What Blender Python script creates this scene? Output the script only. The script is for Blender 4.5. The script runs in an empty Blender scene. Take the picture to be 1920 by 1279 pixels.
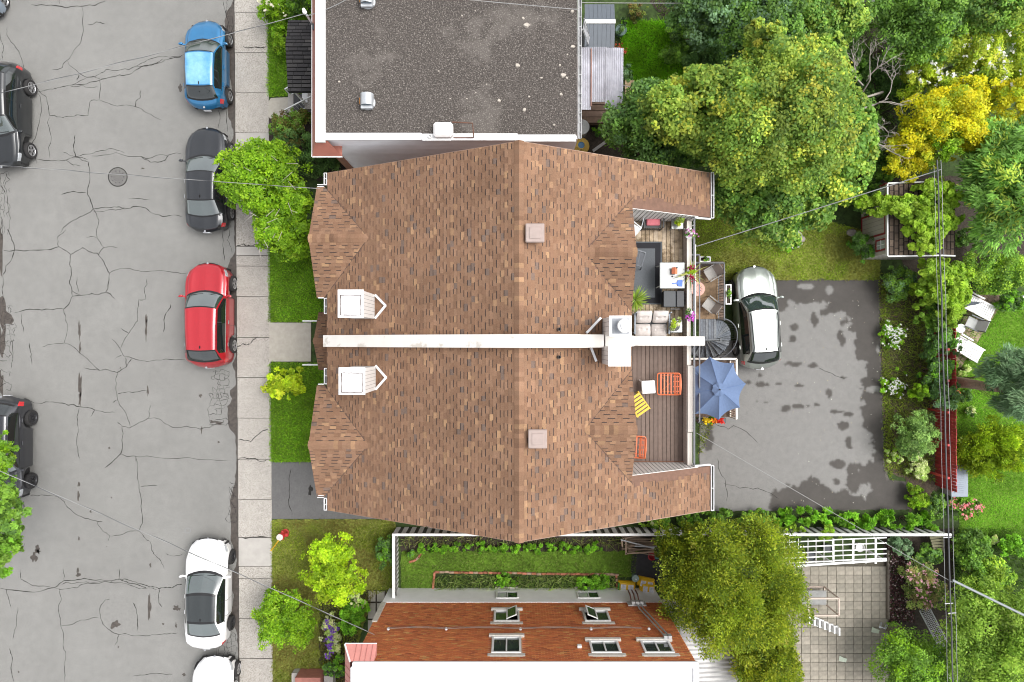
import bpy, math, random
import numpy as np
from mathutils import Matrix, Vector
sc = bpy.context.scene
R = math.radians
rng = np.random.default_rng(7)
random.seed(7)
# ------------------------------------------------------------------ camera, sky, sun, exposure
HC = 30.48          # camera height above the street (m)
FP = 1280.0         # focal length in photograph pixels (1920 px wide)
cd = bpy.data.cameras.new('camera'); cam = bpy.data.objects.new('camera', cd); sc.collection.objects.link(cam)
cam.location = (0, 0, HC); cam.rotation_euler = (0, 0, 0)
cd.sensor_width = 36; cd.lens = 24; cd.clip_start = 0.5; cd.clip_end = 2000
sc.camera = cam
SUN_EL, SUN_AZ = R(60), R(80)            # azimuth: compass-like, measured from +y towards +x
w = bpy.data.worlds.new('World'); sc.world = w; w.use_nodes = True
nt = w.node_tree; nt.nodes.clear()
sky = nt.nodes.new('ShaderNodeTexSky'); sky.sky_type = 'NISHITA'; sky.sun_disc = False
sky.sun_elevation = SUN_EL; sky.sun_rotation = SUN_AZ; sky.dust_density = 4.0; sky.air_density = 1.0; sky.ozone_density = 1.0
hs = nt.nodes.new('ShaderNodeHueSaturation'); hs.inputs['Saturation'].default_value = 0.16   # thin overcast: nearly grey sky
bg = nt.nodes.new('ShaderNodeBackground'); bg.inputs['Strength'].default_value = 0.15
wo = nt.nodes.new('ShaderNodeOutputWorld')
nt.links.new(sky.outputs[0], hs.inputs['Color']); nt.links.new(hs.outputs[0], bg.inputs['Color']); nt.links.new(bg.outputs[0], wo.inputs['Surface'])
sd = bpy.data.lights.new('sun', 'SUN'); sd.energy = 0.9; sd.angle = R(35); sd.color = (1.0, 0.97, 0.93)
sun = bpy.data.objects.new('sun', sd); sc.collection.objects.link(sun)
sdir = Vector((math.sin(SUN_AZ)*math.cos(SUN_EL), math.cos(SUN_AZ)*math.cos(SUN_EL), math.sin(SUN_EL)))
sun.rotation_euler = sdir.to_track_quat('Z', 'Y').to_euler(); sun.location = (20, 10, 40)
sc.cycles.filter_width = 1.05
sc.view_settings.view_transform = 'Standard'; sc.view_settings.look = 'None'
sc.view_settings.exposure = 1.07; sc.view_settings.gamma = 1.0; sc.view_settings.use_curve_mapping = False

# ------------------------------------------------------------------ helpers
def P(px, py, h=0.1):
    k = (HC-h)/FP
    return Vector(((px-960)*k, (639.5-py)*k, h))
def PL(pts, h=0.1): return [P(a, b, h) for a, b in pts]
def S(h): return (HC-h)/FP          # metres per photograph pixel at height h

MATS = {}
def mat(name, col=(.5,.5,.5), rough=.7, metal=0., var=.12, scale=6., bump=0., bscale=40., attr=False, coat=0., spec=.5,
        speck=None, speckscale=60., speckamt=.5, big=0., bigscale=.5, translucent=0., big_col=None, alpha=1.0, trans=0.0):
    if name in MATS: return MATS[name]
    m = bpy.data.materials.new(name); m.use_nodes = True; MATS[name] = m
    t = m.node_tree; N = t.nodes; Lk = t.links; b = N['Principled BSDF']
    b.inputs['Roughness'].default_value = rough; b.inputs['Metallic'].default_value = metal
    b.inputs['Specular IOR Level'].default_value = spec
    b.inputs['Coat Weight'].default_value = coat; b.inputs['Coat Roughness'].default_value = .04
    tc = N.new('ShaderNodeTexCoord')
    if attr:
        a = N.new('ShaderNodeAttribute'); a.attribute_name = 'Col'; cur = a.outputs['Color']
    else:
        rgb = N.new('ShaderNodeRGB'); rgb.outputs[0].default_value = (*col, 1); cur = rgb.outputs[0]
    def noise(s, d=4, rr=.6):
        n = N.new('ShaderNodeTexNoise'); n.inputs['Scale'].default_value = s; n.inputs['Detail'].default_value = d; n.inputs['Roughness'].default_value = rr
        Lk.new(tc.outputs['Object'], n.inputs['Vector']); return n.outputs['Fac']
    def ramp(f, a, b2):
        r = N.new('ShaderNodeMapRange'); r.inputs[1].default_value = a; r.inputs[2].default_value = b2; Lk.new(f, r.inputs[0]); return r.outputs[0]
    def mulv(c, f, lo, hi):
        r = N.new('ShaderNodeMapRange'); r.inputs[1].default_value = .3; r.inputs[2].default_value = .7; r.inputs[3].default_value = lo; r.inputs[4].default_value = hi
        Lk.new(f, r.inputs[0]); v = N.new('ShaderNodeVectorMath'); v.operation = 'SCALE'; Lk.new(c, v.inputs[0]); Lk.new(r.outputs[0], v.inputs['Scale']); return v.outputs[0]
    if var: cur = mulv(cur, noise(scale), 1-var, 1+var)
    if big:
        if big_col:
            mx = N.new('ShaderNodeMix'); mx.data_type = 'RGBA'; Lk.new(ramp(noise(bigscale, 6, .65), .62-big*.3, .62), mx.inputs['Factor']); Lk.new(cur, mx.inputs['A']); mx.inputs['B'].default_value = (*big_col, 1); cur = mx.outputs['Result']
        else: cur = mulv(cur, noise(bigscale, 5, .6), 1-big, 1+big)
    if speck:
        mx = N.new('ShaderNodeMix'); mx.data_type = 'RGBA'
        Lk.new(ramp(noise(speckscale, 2, .7), 1-.42*1.0-speckamt*.15, .66), mx.inputs['Factor']); Lk.new(cur, mx.inputs['A']); mx.inputs['B'].default_value = (*speck, 1); cur = mx.outputs['Result']
    Lk.new(cur, b.inputs['Base Color'])
    if bump:
        bp = N.new('ShaderNodeBump'); bp.inputs['Strength'].default_value = bump; bp.inputs['Distance'].default_value = .02
        Lk.new(noise(bscale, 5, .7), bp.inputs['Height']); Lk.new(bp.outputs[0], b.inputs['Normal'])
    if trans: b.inputs['Transmission Weight'].default_value = trans
    if alpha < 1: b.inputs['Alpha'].default_value = alpha
    if translucent:
        tr = N.new('ShaderNodeBsdfTranslucent'); Lk.new(cur, tr.inputs['Color']); ms = N.new('ShaderNodeMixShader'); ms.inputs[0].default_value = translucent
        Lk.new(b.outputs[0], ms.inputs[1]); Lk.new(tr.outputs[0], ms.inputs[2]); Lk.new(ms.outputs[0], N['Material Output'].inputs['Surface'])
    return m

COL = sc.collection
EMPTIES = {}
def tag(o, label=None, cat=None, group=None, kind=None):
    if label: o['label'] = label
    if cat: o['category'] = cat
    if group: o['group'] = group
    if kind: o['kind'] = kind
    return o
def thing(name, label, cat, loc=(0,0,0), rz=0, group=None):
    o = bpy.data.objects.new(name, None); COL.objects.link(o); o.empty_display_size = .3
    o.location = loc; o.rotation_euler = (0, 0, rz); tag(o, label, cat, group)
    EMPTIES[o.name] = (Matrix.Translation(Vector(loc)) @ Matrix.Rotation(rz, 4, 'Z')).inverted()
    return o
def attach(o, parent, world):
    if parent is not None:
        o.parent = parent
        if world and parent.name in EMPTIES: o.matrix_parent_inverse = EMPTIES[parent.name]

class MB:
    def __init__(s): s.v = []; s.f = []; s.c = []; s.m = []; s.x = Matrix.Identity(4); s.col = (1,1,1); s.mi = 0
    def _add(s, vs, fs):
        o = len(s.v); X = s.x
        s.v += [tuple(X @ Vector(p)) for p in vs]
        for f in fs: s.f.append([o+i for i in f]); s.c.append(s.col); s.m.append(s.mi)
    def poly(s, pts): s._add(pts, [list(range(len(pts)))]); return s
    def box(s, c, d, rz=0, M=None):
        hx, hy, hz = d[0]/2, d[1]/2, d[2]/2
        T = Matrix.Translation(Vector(c)) @ (M if M is not None else Matrix.Rotation(rz, 4, 'Z'))
        vs = [T @ Vector((a*hx, b*hy, e*hz)) for e in (-1,1) for a, b in ((-1,-1),(1,-1),(1,1),(-1,1))]
        s._add(vs, [[3,2,1,0],[4,5,6,7],[0,1,5,4],[1,2,6,5],[2,3,7,6],[3,0,4,7]]); return s
    def bbox(s, c, d, rz=0, bv=.02):
        # box with chamfered top edges
        hx, hy, hz = d[0]/2, d[1]/2, d[2]/2; bv = min(bv, hx*.9, hy*.9, hz*.9)
        T = Matrix.Translation(Vector(c)) @ Matrix.Rotation(rz, 4, 'Z')
        def ring(x, y, z, k=0):
            return [T @ Vector(p) for p in ((-x+k,-y,z),(x-k,-y,z),(x,-y+k,z),(x,y-k,z),(x-k,y,z),(-x+k,y,z),(-x,y-k,z),(-x,-y+k,z))]
        vs = ring(hx,hy,-hz,bv)+ring(hx,hy,hz-bv,bv)+ring(hx-bv,hy-bv,hz,bv*.6)
        fs = [list(range(7,-1,-1)), list(range(16,24))]
        for a in (0, 8):
            for i in range(8): j = (i+1) % 8; fs.append([a+i, a+j, a+8+j, a+8+i])
        s._add(vs, fs); return s
    def prism(s, pts, z0, z1):
        n = len(pts); vs = [(p[0], p[1], z0) for p in pts]+[(p[0], p[1], z1) for p in pts]
        fs = [list(range(n))[::-1], [n+i for i in range(n)]]+[[i, (i+1) % n, n+(i+1) % n, n+i] for i in range(n)]
        s._add(vs, fs); return s
    def hull8(s, b, t):   # bottom quad, top quad
        s._add(list(b)+list(t), [[3,2,1,0],[4,5,6,7],[0,1,5,4],[1,2,6,5],[2,3,7,6],[3,0,4,7]]); return s
    def bar(s, a, b, wd, ht=None):
        a = Vector(a); b = Vector(b); ht = ht or wd; d = b-a; L = d.length
        if L < 1e-6: return s
        q = d.to_track_quat('X', 'Z').to_matrix().to_4x4()
        return s.box((a+b)/2, (L, wd, ht), M=q)
    def tube(s, path, r, seg=8, cap=True):
        path = [Vector(p) for p in path]; n = len(path); rs = r if isinstance(r, (list, tuple)) else [r]*n
        vs = []; up = Vector((0, 0, 1))
        for i, p in enumerate(path):
            d = (path[min(i+1, n-1)]-path[max(i-1, 0)]).normalized()
            a = d.cross(up if abs(d.z) < .95 else Vector((1, 0, 0))).normalized(); b = d.cross(a)
            for k in range(seg):
                an = 2*math.pi*k/seg; vs.append(p+a*math.cos(an)*rs[i]+b*math.sin(an)*rs[i])
        fs = [[i*seg+k, i*seg+(k+1) % seg, (i+1)*seg+(k+1) % seg, (i+1)*seg+k] for i in range(n-1) for k in range(seg)]
        if cap: fs += [list(range(seg)), [(n-1)*seg+k for k in range(seg)][::-1]]
        s._add(vs, fs); return s
    def lathe(s, prof, c=(0,0,0), seg=20, M=None, sx=1, sy=1, cap=True):
        T = Matrix.Translation(Vector(c)) @ (M or Matrix.Identity(4)); vs = []
        for r, z in prof:
            for k in range(seg):
                a = 2*math.pi*k/seg; vs.append(T @ Vector((r*math.cos(a)*sx, r*math.sin(a)*sy, z)))
        n = len(prof); fs = [[i*seg+k, i*seg+(k+1) % seg, (i+1)*seg+(k+1) % seg, (i+1)*seg+k] for i in range(n-1) for k in range(seg)]
        if cap and prof[0][0] > 1e-4: fs.append(list(range(seg))[::-1])
        if cap and prof[-1][0] > 1e-4: fs.append([(n-1)*seg+k for k in range(seg)])
        s._add(vs, fs); return s
    def build(s, name, m, parent=None, world=True, smooth=False, angle=35):
        me = bpy.data.meshes.new(name); me.from_pydata(s.v, [], s.f)
        ms = m if isinstance(m, (list, tuple)) else [m]
        for q in ms: me.materials.append(q)
        if len(ms) > 1: me.polygons.foreach_set('material_index', s.m)
        at = me.attributes.new('Col', 'FLOAT_COLOR', 'FACE')
        at.data.foreach_set('color', np.array([(*c, 1) for c in s.c], dtype=np.float32).ravel())
        if smooth:
            me.polygons.foreach_set('use_smooth', [True]*len(me.polygons)); me.set_sharp_from_angle(angle=R(angle))
        me.update(); o = bpy.data.objects.new(name, me); COL.objects.link(o); attach(o, parent, world); return o

def struct(name, mb, m, parent=None, smooth=False):
    o = mb.build(name, m, parent, smooth=smooth)
    if parent is None: o['kind'] = 'structure'
    return o
def single(name, label, cat, mb, m, group=None, smooth=False):
    return tag(mb.build(name, m, None, smooth=smooth), label, cat, group)
def dup(root, loc, rz, label=None, group=None):
    r = root.copy(); COL.objects.link(r); r.location = loc; r.rotation_euler = (0, 0, rz)
    if label: r['label'] = label
    if group: r['group'] = group
    def rec(src, dst):
        for ch in list(src.children):
            if ch.get('_dup'): continue
            c = ch.copy(); COL.objects.link(c); c.parent = dst; rec(ch, c)
    rec(root, r); return r

def fast_quads(name, V, C, m, parent=None, world=True):
    # V (N,4,3) quads, C (N,3) colours
    n = len(V); me = bpy.data.meshes.new(name)
    me.vertices.add(n*4); me.vertices.foreach_set('co', np.ascontiguousarray(V, dtype=np.float32).ravel())
    me.loops.add(n*4); me.loops.foreach_set('vertex_index', np.arange(n*4, dtype=np.int32))
    me.polygons.add(n); me.polygons.foreach_set('loop_start', np.arange(0, n*4, 4, dtype=np.int32))
    try: me.polygons.foreach_set('loop_total', np.full(n, 4, dtype=np.int32))
    except Exception: pass
    at = me.attributes.new('Col', 'FLOAT_COLOR', 'FACE')
    at.data.foreach_set('color', np.concatenate([C, np.ones((n, 1))], 1).astype(np.float32).ravel())
    me.materials.append(m); me.update(calc_edges=True); me.validate()
    o = bpy.data.objects.new(name, me); COL.objects.link(o); attach(o, parent, world); return o
def unit(v): return v/np.maximum(np.linalg.norm(v, axis=-1, keepdims=True), 1e-9)
def leaf_quads(Pt, Nr, size, aspect=.55, along=None, fold=.12):
    n = len(Pt); r = rng.normal(size=(n, 3)) if along is None else along
    t = unit(np.cross(Nr, r) if along is None else r-Nr*np.sum(r*Nr, 1, keepdims=True)*0.0)
    b = unit(np.cross(Nr, t)); s = size[:, None]
    tip = Pt+t*s*.55-Nr*s*fold; base = Pt-t*s*.45-Nr*s*fold*.6
    return np.stack([base, Pt+b*s*aspect*.5, tip, Pt-b*s*aspect*.5], 1)
def pick_cols(n, pal, jit=.16):
    pal = np.array(pal); wts = pal[:, 3]/pal[:, 3].sum(); k = rng.choice(len(pal), n, p=wts)
    return np.clip(pal[k, :3]*(1+rng.normal(size=(n, 1))*jit), .002, .9)

LEAF_GAIN = 1.5
leafM = mat('leaf', attr=True, rough=.55, var=.0, translucent=.42, spec=.3)
flowerM = mat('petal', attr=True, rough=.7, var=.0, translucent=.25, spec=.2)
barkM = mat('bark', (.14,.10,.075), rough=.9, var=.3, scale=14, bump=.5, bscale=30)
deadM = mat('dead_wood', (.36,.32,.29), rough=.9, var=.2)

def crown_points(c, rad, n, lumps, lump_r, flat=0., seed=0, low=-.25, shell=(.35, 1.05), per=70, M=None):
    """leaf positions: lobes of the crown, twig clusters on the lobes, leaves in the clusters"""
    g = np.random.default_rng(seed); rad = np.array(rad, float)
    d = unit(g.normal(size=(lumps*4, 3))); d = d[d[:, 2] > low][:lumps]
    fr = g.uniform(.30, 1.0, (len(d), 1))**.6
    LC = d*fr*rad*(1-lump_r*.75); LR = g.uniform(.6, 1.35, len(d))*lump_r; Rm = float(np.mean(rad[:2])); Rz = min(float(rad[2]), Rm)
    M = M or max(10, n//per); kk = g.choice(len(LC), M, p=LR**2/np.sum(LR**2))
    e2 = unit(g.normal(size=(M, 3))+np.array([0, 0, .5])); SC = LC[kk]+e2*(LR[kk]*Rm)[:, None]*np.array([1, 1, Rz/Rm])*g.uniform(.55, 1.22, (M, 1))
    rs = np.clip(Rm*.17, .07, .36)*g.uniform(.5, 1.45, M); idx = g.choice(M, n, p=rs**2/np.sum(rs**2))
    f = unit(g.normal(size=(n, 3))+.55*e2[idx]+np.array([0, 0, .35])); pts = SC[idx]+f*rs[idx][:, None]*g.uniform(shell[0], shell[1], (n, 1))*np.array([1, 1, .8])
    e = unit(f*.5+e2[idx]*.6)
    q = np.linalg.norm(pts/rad, axis=1); big = q > 1.1
    pts[big] *= (1.1/q[big])[:, None]*g.uniform(.9, 1.0, (big.sum(), 1))
    return pts+np.array(c), e, (kk[idx], idx), LC+np.array(c), LR

def tint(k, seed, amt=.22):
    g = np.random.default_rng(seed+99); t = g.normal(size=(k[0].max()+1, 1))*amt; u = g.normal(size=(k[1].max()+1, 1))*amt*.9
    return np.clip(1+t[k[0]]+u[k[1]], .5, 1.6)

def foliage(part_name, parent, c, rad, n, leaf, pal, lumps=40, lump_r=.33, seed=0, aspect=.6, style='broad', low=-.25, lump_tint=.18, m=None, flowers=None, world=True):
    n = int(n); pts, e, k, LC, LR = crown_points(c, rad, n, lumps, lump_r, seed=seed, low=low)
    pts[:, 2] = np.maximum(pts[:, 2], .14)
    sz = leaf*rng.uniform(.65, 1.35, n)
    pa = np.array(pal); gk = np.random.default_rng(seed+7); ck = gk.choice(len(pa), k[1].max()+1, p=pa[:, 3]/pa[:, 3].sum())
    cols = np.where(rng.uniform(size=(n, 1)) < .68, pa[ck[k[1]], :3]*(1+rng.normal(size=(n, 1))*.09), pick_cols(n, pal, .10))*tint(k, seed, lump_tint)*LEAF_GAIN
    if style == 'broad':
        nr = unit(e*.7+rng.normal(size=(n, 3))*.55+np.array([0, 0, .55])); V = leaf_quads(pts, nr, sz, aspect)
    elif style == 'needle':
        al = unit(e+rng.normal(size=(n, 3))*.5+np.array([0, 0, .35])); nr = unit(np.cross(al, rng.normal(size=(n, 3)))); V = leaf_quads(pts, nr, sz*1.5, aspect, along=al, fold=0)
    elif style == 'drape':
        al = unit(e*np.array([1, 1, .2])+rng.normal(size=(n, 3))*.35+np.array([0, 0, -.45])); nr = unit(np.cross(np.cross(al, np.array([0, 0, 1.])), al)+rng.normal(size=(n, 3))*.3); V = leaf_quads(pts, nr, sz*1.6, aspect, along=al, fold=.05)
    o = fast_quads(part_name, V, np.clip(cols, .002, .9), m or leafM, parent, world)
    if flowers:
        for fname, num, fs, fpal in flowers:
            fp, fe, fk, _, _ = crown_points(c, [r*1.02 for r in rad], num*4, lumps, lump_r, seed=seed, low=low, shell=(1.0, 1.2), M=max(10, n//70))
            sel = np.argsort(-(fp[:, 2]+rng.normal(size=len(fp))*rad[2]*.8))[:num]; fp = fp[sel]
            fp = np.repeat(fp, 6, 0)+rng.normal(size=(num*6, 3))*fs*.35; fp[:, 2] += fs*.5+.08
            V2 = leaf_quads(fp, unit(rng.normal(size=fp.shape)*.6+np.array([0, 0, 1.])), np.full(len(fp), fs)*rng.uniform(.6, 1.1, len(fp)), .85)
            fo = fast_quads(fname, V2, pick_cols(len(fp), fpal, .08), flowerM, parent, world); fo['kind'] = 'stuff'
    return o, LC

def plant(name, label, cat, px, py, rx, ry, top, bot, n, leaf, pal, lumps=40, lump_r=.33, seed=0, aspect=.6, style='broad', trunk=.0, group=None,
          low=-.25, lump_tint=.18, flowers=None, lobes=None, crown_name='crown', limbs=7):
    """crown given by its outline in the photograph and its real heights; trunk radius 0 = shrub stems"""
    hm = bot+.5*(top-bot); c = P(px, py, hm); k = S(hm)
    root = thing(name, label, cat, (c.x, c.y, .1), 0, group)
    rad = (rx*k*1.03, ry*k*1.03, (top-bot)/2)
    o, LC = foliage(crown_name, root, c, rad, n, leaf, pal, lumps, lump_r, seed, aspect, style, low, lump_tint, flowers=flowers)
    g = np.random.default_rng(seed+5); mb = MB()
    tr = trunk if trunk else .025
    if trunk:
        zt = bot+.75*(top-bot)
        mb.tube([(c.x, c.y, .05), (c.x+g.normal()*.05, c.y+g.normal()*.05, bot*.6+.2), (c.x+g.normal()*.1, c.y+g.normal()*.1, c.z), (c.x, c.y, zt)], [tr*1.25, tr, tr*.7, tr*.25], 9)
        mb.build('trunk', barkM, root, smooth=True)
        lb = MB()
        for q in g.choice(len(LC), min(limbs, len(LC)), replace=False):
            e = LC[q]; s0 = Vector((c.x, c.y, bot+(max(e[2], bot+.3)-bot)*.4)); mid = (s0+Vector(e))/2+Vector(g.normal(size=3)*.12)
            lb.tube([s0, mid, Vector(e)], [tr*.5, tr*.32, tr*.1], 6)
        lb.build('limbs', barkM, root, smooth=True)
    else:
        for q in g.choice(len(LC), min(7, len(LC)), replace=False):
            e = LC[q]; mb.tube([(c.x+g.normal()*.04, c.y+g.normal()*.04, .05), ((c.x+e[0])/2, (c.y+e[1])/2, e[2]*.5), tuple(e)], [.02, .014, .006], 5)
        mb.build('stem', barkM, root)
    return root

def in_poly(x, y, poly):
    x = np.asarray(x); y = np.asarray(y); ins = np.zeros(x.shape, bool); n = len(poly); j = n-1
    for i in range(n):
        xi, yi = poly[i][0], poly[i][1]; xj, yj = poly[j][0], poly[j][1]
        cnd = ((yi > y) != (yj > y)) & (x < (xj-xi)*(y-yi)/(yj-yi+1e-12)+xi); ins ^= cnd; j = i
    return ins
def scatter(poly, n, g=rng):
    a = np.array([(p[0], p[1]) for p in poly]); lo = a.min(0); hi = a.max(0); out = []
    tot = 0
    while tot < n:
        q = g.uniform(lo, hi, (n*2, 2)); q = q[in_poly(q[:, 0], q[:, 1], poly)]; out.append(q); tot += len(q)
        if len(q) == 0: break
    return np.concatenate(out)[:n]
def vnoise(x, y, s, seed=0, octv=4):
    x = np.asarray(x, float); y = np.asarray(y, float); out = np.zeros(x.shape); amp = 1.; tot = 0.
    g = np.random.default_rng(seed); T = g.uniform(size=(256, 256)); f = 1./s
    for o in range(octv):
        X = x*f+o*17.3+1000; Y = y*f+o*9.1+1000; xi = np.floor(X).astype(int); yi = np.floor(Y).astype(int); u = X-xi; v = Y-yi; u = u*u*(3-2*u); v = v*v*(3-2*v)
        a = T[xi % 256, yi % 256]; b = T[(xi+1) % 256, yi % 256]; c = T[xi % 256, (yi+1) % 256]; d = T[(xi+1) % 256, (yi+1) % 256]
        out += amp*(a*(1-u)*(1-v)+b*u*(1-v)+c*(1-u)*v+d*u*v); tot += amp; amp *= .55; f *= 2.
    return out/tot
def rough_poly(pts, amp=.05, step=.15, seed=0):
    """polygon outline with a naturally uneven edge"""
    g = np.random.default_rng(seed); out = []; n = len(pts)
    for i in range(n):
        a = Vector(pts[i]); b = Vector(pts[(i+1) % n]); L = (b-a).length; k = max(1, int(L/step))
        for j in range(k):
            q = a.lerp(b, j/k); out.append(Vector((q.x+g.normal()*amp, q.y+g.normal()*amp, q.z)))
    return out
def grass(name, label, poly, dens, hgt, pal, z=.12, seed=0, patch=None):
    a = np.array([(p[0], p[1]) for p in poly]); x, y = a[:, 0], a[:, 1]
    area = abs(np.sum(x*np.roll(y, -1)-np.roll(x, -1)*y))/2; n = int(area*dens)
    q = scatter(poly, n); n = len(q)
    h = hgt*rng.uniform(.5, 1.4, n)*(.7+.6*vnoise(q[:, 0], q[:, 1], .5, seed))
    lean = rng.normal(size=(n, 2))*.55*h[:, None]; an = rng.uniform(0, 6.28, n); wd = rng.uniform(.006, .016, n)
    base = np.stack([q[:, 0], q[:, 1], np.full(n, z)], 1); dx = np.stack([np.cos(an)*wd, np.sin(an)*wd, np.zeros(n)], 1)
    tip = base+np.stack([lean[:, 0], lean[:, 1], h], 1); mid = (base+tip)/2+np.array([0, 0, .15])*h[:, None]
    V = np.stack([base-dx, base+dx, tip, mid-dx*.8], 1)
    pn = vnoise(q[:, 0], q[:, 1], .9, seed+3)[:, None]; c = pick_cols(n, pal)*(.50+1.05*pn)*2.5
    if patch is not None:
        f = np.clip((vnoise(q[:, 0], q[:, 1], 1.1, seed+8)-.47)*7, 0, 1)[:, None]; c = c*(1-f*.75)+np.array(patch)*2.0*f*.75
    o = fast_quads(name, V, np.clip(c, .003, .9), leafM); return tag(o, label, 'grass', kind='stuff')
# ------------------------------------------------------------------ the setting: ground, road, pavement, lawns, parking lot
asphaltM = mat('asphalt', (.212,.209,.198), rough=.92, var=.07, scale=3, bump=.5, bscale=140, big=.09, bigscale=.35, speck=(.11,.108,.10), speckscale=48, speckamt=.6)
crackM = mat('crack', (.022,.020,.018), rough=1, var=.3, scale=20)
wetM = mat('damp_asphalt', (.062,.052,.045), rough=.55, var=.35, scale=6, spec=.4)
concM = mat('concrete', (.41,.385,.35), rough=.9, var=.09, scale=4, bump=.3, bscale=90, speck=(.16,.14,.12), speckscale=38, speckamt=.85)
conc2M = mat('smooth_concrete', (.37,.35,.325), rough=.9, var=.08, scale=3, bump=.15, bscale=90)
walkM = mat('walk_concrete', (.36,.335,.29), rough=.9, var=.10, scale=5, bump=.3, bscale=120)
soilM = mat('soil', (.075,.055,.038), rough=1, var=.4, scale=9, bump=.8, bscale=60, speck=(.16,.13,.09), speckscale=45, speckamt=.3)
darksoilM = mat('dark_soil', (.035,.027,.020), rough=1, var=.4, scale=9, bump=.8, bscale=60, speck=(.10,.08,.06), speckscale=50, speckamt=.2)
turfM = mat('turf', (.10,.19,.014), rough=1, var=.3, scale=12, bump=.6, bscale=80, big=.25, bigscale=1.2)
dryturfM = mat('dry_turf', (.17,.19,.035), rough=1, var=.3, scale=10, bump=.6, bscale=80, big=.25, bigscale=1.2)
understoryM = mat('understory', (.035,.060,.014), rough=1, var=.5, scale=6, bump=.6, bscale=40)

g = MB(); g.poly([(-400,-400,-.06), (400,-400,-.06), (400,400,-.06), (-400,400,-.06)]); struct('ground', g, understoryM)
KT, KB = -12.36, -12.13                     # kerb line at the top and bottom of the view
def kx(y): return KT+(15.2-y)/30.4*(KB-KT)
g = MB(); g.poly([(-32,-60,0), (kx(-60),-60,0), (kx(60),60,0), (-32,60,0)]); road = struct('road', g, asphaltM)
g = MB(); g.box((-22.95-.09, 0, 0.05), (.16, 120, .16)); struct('far_kerb', g, conc2M)
g = MB(); g.box((-24.4, 0, 0.05), (2.6, 120, .14)); struct('far_pavement', g, conc2M)

def crack_line(mb, pts, wd, gseed, z=.004, jit=.05):
    gg = np.random.default_rng(gseed); q = [Vector((p.x, p.y, z)) for p in pts]
    for _ in range(3):
        o = [q[0]]
        for a, b in zip(q[:-1], q[1:]):
            L = (b-a).length
            if L > .12:
                m = (a+b)/2; d = Vector((-(b-a).y, (b-a).x, 0)).normalized(); m = m+d*gg.normal()*L*jit*1.3; o.append(m)
            o.append(b)
        q = o
    prev = None
    for i, p in enumerate(q):
        d = (q[min(i+1, len(q)-1)]-q[max(i-1, 0)]); d.z = 0
        if d.length < 1e-6: continue
        nn = Vector((-d.y, d.x, 0)).normalized(); ww = wd*gg.uniform(.35, 1.25)*(.4 if i in (0, len(q)-1) else 1)
        cur = (p+nn*ww/2, p-nn*ww/2)
        if prev: mb.poly([prev[0], cur[0], cur[1], prev[1]])
        prev = cur
Z1 = 520/1512
CR = []
def addc(off, sc_, *ls):
    for l in ls: CR.append([(x*sc_, off+y*sc_) for x, y in l])
addc(0, Z1,
 [(170,25),(390,35),(520,30),(575,5)], [(325,20),(322,-20)], [(445,30),(455,170),(440,235),(365,330),(340,370),(285,378)], [(480,135),(570,128)],
 [(365,330),(430,400),(470,420),(545,430),(540,545),(490,555),(480,630),(400,635),(310,638),(270,630),(265,580),(250,525),(215,500),(165,400),(130,385),(60,230),(40,150)],
 [(0,180),(20,260),(15,330)], [(430,405),(420,440)],
 [(200,500),(300,483),(385,465),(470,425),(530,410),(580,378),(740,362),(800,330),(920,312),(1000,298)], [(385,468),(450,465),(535,475)], [(400,462),(545,438),(640,412),(740,382),(880,342),(985,312)], [(745,362),(850,345),(890,320)],
 [(540,545),(640,580),(740,582),(800,615),(885,655)], [(740,582),(742,550),(765,535),(765,495)], [(205,505),(205,700),(203,900)], [(270,640),(272,860)],
 [(410,735),(412,855),(485,885),(490,985),(475,1060),(510,1140),(430,1185),(330,1270)],
 [(205,870),(360,873),(415,855),(495,840),(560,820),(680,835)], [(495,850),(770,853),(990,840)], [(770,855),(820,885),(900,875),(920,848)], [(360,873),(400,900),(440,905)], [(345,830),(415,858),(480,870)],
 [(510,1140),(620,1128),(680,1140),(730,1125),(850,1170),(990,1182)], [(505,1150),(580,1148),(680,1130)], [(510,1140),(540,1200),(525,1275)], [(335,1060),(470,1050)], [(700,1080),(820,1092)],
 [(30,940),(55,980),(25,1020),(40,1100),(40,1279)], [(0,1010),(30,1060)], [(0,1120),(14,1200),(8,1290)], [(1215,0),(1240,100),(1255,160)], [(1240,130),(1225,200)], [(1235,600),(1240,720)], [(1190,600),(1200,640),(1190,700)])
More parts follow.
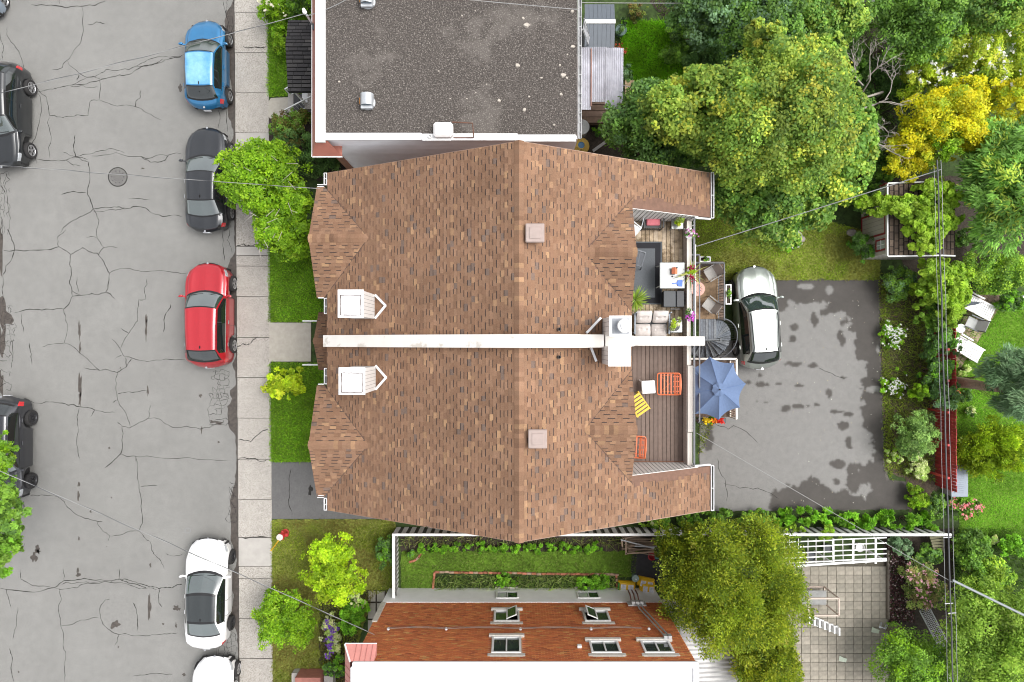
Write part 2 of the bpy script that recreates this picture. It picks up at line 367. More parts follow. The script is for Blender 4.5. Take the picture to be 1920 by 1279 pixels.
addc(430, Z1,
 [(20,115),(140,118),(320,95),(385,138),(450,100),(530,130),(570,190),(598,240),(575,345),(500,350),(395,365),(378,290),(390,250),(385,138)],
 [(320,95),(315,40),(360,0)], [(525,0),(530,50),(565,100),(640,100)], [(565,100),(540,135)], [(470,45),(530,40)], [(598,240),(640,220),(820,228),(1015,240)],
 [(395,365),(375,410),(345,435),(250,435),(80,455)], [(390,330),(415,350),(440,355)], [(420,260),(430,340)], [(575,345),(600,350),(625,380)],
 [(345,435),(370,520),(350,620),(230,640)], [(350,620),(435,675),(545,770),(460,755)], [(545,770),(575,762),(640,780),(690,750),(718,705)], [(655,650),(680,695),(730,705),(800,722),(1010,712)], [(665,685),(630,705)], [(685,700),(690,750)], [(612,600),(655,650)],
 [(655,650),(700,570),(750,490),(755,385),(795,380),(800,270)], [(660,540),(700,565)], [(640,780),(632,870),(640,930),(690,1010),(710,1070)], [(640,900),(700,885),(800,878)], [(640,930),(615,945)],
 [(640,1050),(665,1075),(740,1065),(810,1030),(880,1040),(940,1080),(1140,1082),(1210,1060)], [(820,960),(810,1030)], [(665,1075),(658,1225),(570,1300)], [(658,1225),(800,1235),(1250,1258)], [(740,1235),(742,1280)],
 [(150,932),(310,945),(435,968),(520,985),(625,998)], [(520,985),(495,1020)], [(432,975),(430,1100),(435,1250)], [(40,0),(65,60),(65,160),(15,250),(10,400)], [(75,600),(70,700),(60,760)], [(120,460),(130,560)], [(160,620),(175,740)], [(1215,0),(1225,170)], [(1250,0),(1240,60),(1265,130)], [(930,410),(900,470),(890,560)])
Z3 = 520/1515
addc(840, Z3,
 [(740,45),(760,200),(770,270),(762,455),(700,455),(600,480),(560,455),(530,400),(430,370),(320,270),(240,258),(165,262)], [(600,480),(590,510)], [(530,400),(560,402)],
 [(762,455),(820,510),(830,560),(880,620),(900,660)], [(770,210),(860,205)], [(0,765),(300,762),(350,725),(500,720),(600,725),(680,715),(780,745),(870,770),(940,765),(995,745)],
 [(300,765),(420,765),(500,740),(650,735),(760,768),(860,775)], [(340,745),(420,735),(560,730)], [(650,715),(720,740),(800,765)], [(110,660),(110,715),(210,755),(300,762)], [(345,660),(350,725)], [(650,660),(652,715)],
 [(325,765),(320,890),(330,970),(350,1050),(360,1150),(352,1275)], [(335,970),(440,940),(535,925)], [(870,770),(885,870)], [(600,825),(575,830),(545,880),(560,960),(650,1020),(780,1025),(900,1015),(970,1010)], [(650,1020),(640,1060),(625,1080)],
 [(725,845),(745,880),(752,930),(748,1000)], [(35,770),(50,830),(60,870)], [(98,870),(90,960),(70,1045)], [(50,1095),(60,1200),(75,1275)], [(730,1243),(800,1238),(945,1240)], [(905,575),(1000,577)], [(130,290),(125,350)], [(135,520),(115,560)],
 [(1250,210),(1275,250),(1265,300),(1285,370)])
mb = MB()
for i, l in enumerate(CR): crack_line(mb, [P(x, y, 0) for x, y in l], .024 if i % 3 else .034, i)
# alligator cracking beside the gutter
def alligator(mb, x0, y0, x1, y1, nx, ny, seed, keep=.8):
    gg = np.random.default_rng(seed); pts = {}
    for i in range(nx+1):
        for j in range(ny+1): pts[i, j] = (x0+(x1-x0)*(i+gg.uniform(-.38, .38))/nx, y0+(y1-y0)*(j+gg.uniform(-.38, .38))/ny)
    for i in range(nx+1):
        for j in range(ny+1):
            for di, dj in ((1, 0), (0, 1)):
                if (i+di, j+dj) in pts and gg.uniform() < keep: crack_line(mb, [P(*pts[i, j], 0), P(*pts[i+di, j+dj], 0)], .022, int(gg.integers(1e6)), jit=.12)
alligator(mb, 398, 695, 428, 745, 4, 6, 1); alligator(mb, 393, 740, 425, 795, 3, 6, 2); alligator(mb, 405, 1185, 440, 1232, 5, 5, 3, .9); alligator(mb, 2, 575, 26, 640, 3, 6, 4); alligator(mb, 0, 640, 20, 735, 2, 7, 5, .7); alligator(mb, 430, 905, 444, 975, 2, 6, 6, .7); alligator(mb, 424, 0, 438, 60, 2, 4, 7, .6); alligator(mb, 2, 320, 16, 440, 2, 8, 8, .6)
o = mb.build('crack', crackM, road); o['kind'] = 'stuff'
# stains and damp patches on the road
mb = MB(); gg = np.random.default_rng(3)
def blot(mb, cx, cy, rx, ry, seed, z=.003, n=26, h=0):
    q = np.random.default_rng(seed); pts = []
    ph = q.uniform(0, 6.28, 5); am = q.uniform(.05, .22, 5)
    for k in range(n):
        a = 2*math.pi*k/n; r = 1+sum(am[i]*math.sin((i+2)*a+ph[i]) for i in range(5)); p = P(cx+rx*r*math.cos(a), cy+ry*r*math.sin(a), h); pts.append((p.x, p.y, h+z))
    c = P(cx, cy, h); c = (c.x, c.y, h+z)
    for k in range(n): mb.poly([c, pts[k], pts[(k+1) % n]])
for a in [(149,619,2.2,16),(150,652,2,9),(150,722,3,24),(150,748,2.4,12),(274,615,2.2,20),(275,598,1.6,7),(277,732,1.6,10),(148,908,2,5),(147,930,2,10),(146,1070,2.5,5),(147,1078,4,4),(148,1010,1.5,4),(280,1138,3,24),(216,1171,8,7),(70,1030,5,7),(64,1045,5,10),(72,1034,3,4),(330,1140,6,4),(336,1142,3,2),(306,1170,2,2),(330,1173,2,4),(222,1213,1.5,2),(282,1060,1.5,5),(205,840,2,2),(338,165,4,6),(268,316,3,1.4),(376,742,3,3),(378,806,1.5,6),(410,829,2,2),(226,690,1.6,1.2),(345,1265,3,3),(35,1260,1.4,2),(200,1025,1,1),(170,959,1.5,3),(209,933,1.5,1.5),(410,793,8,3),(398,791,4,3),(2,590,16,28),(3,640,7,30),(1,470,5,40),(2,720,5,20)]:
    blot(mb, *a, seed=int(a[0]*7+a[1]))
o = mb.build('stain', wetM, road); o['kind'] = 'stuff'
mb = MB(); ys = np.arange(-19, 19, .12)
wd = .09+.34*np.clip((vnoise(ys, ys*0, 1.6, 5)-.42)*4, 0, 1)+(vnoise(ys, ys*0+3, .25, 6)-.5)*.16
wd[ys < -5] *= .85
for i in range(len(ys)-1):
    mb.poly([(kx(ys[i])-max(wd[i], .05)-.02, ys[i], .002), (kx(ys[i])-.01, ys[i], .002), (kx(ys[i+1])-.01, ys[i+1], .002), (kx(ys[i+1])-max(wd[i+1], .05)-.02, ys[i+1], .002)])
mb.build('damp_gutter', wetM, road)
mb = MB(); mb.poly([(p.x, p.y, .0015) for p in rough_poly([Vector(q) for q in PL([(188,1124),(256,1121),(258,1184),(226,1188),(203,1172),(187,1150)], 0)], .02, .15, 11)]); mb.build('patch', mat('patch_asphalt', (.185,.182,.172), rough=.95, var=.08, scale=8), road)

# pavement: separate slabs with open joints
walk = struct('pavement', MB().prism([(kx(30)+.17, 30), (kx(30)+1.48, 30), (kx(-30)+1.52, -30), (kx(-30)+.17, -30)], -.05, .075), mat('joint_dirt', (.05,.042,.034), rough=1))
kerbm = MB()
joints = [-20, 24, 99, 174, 249, 284, 339, 392, 462, 479, 499, 556, 633, 708, 784, 861, 937, 1008, 1062, 1085, 1160, 1235, 1310, 1380]
for i, (a, b) in enumerate(zip(joints[:-1], joints[1:])):
    ya = P(0, a, .12).y; yb = P(0, b, .12).y; ym = (ya+yb)/2; gapp = .012
    sm = i in (4, 8, 17) ; gq = np.random.default_rng(i)
    m = MB(); x0 = kx(ym)+.005; x1 = kx(ym)+1.50
    dz = gq.uniform(-.004, .004)
    bot = [(x0, yb+gapp, -.02), (x1, yb+gapp+gq.normal()*.004, -.02), (x1, ya-gapp+gq.normal()*.004, -.02), (x0, ya-gapp, -.02)]
    top = [(p[0]+(.012 if k in (0, 3) else 0), p[1], .12+dz+gq.uniform(-.002, .002)) for k, p in enumerate(bot)]
    m.hull8(bot, top); m.build('slab', conc2M if sm else concM, walk)
mb = MB()
for l in [[(445,825),(470,828),(480,818),(503,805)], [(443,652),(470,645),(485,632)], [(443,462),(470,461),(500,466)], [(455,86),(500,88)], [(446,862),(470,860),(500,862)], [(447,1008),(500,1007)]]:
    crack_line(mb, [P(x, y, .125) for x, y in l], .04, int(l[0][0]), z=.1285, jit=.08)
o = mb.build('crack', crackM, walk); o['kind'] = 'stuff'

# yards: one raised sheet, then lawns, beds and hard surfaces on it
xl = lambda y: kx(y)+1.50
g = MB(); g.prism([(xl(40), 40), (60, 40), (60, -40), (xl(-40), -40)], -.05, .09); struct('yard', g, understoryM)
def sheet(name, px, m, z, seed=0, amp=.03, h=.1, label=None):
    pts = [Vector(p) for p in PL(px, h)]; pts = rough_poly(pts, amp, .15, seed) if amp else pts
    return struct(name, MB().poly([(p.x, p.y, z) for p in pts]), m)
G_BRIGHT = [(.11,.21,.013,3), (.14,.25,.016,2), (.085,.16,.012,3), (.19,.26,.03,1), (.06,.12,.012,1)]
G_OLIVE = [(.12,.16,.016,3), (.16,.19,.025,2), (.09,.12,.015,3), (.20,.18,.05,1)]
G_LIGHT = [(.14,.21,.016,3), (.17,.24,.02,3), (.20,.24,.035,2), (.11,.16,.015,2)]
lawn1 = [(503,440),(600,440),(640,560),(640,604),(504,604)]
lawn2 = [(505,680),(640,680),(640,866),(506,866)]
lawn3 = [(508,974),(742,974),(742,1105),(700,1115),(650,1279),(650,1300),(511,1300)]
lawn0 = [(500,-20),(600,-20),(600,178),(502,182)]
lawn4 = [(1300,385),(1440,385),(1650,440),(1650,526),(1300,526)]
lawn5 = [(1790,590),(1940,540),(1940,1010),(1800,1000),(1790,800)]
lawn6 = [(1165,40),(1310,40),(1310,200),(1165,200)]
lawn7 = [(752,1032),(1195,1032),(1190,1082),(815,1072),(810,1105),(752,1108)]
for i, (L, mm) in enumerate([(lawn1, turfM), (lawn2, turfM), (lawn3, dryturfM), (lawn0, turfM), (lawn4, dryturfM), (lawn5, turfM), (lawn6, turfM), (lawn7, turfM)]): sheet('lawn', L, mm, .10, i, .02)
grass('grass', 'bright green grass of the upper front lawn by the house', PL(lawn1), 1500, .085, G_BRIGHT, seed=1)
grass('grass', 'bright green grass of the lower front lawn by the asphalt drive', PL(lawn2), 1500, .085, G_BRIGHT, seed=2)
grass('grass', 'olive grass with brown patches round the fire hydrant', PL(lawn3), 1100, .07, G_OLIVE, seed=3, patch=(.15,.11,.04))
grass('grass', 'rough green grass beside the black shingled porch', PL(lawn0), 1000, .11, G_BRIGHT, seed=4)
grass('grass', 'yellow green grass between the maple and the parking lot', PL(lawn4), 1000, .07, G_LIGHT, seed=5, patch=(.15,.125,.035))
grass('grass', 'smooth green grass around the white sun loungers', PL(lawn5), 900, .06, [(.08,.18,.012,3),(.10,.21,.015,3),(.13,.23,.02,1)], seed=6)
grass('grass', 'lush yellow green ground cover right of the corrugated canopy', PL(lawn6), 1500, .16, [(.12,.25,.012,3),(.15,.29,.015,2),(.09,.19,.012,2)], seed=7)
grass('grass', 'olive grass strip between the garden beds', PL(lawn7), 1100, .06, [(.075,.12,.02,3),(.10,.14,.03,2),(.13,.14,.05,1)], seed=8)
sheet('bed_soil', [(1648,520),(1770,520),(1770,910),(1705,960),(1700,900),(1660,880)], soilM, .103, 21)
sheet('bed_soil', [(1655,1000),(1790,990),(1790,1230),(1660,1180)], darksoilM, .103, 22)
sheet('bed_soil', [(750,998),(1250,1000),(1240,1034),(752,1034)], darksoilM, .105, 23)
sheet('bed_soil', [(600,1105),(694,1105),(650,1279),(640,1300),(600,1300)], darksoilM, .106, 24)
sheet('bed_soil', [(1080,160),(1330,160),(1320,300),(1080,300)], darksoilM, .103, 25)
sheet('bed_soil', [(1210,-10),(1640,-10),(1700,330),(1590,330),(1500,60),(1260,60)], darksoilM, .104, 26)
sheet('bed_soil', [(1640,330),(1940,330),(1940,520),(1700,520)], darksoilM, .105, 27)
sheet('bed_soil', [(500,200),(700,215),(700,300),(600,340),(500,290)], darksoilM, .104, 28)
struct('front_walk', MB().prism([(p.x, p.y) for p in PL([(505,605),(583,605),(583,678),(505,678)], .13)], .05, .13), walkM)
sheet('driveway', [(507,867),(760,867),(760,973),(508,973)], mat('drive_asphalt', (.125,.122,.120), rough=.95, var=.09, scale=5, bump=.3, bscale=140, speck=(.06,.06,.06), speckscale=80), .106, 0, 0)
mb = MB(); crack_line(mb, [P(546,880,.1), P(542,920,.1), P(548,965,.1)], .03, 5, z=.109); blot(mb, 582, 919, 4, 9, 6, .0085, h=.1); o = mb.build('crack', crackM, bpy.data.objects['driveway']); o['kind'] = 'stuff'
sheet('path', [(690,1106),(730,1106),(700,1200),(690,1200)], darksoilM, .107, 0, 0)
for k, (a, b) in enumerate([(1108,1128),(1131,1160),(1163,1190)]):
    for q in range(2):
        m = MB(); c = P(697+q*17, (a+b)/2, .11); m.bbox((c.x, c.y, .105), (.34, (b-a)*.0237, .03), bv=.008); m.build('paver', walkM, bpy.data.objects['path'])

# parking lot: one asphalt sheet with damp and dry areas
lot = [(1312,640),(1385,640),(1378,525),(1645,525),(1655,870),(1662,900),(1700,905),(1702,955),(1312,958)]
LP = PL(lot); st = .05
xs = np.arange(8.2, 17.8, st); ys = np.arange(-7.7, 2.9, st)
X, Y = np.meshgrid(xs, ys); cx, cy = X+st/2, Y+st/2
k_ = S(.1); px_ = cx/k_+960; py_ = 639.5-cy/k_
wob = (vnoise(cx, cy, 1.3, 31)-.5)*2.2; wx = px_+wob*30+(vnoise(cx, cy, .35, 36, 5)-.5)*44; wy = py_+(vnoise(cx, cy, 1.0, 33)-.5)*50+(vnoise(cx, cy, .35, 37, 5)-.5)*40
dry = [(1300,640),(1470,585),(1480,572),(1540,560),(1560,575),(1585,610),(1605,640),(1612,700),(1605,770),(1620,830),(1635,880),(1615,930),(1560,915),(1500,905),(1455,935),(1440,960),(1300,990)]
inside = in_poly(wx, wy, dry)
wet = ~inside
g3 = np.random.default_rng(5)
for a in [(1490,614,7,6),(1486,637,6,7),(1545,585,9,7),(1578,633,8,12),(1609,650,8,14),(1490,683,16,4),(1525,685,9,4),(1400,717,7,3),(1427,721,14,4),(1460,720,7,2),(1497,723,9,3),(1555,738,7,8),(1425,703,4,3),(1473,766,8,6),(1500,762,14,4),(1533,759,6,3),(1570,772,16,3),(1592,777,9,5),(1592,830,6,12),(1571,870,13,8),(1520,908,5,14),(1567,902,7,6),(1600,900,14,26),(1625,890,20,22),(1460,935,12,16),(1560,945,30,16),(1330,820,10,20),(1420,752,2,2),(1436,754,4,1.6),(1480,640,3,2),(1581,708,6,2),(1527,600,6,12),(1640,690,22,10),(1580,800,10,8)]:
    d = ((px_-a[0])/a[2])**2+((py_-a[1])/a[3])**2; wet |= d < (-.5+3.2*vnoise(cx, cy, .22, int(a[0]), 5))
dd = [(1650,615,4,8),(1555,545,7,9),(1510,537,16,5),(1647,655,4,7),(1640,730,18,6),(1655,790,3,3),(1610,790,10,12)]
for a in dd: wet &= ~(((px_-a[0])/a[2])**2+((py_-a[1])/a[3])**2 < (.4+1.2*vnoise(cx, cy, .3, int(a[1]))))
inl = in_poly(cx, cy, [(p.x, p.y) for p in LP])
w_ = wet.astype(float)
for _ in range(1):
    ww = np.pad(w_, 1, mode='edge'); w_ = (ww[1:-1, 1:-1]*2+ww[:-2, 1:-1]+ww[2:, 1:-1]+ww[1:-1, :-2]+ww[1:-1, 2:])/6
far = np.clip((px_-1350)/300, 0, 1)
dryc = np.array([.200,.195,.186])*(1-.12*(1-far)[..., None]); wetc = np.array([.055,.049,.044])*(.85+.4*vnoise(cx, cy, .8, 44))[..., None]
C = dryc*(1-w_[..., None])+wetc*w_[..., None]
# interior cells inside outline
q = np.stack([np.stack([X, Y], -1), np.stack([X+st, Y], -1), np.stack([X+st, Y+st], -1), np.stack([X, Y+st], -1)], 2)
q3 = np.concatenate([q, np.full(q.shape[:-1]+(1,), .106)], -1)
lotM = mat('lot_asphalt', attr=True, rough=.85, var=.09, scale=5, bump=.35, bscale=150, speck=(.07,.065,.06), speckscale=85, speckamt=.25)
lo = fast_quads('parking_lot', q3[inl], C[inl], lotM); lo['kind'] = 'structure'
sheet('lot_edge', [(x+(4 if x > 1500 else 0), y) for x, y in lot], mat('lot_edge', (.085,.076,.068), rough=.9, var=.3, scale=8), .1005, 3, .03)
mb = MB()
for l in [[(1338,790),(1365,805),(1375,798),(1420,830)], [(1345,860),(1360,900),(1362,940)], [(1355,905),(1420,915),(1460,935)], [(1535,690),(1560,700),(1585,710)]]: crack_line(mb, [P(x, y, .1) for x, y in l], .022, int(l[0][1]), z=.109)
o = mb.build('crack', crackM, lo); o['kind'] = 'stuff'
gp = rng.uniform(size=(70, 2)); pts = []
for _ in range(90):
    a = rng.uniform(1480, 1650); b = rng.uniform(530, 950); c = P(a, b, .11); pts.append((c.x, c.y, .115))
pts = np.array(pts); nn = unit(rng.normal(size=pts.shape)*.3+np.array([0, 0, 1.])); V = leaf_quads(pts, nn, np.full(len(pts), .045)*rng.uniform(.6, 1.4, len(pts)), .7)
o = fast_quads('fallen_petals', V, pick_cols(len(pts), [(.5,.5,.42,1),(.35,.3,.2,1)]), flowerM); tag(o, 'pale fallen petals scattered over the damp asphalt of the parking lot', 'petals', kind='stuff')

# paved patio with square slabs
pat = sheet('patio', [(1420,1050),(1668,1050),(1668,1320),(1400,1320)], mat('patio_joint', (.075,.066,.05), rough=1, var=.3), .101, 0, 0)
slabM = [mat('patio_slab_%d' % i, c, rough=.92, var=.14, scale=5, bump=.3, bscale=90, big=.2, bigscale=.6) for i, c in enumerate([(.255,.23,.188),(.24,.218,.178),(.275,.248,.204),(.225,.205,.168)])]
gq = np.random.default_rng(4); k_ = S(.12); bx0 = (1470-960)*k_; by0 = (639.5-1062)*k_; s_ = 16.35*k_
proto = []
for mi in range(4):
    m = MB(); m.bbox((0, 0, 0), (s_-.016, s_-.016, .05), bv=.006); o = m.build('slab', slabM[mi], pat); proto.append(o)
first = [True]*4
for i in range(-3, 12):
    for j in range(0, 15):
        mi = int(gq.choice(4, p=[.4, .3, .15, .15])); o = proto[mi] if first[mi] else proto[mi].copy()
        if not first[mi]: COL.objects.link(o); o.parent = pat
        first[mi] = False
        o.location = (bx0+(i+.5)*s_, by0-(j+.5)*s_, .101+gq.uniform(-.004, .004)); o.rotation_euler = (gq.normal()*.006, gq.normal()*.006, gq.normal()*.008)
# ------------------------------------------------------------------ semi-detached house with the brown shingle roof
shingleM = mat('shingle', attr=True, rough=.95, var=.16, scale=30, bump=.4, bscale=200, spec=.2, big=.13, bigscale=.55)
whiteM = mat('white_metal', (.72,.72,.72), rough=.45, var=.05, scale=3)
creamM = mat('cream_metal', (.62,.575,.52), rough=.55, var=.06, scale=2)
sidingM = mat('white_siding', (.66,.63,.60), rough=.6, var=.05)
lineM = mat('dark_gap', (.05,.045,.04), rough=1)
wallM = mat('brick_wall', (.28,.14,.09), rough=.9, var=.2, scale=8)
ironM = mat('dark_iron', (.055,.06,.065), rough=.5, metal=.4, var=.1)
greyrailM = mat('grey_rail', (.105,.11,.122), rough=.5, metal=.0, var=.08)
house = thing('semi_detached_house', 'wide house with brown shingled gable roof split by a white party wall', 'house', (0.2, 0, .1))
ZE, ZR, XR, XL_, XE = 5.5, 9.5, .22, -6.77, 7.28
SL = (ZR-ZE)/7.02
YT, YB = 6.14, -6.18
def zL(x): return ZR-SL*(XR-x)
def zR(x): return ZR-SL*(x-XR)
def clip_poly(poly, edge_pts):
    out = poly; n = len(edge_pts)
    ar = sum(edge_pts[i][0]*edge_pts[(i+1) % n][1]-edge_pts[(i+1) % n][0]*edge_pts[i][1] for i in range(n)); sg = 1 if ar > 0 else -1
    for i in range(n):
        a = edge_pts[i]; b = edge_pts[(i+1) % n]; inp = out; out = []
        if not inp: break
        def side(p): return sg*((b[0]-a[0])*(p[1]-a[1])-(b[1]-a[1])*(p[0]-a[0]))
        for j in range(len(inp)):
            p, q = inp[j], inp[(j+1) % len(inp)]; sp, sq = side(p), side(q)
            if sp >= 0: out.append(p)
            if (sp >= 0) != (sq >= 0): t = sp/(sp-sq); out.append((p[0]+(q[0]-p[0])*t, p[1]+(q[1]-p[1])*t))
    return out
SH_BASE = [(.208,.121,.076,9), (.196,.112,.070,8), (.220,.130,.083,6), (.184,.105,.067,3), (.285,.172,.100,1.5), (.262,.156,.093,1.3), (.145,.102,.081,1.4), (.32,.195,.11,.25)]
TABS = []       # (verts, faces, colours, size) for every shingle of the house
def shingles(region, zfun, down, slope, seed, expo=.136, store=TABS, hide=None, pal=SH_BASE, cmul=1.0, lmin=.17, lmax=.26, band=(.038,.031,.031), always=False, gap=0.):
    """courses of laminated shingles over a convex plan region; down = unit plan vector pointing down the slope"""
    gg = np.random.default_rng(seed); d = Vector((down[0], down[1])); l = Vector((-d.y, d.x))
    a = [(p[0]*d.x+p[1]*d.y, p[0]*l.x+p[1]*l.y) for p in region]
    u0, u1 = min(q[0] for q in a), max(q[0] for q in a); v0, v1 = min(q[1] for q in a), max(q[1] for q in a)
    ex = expo*math.cos(math.atan(slope)); kk = math.floor(u0/ex); pw = np.array(pal)
    while kk*ex < u1:
        ua, ub = kk*ex, (kk+1)*ex; v = v0-gg.uniform(0, .3); hi = bool(gg.integers(2))
        while v < v1:
            L = gg.uniform(lmin, lmax); rect = [(ua, v+gap*2), (ub-gap, v+gap*2), (ub-gap, v+L-gap*2), (ua, v+L-gap*2)]
            plan = [(u*d.x+q*l.x, u*d.y+q*l.y) for u, q in rect]
            c = clip_poly(plan, region)
            if len(c) >= 3:
                cxm = sum(p[0] for p in c)/len(c); cym = sum(p[1] for p in c)/len(c)
                if not (hide and hide(cxm, cym)):
                    t0, t1 = (.004, .020) if hi else (.003, .010)
                    top = []
                    for p in c:
                        f = ((p[0]*d.x+p[1]*d.y)-ua)/ex; top.append((p[0], p[1], zfun(*p)+t0+(t1-t0)*f))
                    bot = [(p[0], p[1], zfun(*p)-.003) for p in c]; n = len(c)
                    idx = int(gg.choice(len(pw), p=pw[:, 3]/pw[:, 3].sum())) if (hi or gg.uniform() < .35) else int(gg.choice(3))
                    col = tuple(pw[idx, :3]*(1+gg.normal()*.06)*cmul); vs = top+bot
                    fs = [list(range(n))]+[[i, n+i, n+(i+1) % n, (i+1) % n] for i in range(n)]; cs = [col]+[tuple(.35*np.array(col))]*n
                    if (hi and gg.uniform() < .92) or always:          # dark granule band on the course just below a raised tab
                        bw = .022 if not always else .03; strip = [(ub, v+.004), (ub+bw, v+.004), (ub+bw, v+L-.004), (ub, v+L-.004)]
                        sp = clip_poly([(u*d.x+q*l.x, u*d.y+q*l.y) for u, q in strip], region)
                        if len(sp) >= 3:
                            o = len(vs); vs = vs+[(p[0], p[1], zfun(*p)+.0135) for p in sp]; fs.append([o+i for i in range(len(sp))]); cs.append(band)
                    area = abs(sum(c[i][0]*c[(i+1) % n][1]-c[(i+1) % n][0]*c[i][1] for i in range(n)))/2
                    zc = zfun(cxm, cym); store.append((vs, fs, cs, area/(HC-zc)**2))
            v += L; hi = not hi
        kk += 1
# cross gables: (x front, y centre, half width, apex z, eave z, side)
CG = [(-7.15, 3.62, 2.03, 6.50, 5.46, -1), (-7.15, -3.66, 2.03, 6.50, 5.46, -1), (4.06, 2.90, 1.98, 8.28, 7.28, 1), (4.06, -2.90, 1.98, 8.28, 7.28, 1)]
def zcg(c, x, y): return c[3]-(c[3]-c[4])*abs(y-c[1])/c[2]
def main_z(x): return zL(x) if x < XR else zR(x)
def hidden(x, y):
    for c in CG:
        if abs(y-c[1]) < c[2] and zcg(c, x, y) > main_z(x)+.01 and (x < 0) == (c[5] < 0): return True
    return False
def front_hide(x, y): return hidden(x, y)
RG = [([(XL_, YB), (XR, YB), (XR, YT), (XL_, YT)], lambda x, y: zL(x), (-1, 0), 1),
      ([(XR, YB), (4.06, YB), (4.06, YT), (XR, YT)], lambda x, y: zR(x), (1, 0), 2),
      ([(4.06, 4.52), (XE, 4.52), (XE, YT), (4.06, YT)], lambda x, y: zR(x), (1, 0), 3),
      ([(4.06, YB), (XE, YB), (XE, -4.58), (4.06, -4.58)], lambda x, y: zR(x), (1, 0), 4)]
roofm = MB()
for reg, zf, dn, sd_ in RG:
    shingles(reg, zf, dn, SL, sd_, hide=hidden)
    roofm.hull8([(p[0], p[1], zf(*p)-.22) for p in reg], [(p[0], p[1], zf(*p)) for p in reg])
for i, c in enumerate(CG):
    sl = (c[3]-c[4])/c[2]
    if c[5] < 0: xr = XR-(ZR-c[3])/SL; xe_ = XR-(ZR-c[4])/SL
    else: xr = XR+(ZR-c[3])/SL; xe_ = XR+(ZR-c[4])/SL
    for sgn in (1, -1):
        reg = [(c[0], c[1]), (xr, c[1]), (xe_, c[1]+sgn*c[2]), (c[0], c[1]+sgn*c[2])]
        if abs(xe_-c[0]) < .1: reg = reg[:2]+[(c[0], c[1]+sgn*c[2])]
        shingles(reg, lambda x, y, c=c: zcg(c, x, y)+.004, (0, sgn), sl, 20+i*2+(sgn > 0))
        roofm._add([(p[0], p[1], zcg(c, *p)) for p in reg]+[(p[0], p[1], zcg(c, *p)-.16) for p in reg],
                   [list(range(len(reg))), [len(reg)+k for k in range(len(reg))][::-1]]+[[k, (k+1) % len(reg), len(reg)+(k+1) % len(reg), len(reg)+k] for k in range(len(reg))])
# entrance porch roof under the front eave
PO = (-7.86, 0.0, 1.18, 3.45, 2.72)
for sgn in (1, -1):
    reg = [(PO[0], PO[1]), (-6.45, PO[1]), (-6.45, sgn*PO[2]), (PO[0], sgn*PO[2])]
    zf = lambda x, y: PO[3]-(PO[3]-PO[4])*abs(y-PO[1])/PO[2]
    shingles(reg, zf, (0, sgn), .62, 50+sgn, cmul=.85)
    roofm._add([(p[0], p[1], zf(*p)) for p in reg]+[(p[0], p[1], zf(*p)-.14) for p in reg], [[0,1,2,3],[7,6,5,4],[0,1,5,4],[1,2,6,5],[2,3,7,6],[3,0,4,7]])
roof = roofm.build('roof', mat('roof_deck', (.15,.085,.06), rough=1, var=.15), house)
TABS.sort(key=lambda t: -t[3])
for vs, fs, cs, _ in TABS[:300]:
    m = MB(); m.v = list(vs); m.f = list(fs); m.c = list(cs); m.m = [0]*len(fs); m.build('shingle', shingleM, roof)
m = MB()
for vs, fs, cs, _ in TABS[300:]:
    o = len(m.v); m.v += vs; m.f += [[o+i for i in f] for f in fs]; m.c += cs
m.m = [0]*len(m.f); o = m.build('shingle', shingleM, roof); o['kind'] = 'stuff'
# ridge caps
gg = np.random.default_rng(9)
def ridge_caps(a, b, dz, wd, step=.145):
    a = Vector(a); b = Vector(b); L = (b-a).length; d = (b-a)/L; s = Vector((-d.y, d.x, 0)); n = int(L/step)
    for i in range(n):
        m = MB(); p = a+d*(L*i/n); q = a+d*(L*(i+1)/n+.02); t = .006+.010
        k = int(gg.choice(5, p=[.34,.28,.2,.08,.10])); m.col = tuple(np.array(SH_BASE[k][:3])*(1+gg.normal()*.08))
        pts = []
        for (e, tt) in ((p, .020), (q, .030)): pts += [e+s*wd+Vector((0, 0, dz+tt)), e+Vector((0, 0, tt+.012)), e-s*wd+Vector((0, 0, dz+tt))]
        m._add(pts+[v-Vector((0, 0, .03)) for v in pts], [[0,1,4,3],[1,2,5,4],[3,4,10,9],[4,5,11,10],[0,3,9,6],[5,2,8,11],[0,6,7,1],[1,7,8,2]]); m.build('ridge_shingle', shingleM, roof)
ridge_caps((XR, .2, ZR), (XR, YT+.01, ZR), -.15*SL, .15); ridge_caps((XR, -.2, ZR), (XR, YB-.01, ZR), -.15*SL, .15)
for c in CG:
    xr = XR+(c[5])*(ZR-c[3])/SL; ridge_caps((xr, c[1], c[3]), (c[0], c[1], c[3]), -.15*(c[3]-c[4])/c[2], .15)
ridge_caps((-6.9, 0, PO[3]), (PO[0], 0, PO[3]), -.08, .13)
# valley creases between the main slope and the cross gables
for c in CG:
    xr = XR+c[5]*(ZR-c[3])/SL; xe_ = XR+c[5]*(ZR-c[4])/SL
    for sgn in (1, -1): m = MB(); m.bar((xr, c[1], c[3]+.012), (xe_, c[1]+sgn*c[2], c[4]+.012), .018, .012); m.build('valley', mat('valley', (.075,.05,.04), rough=1), roof)
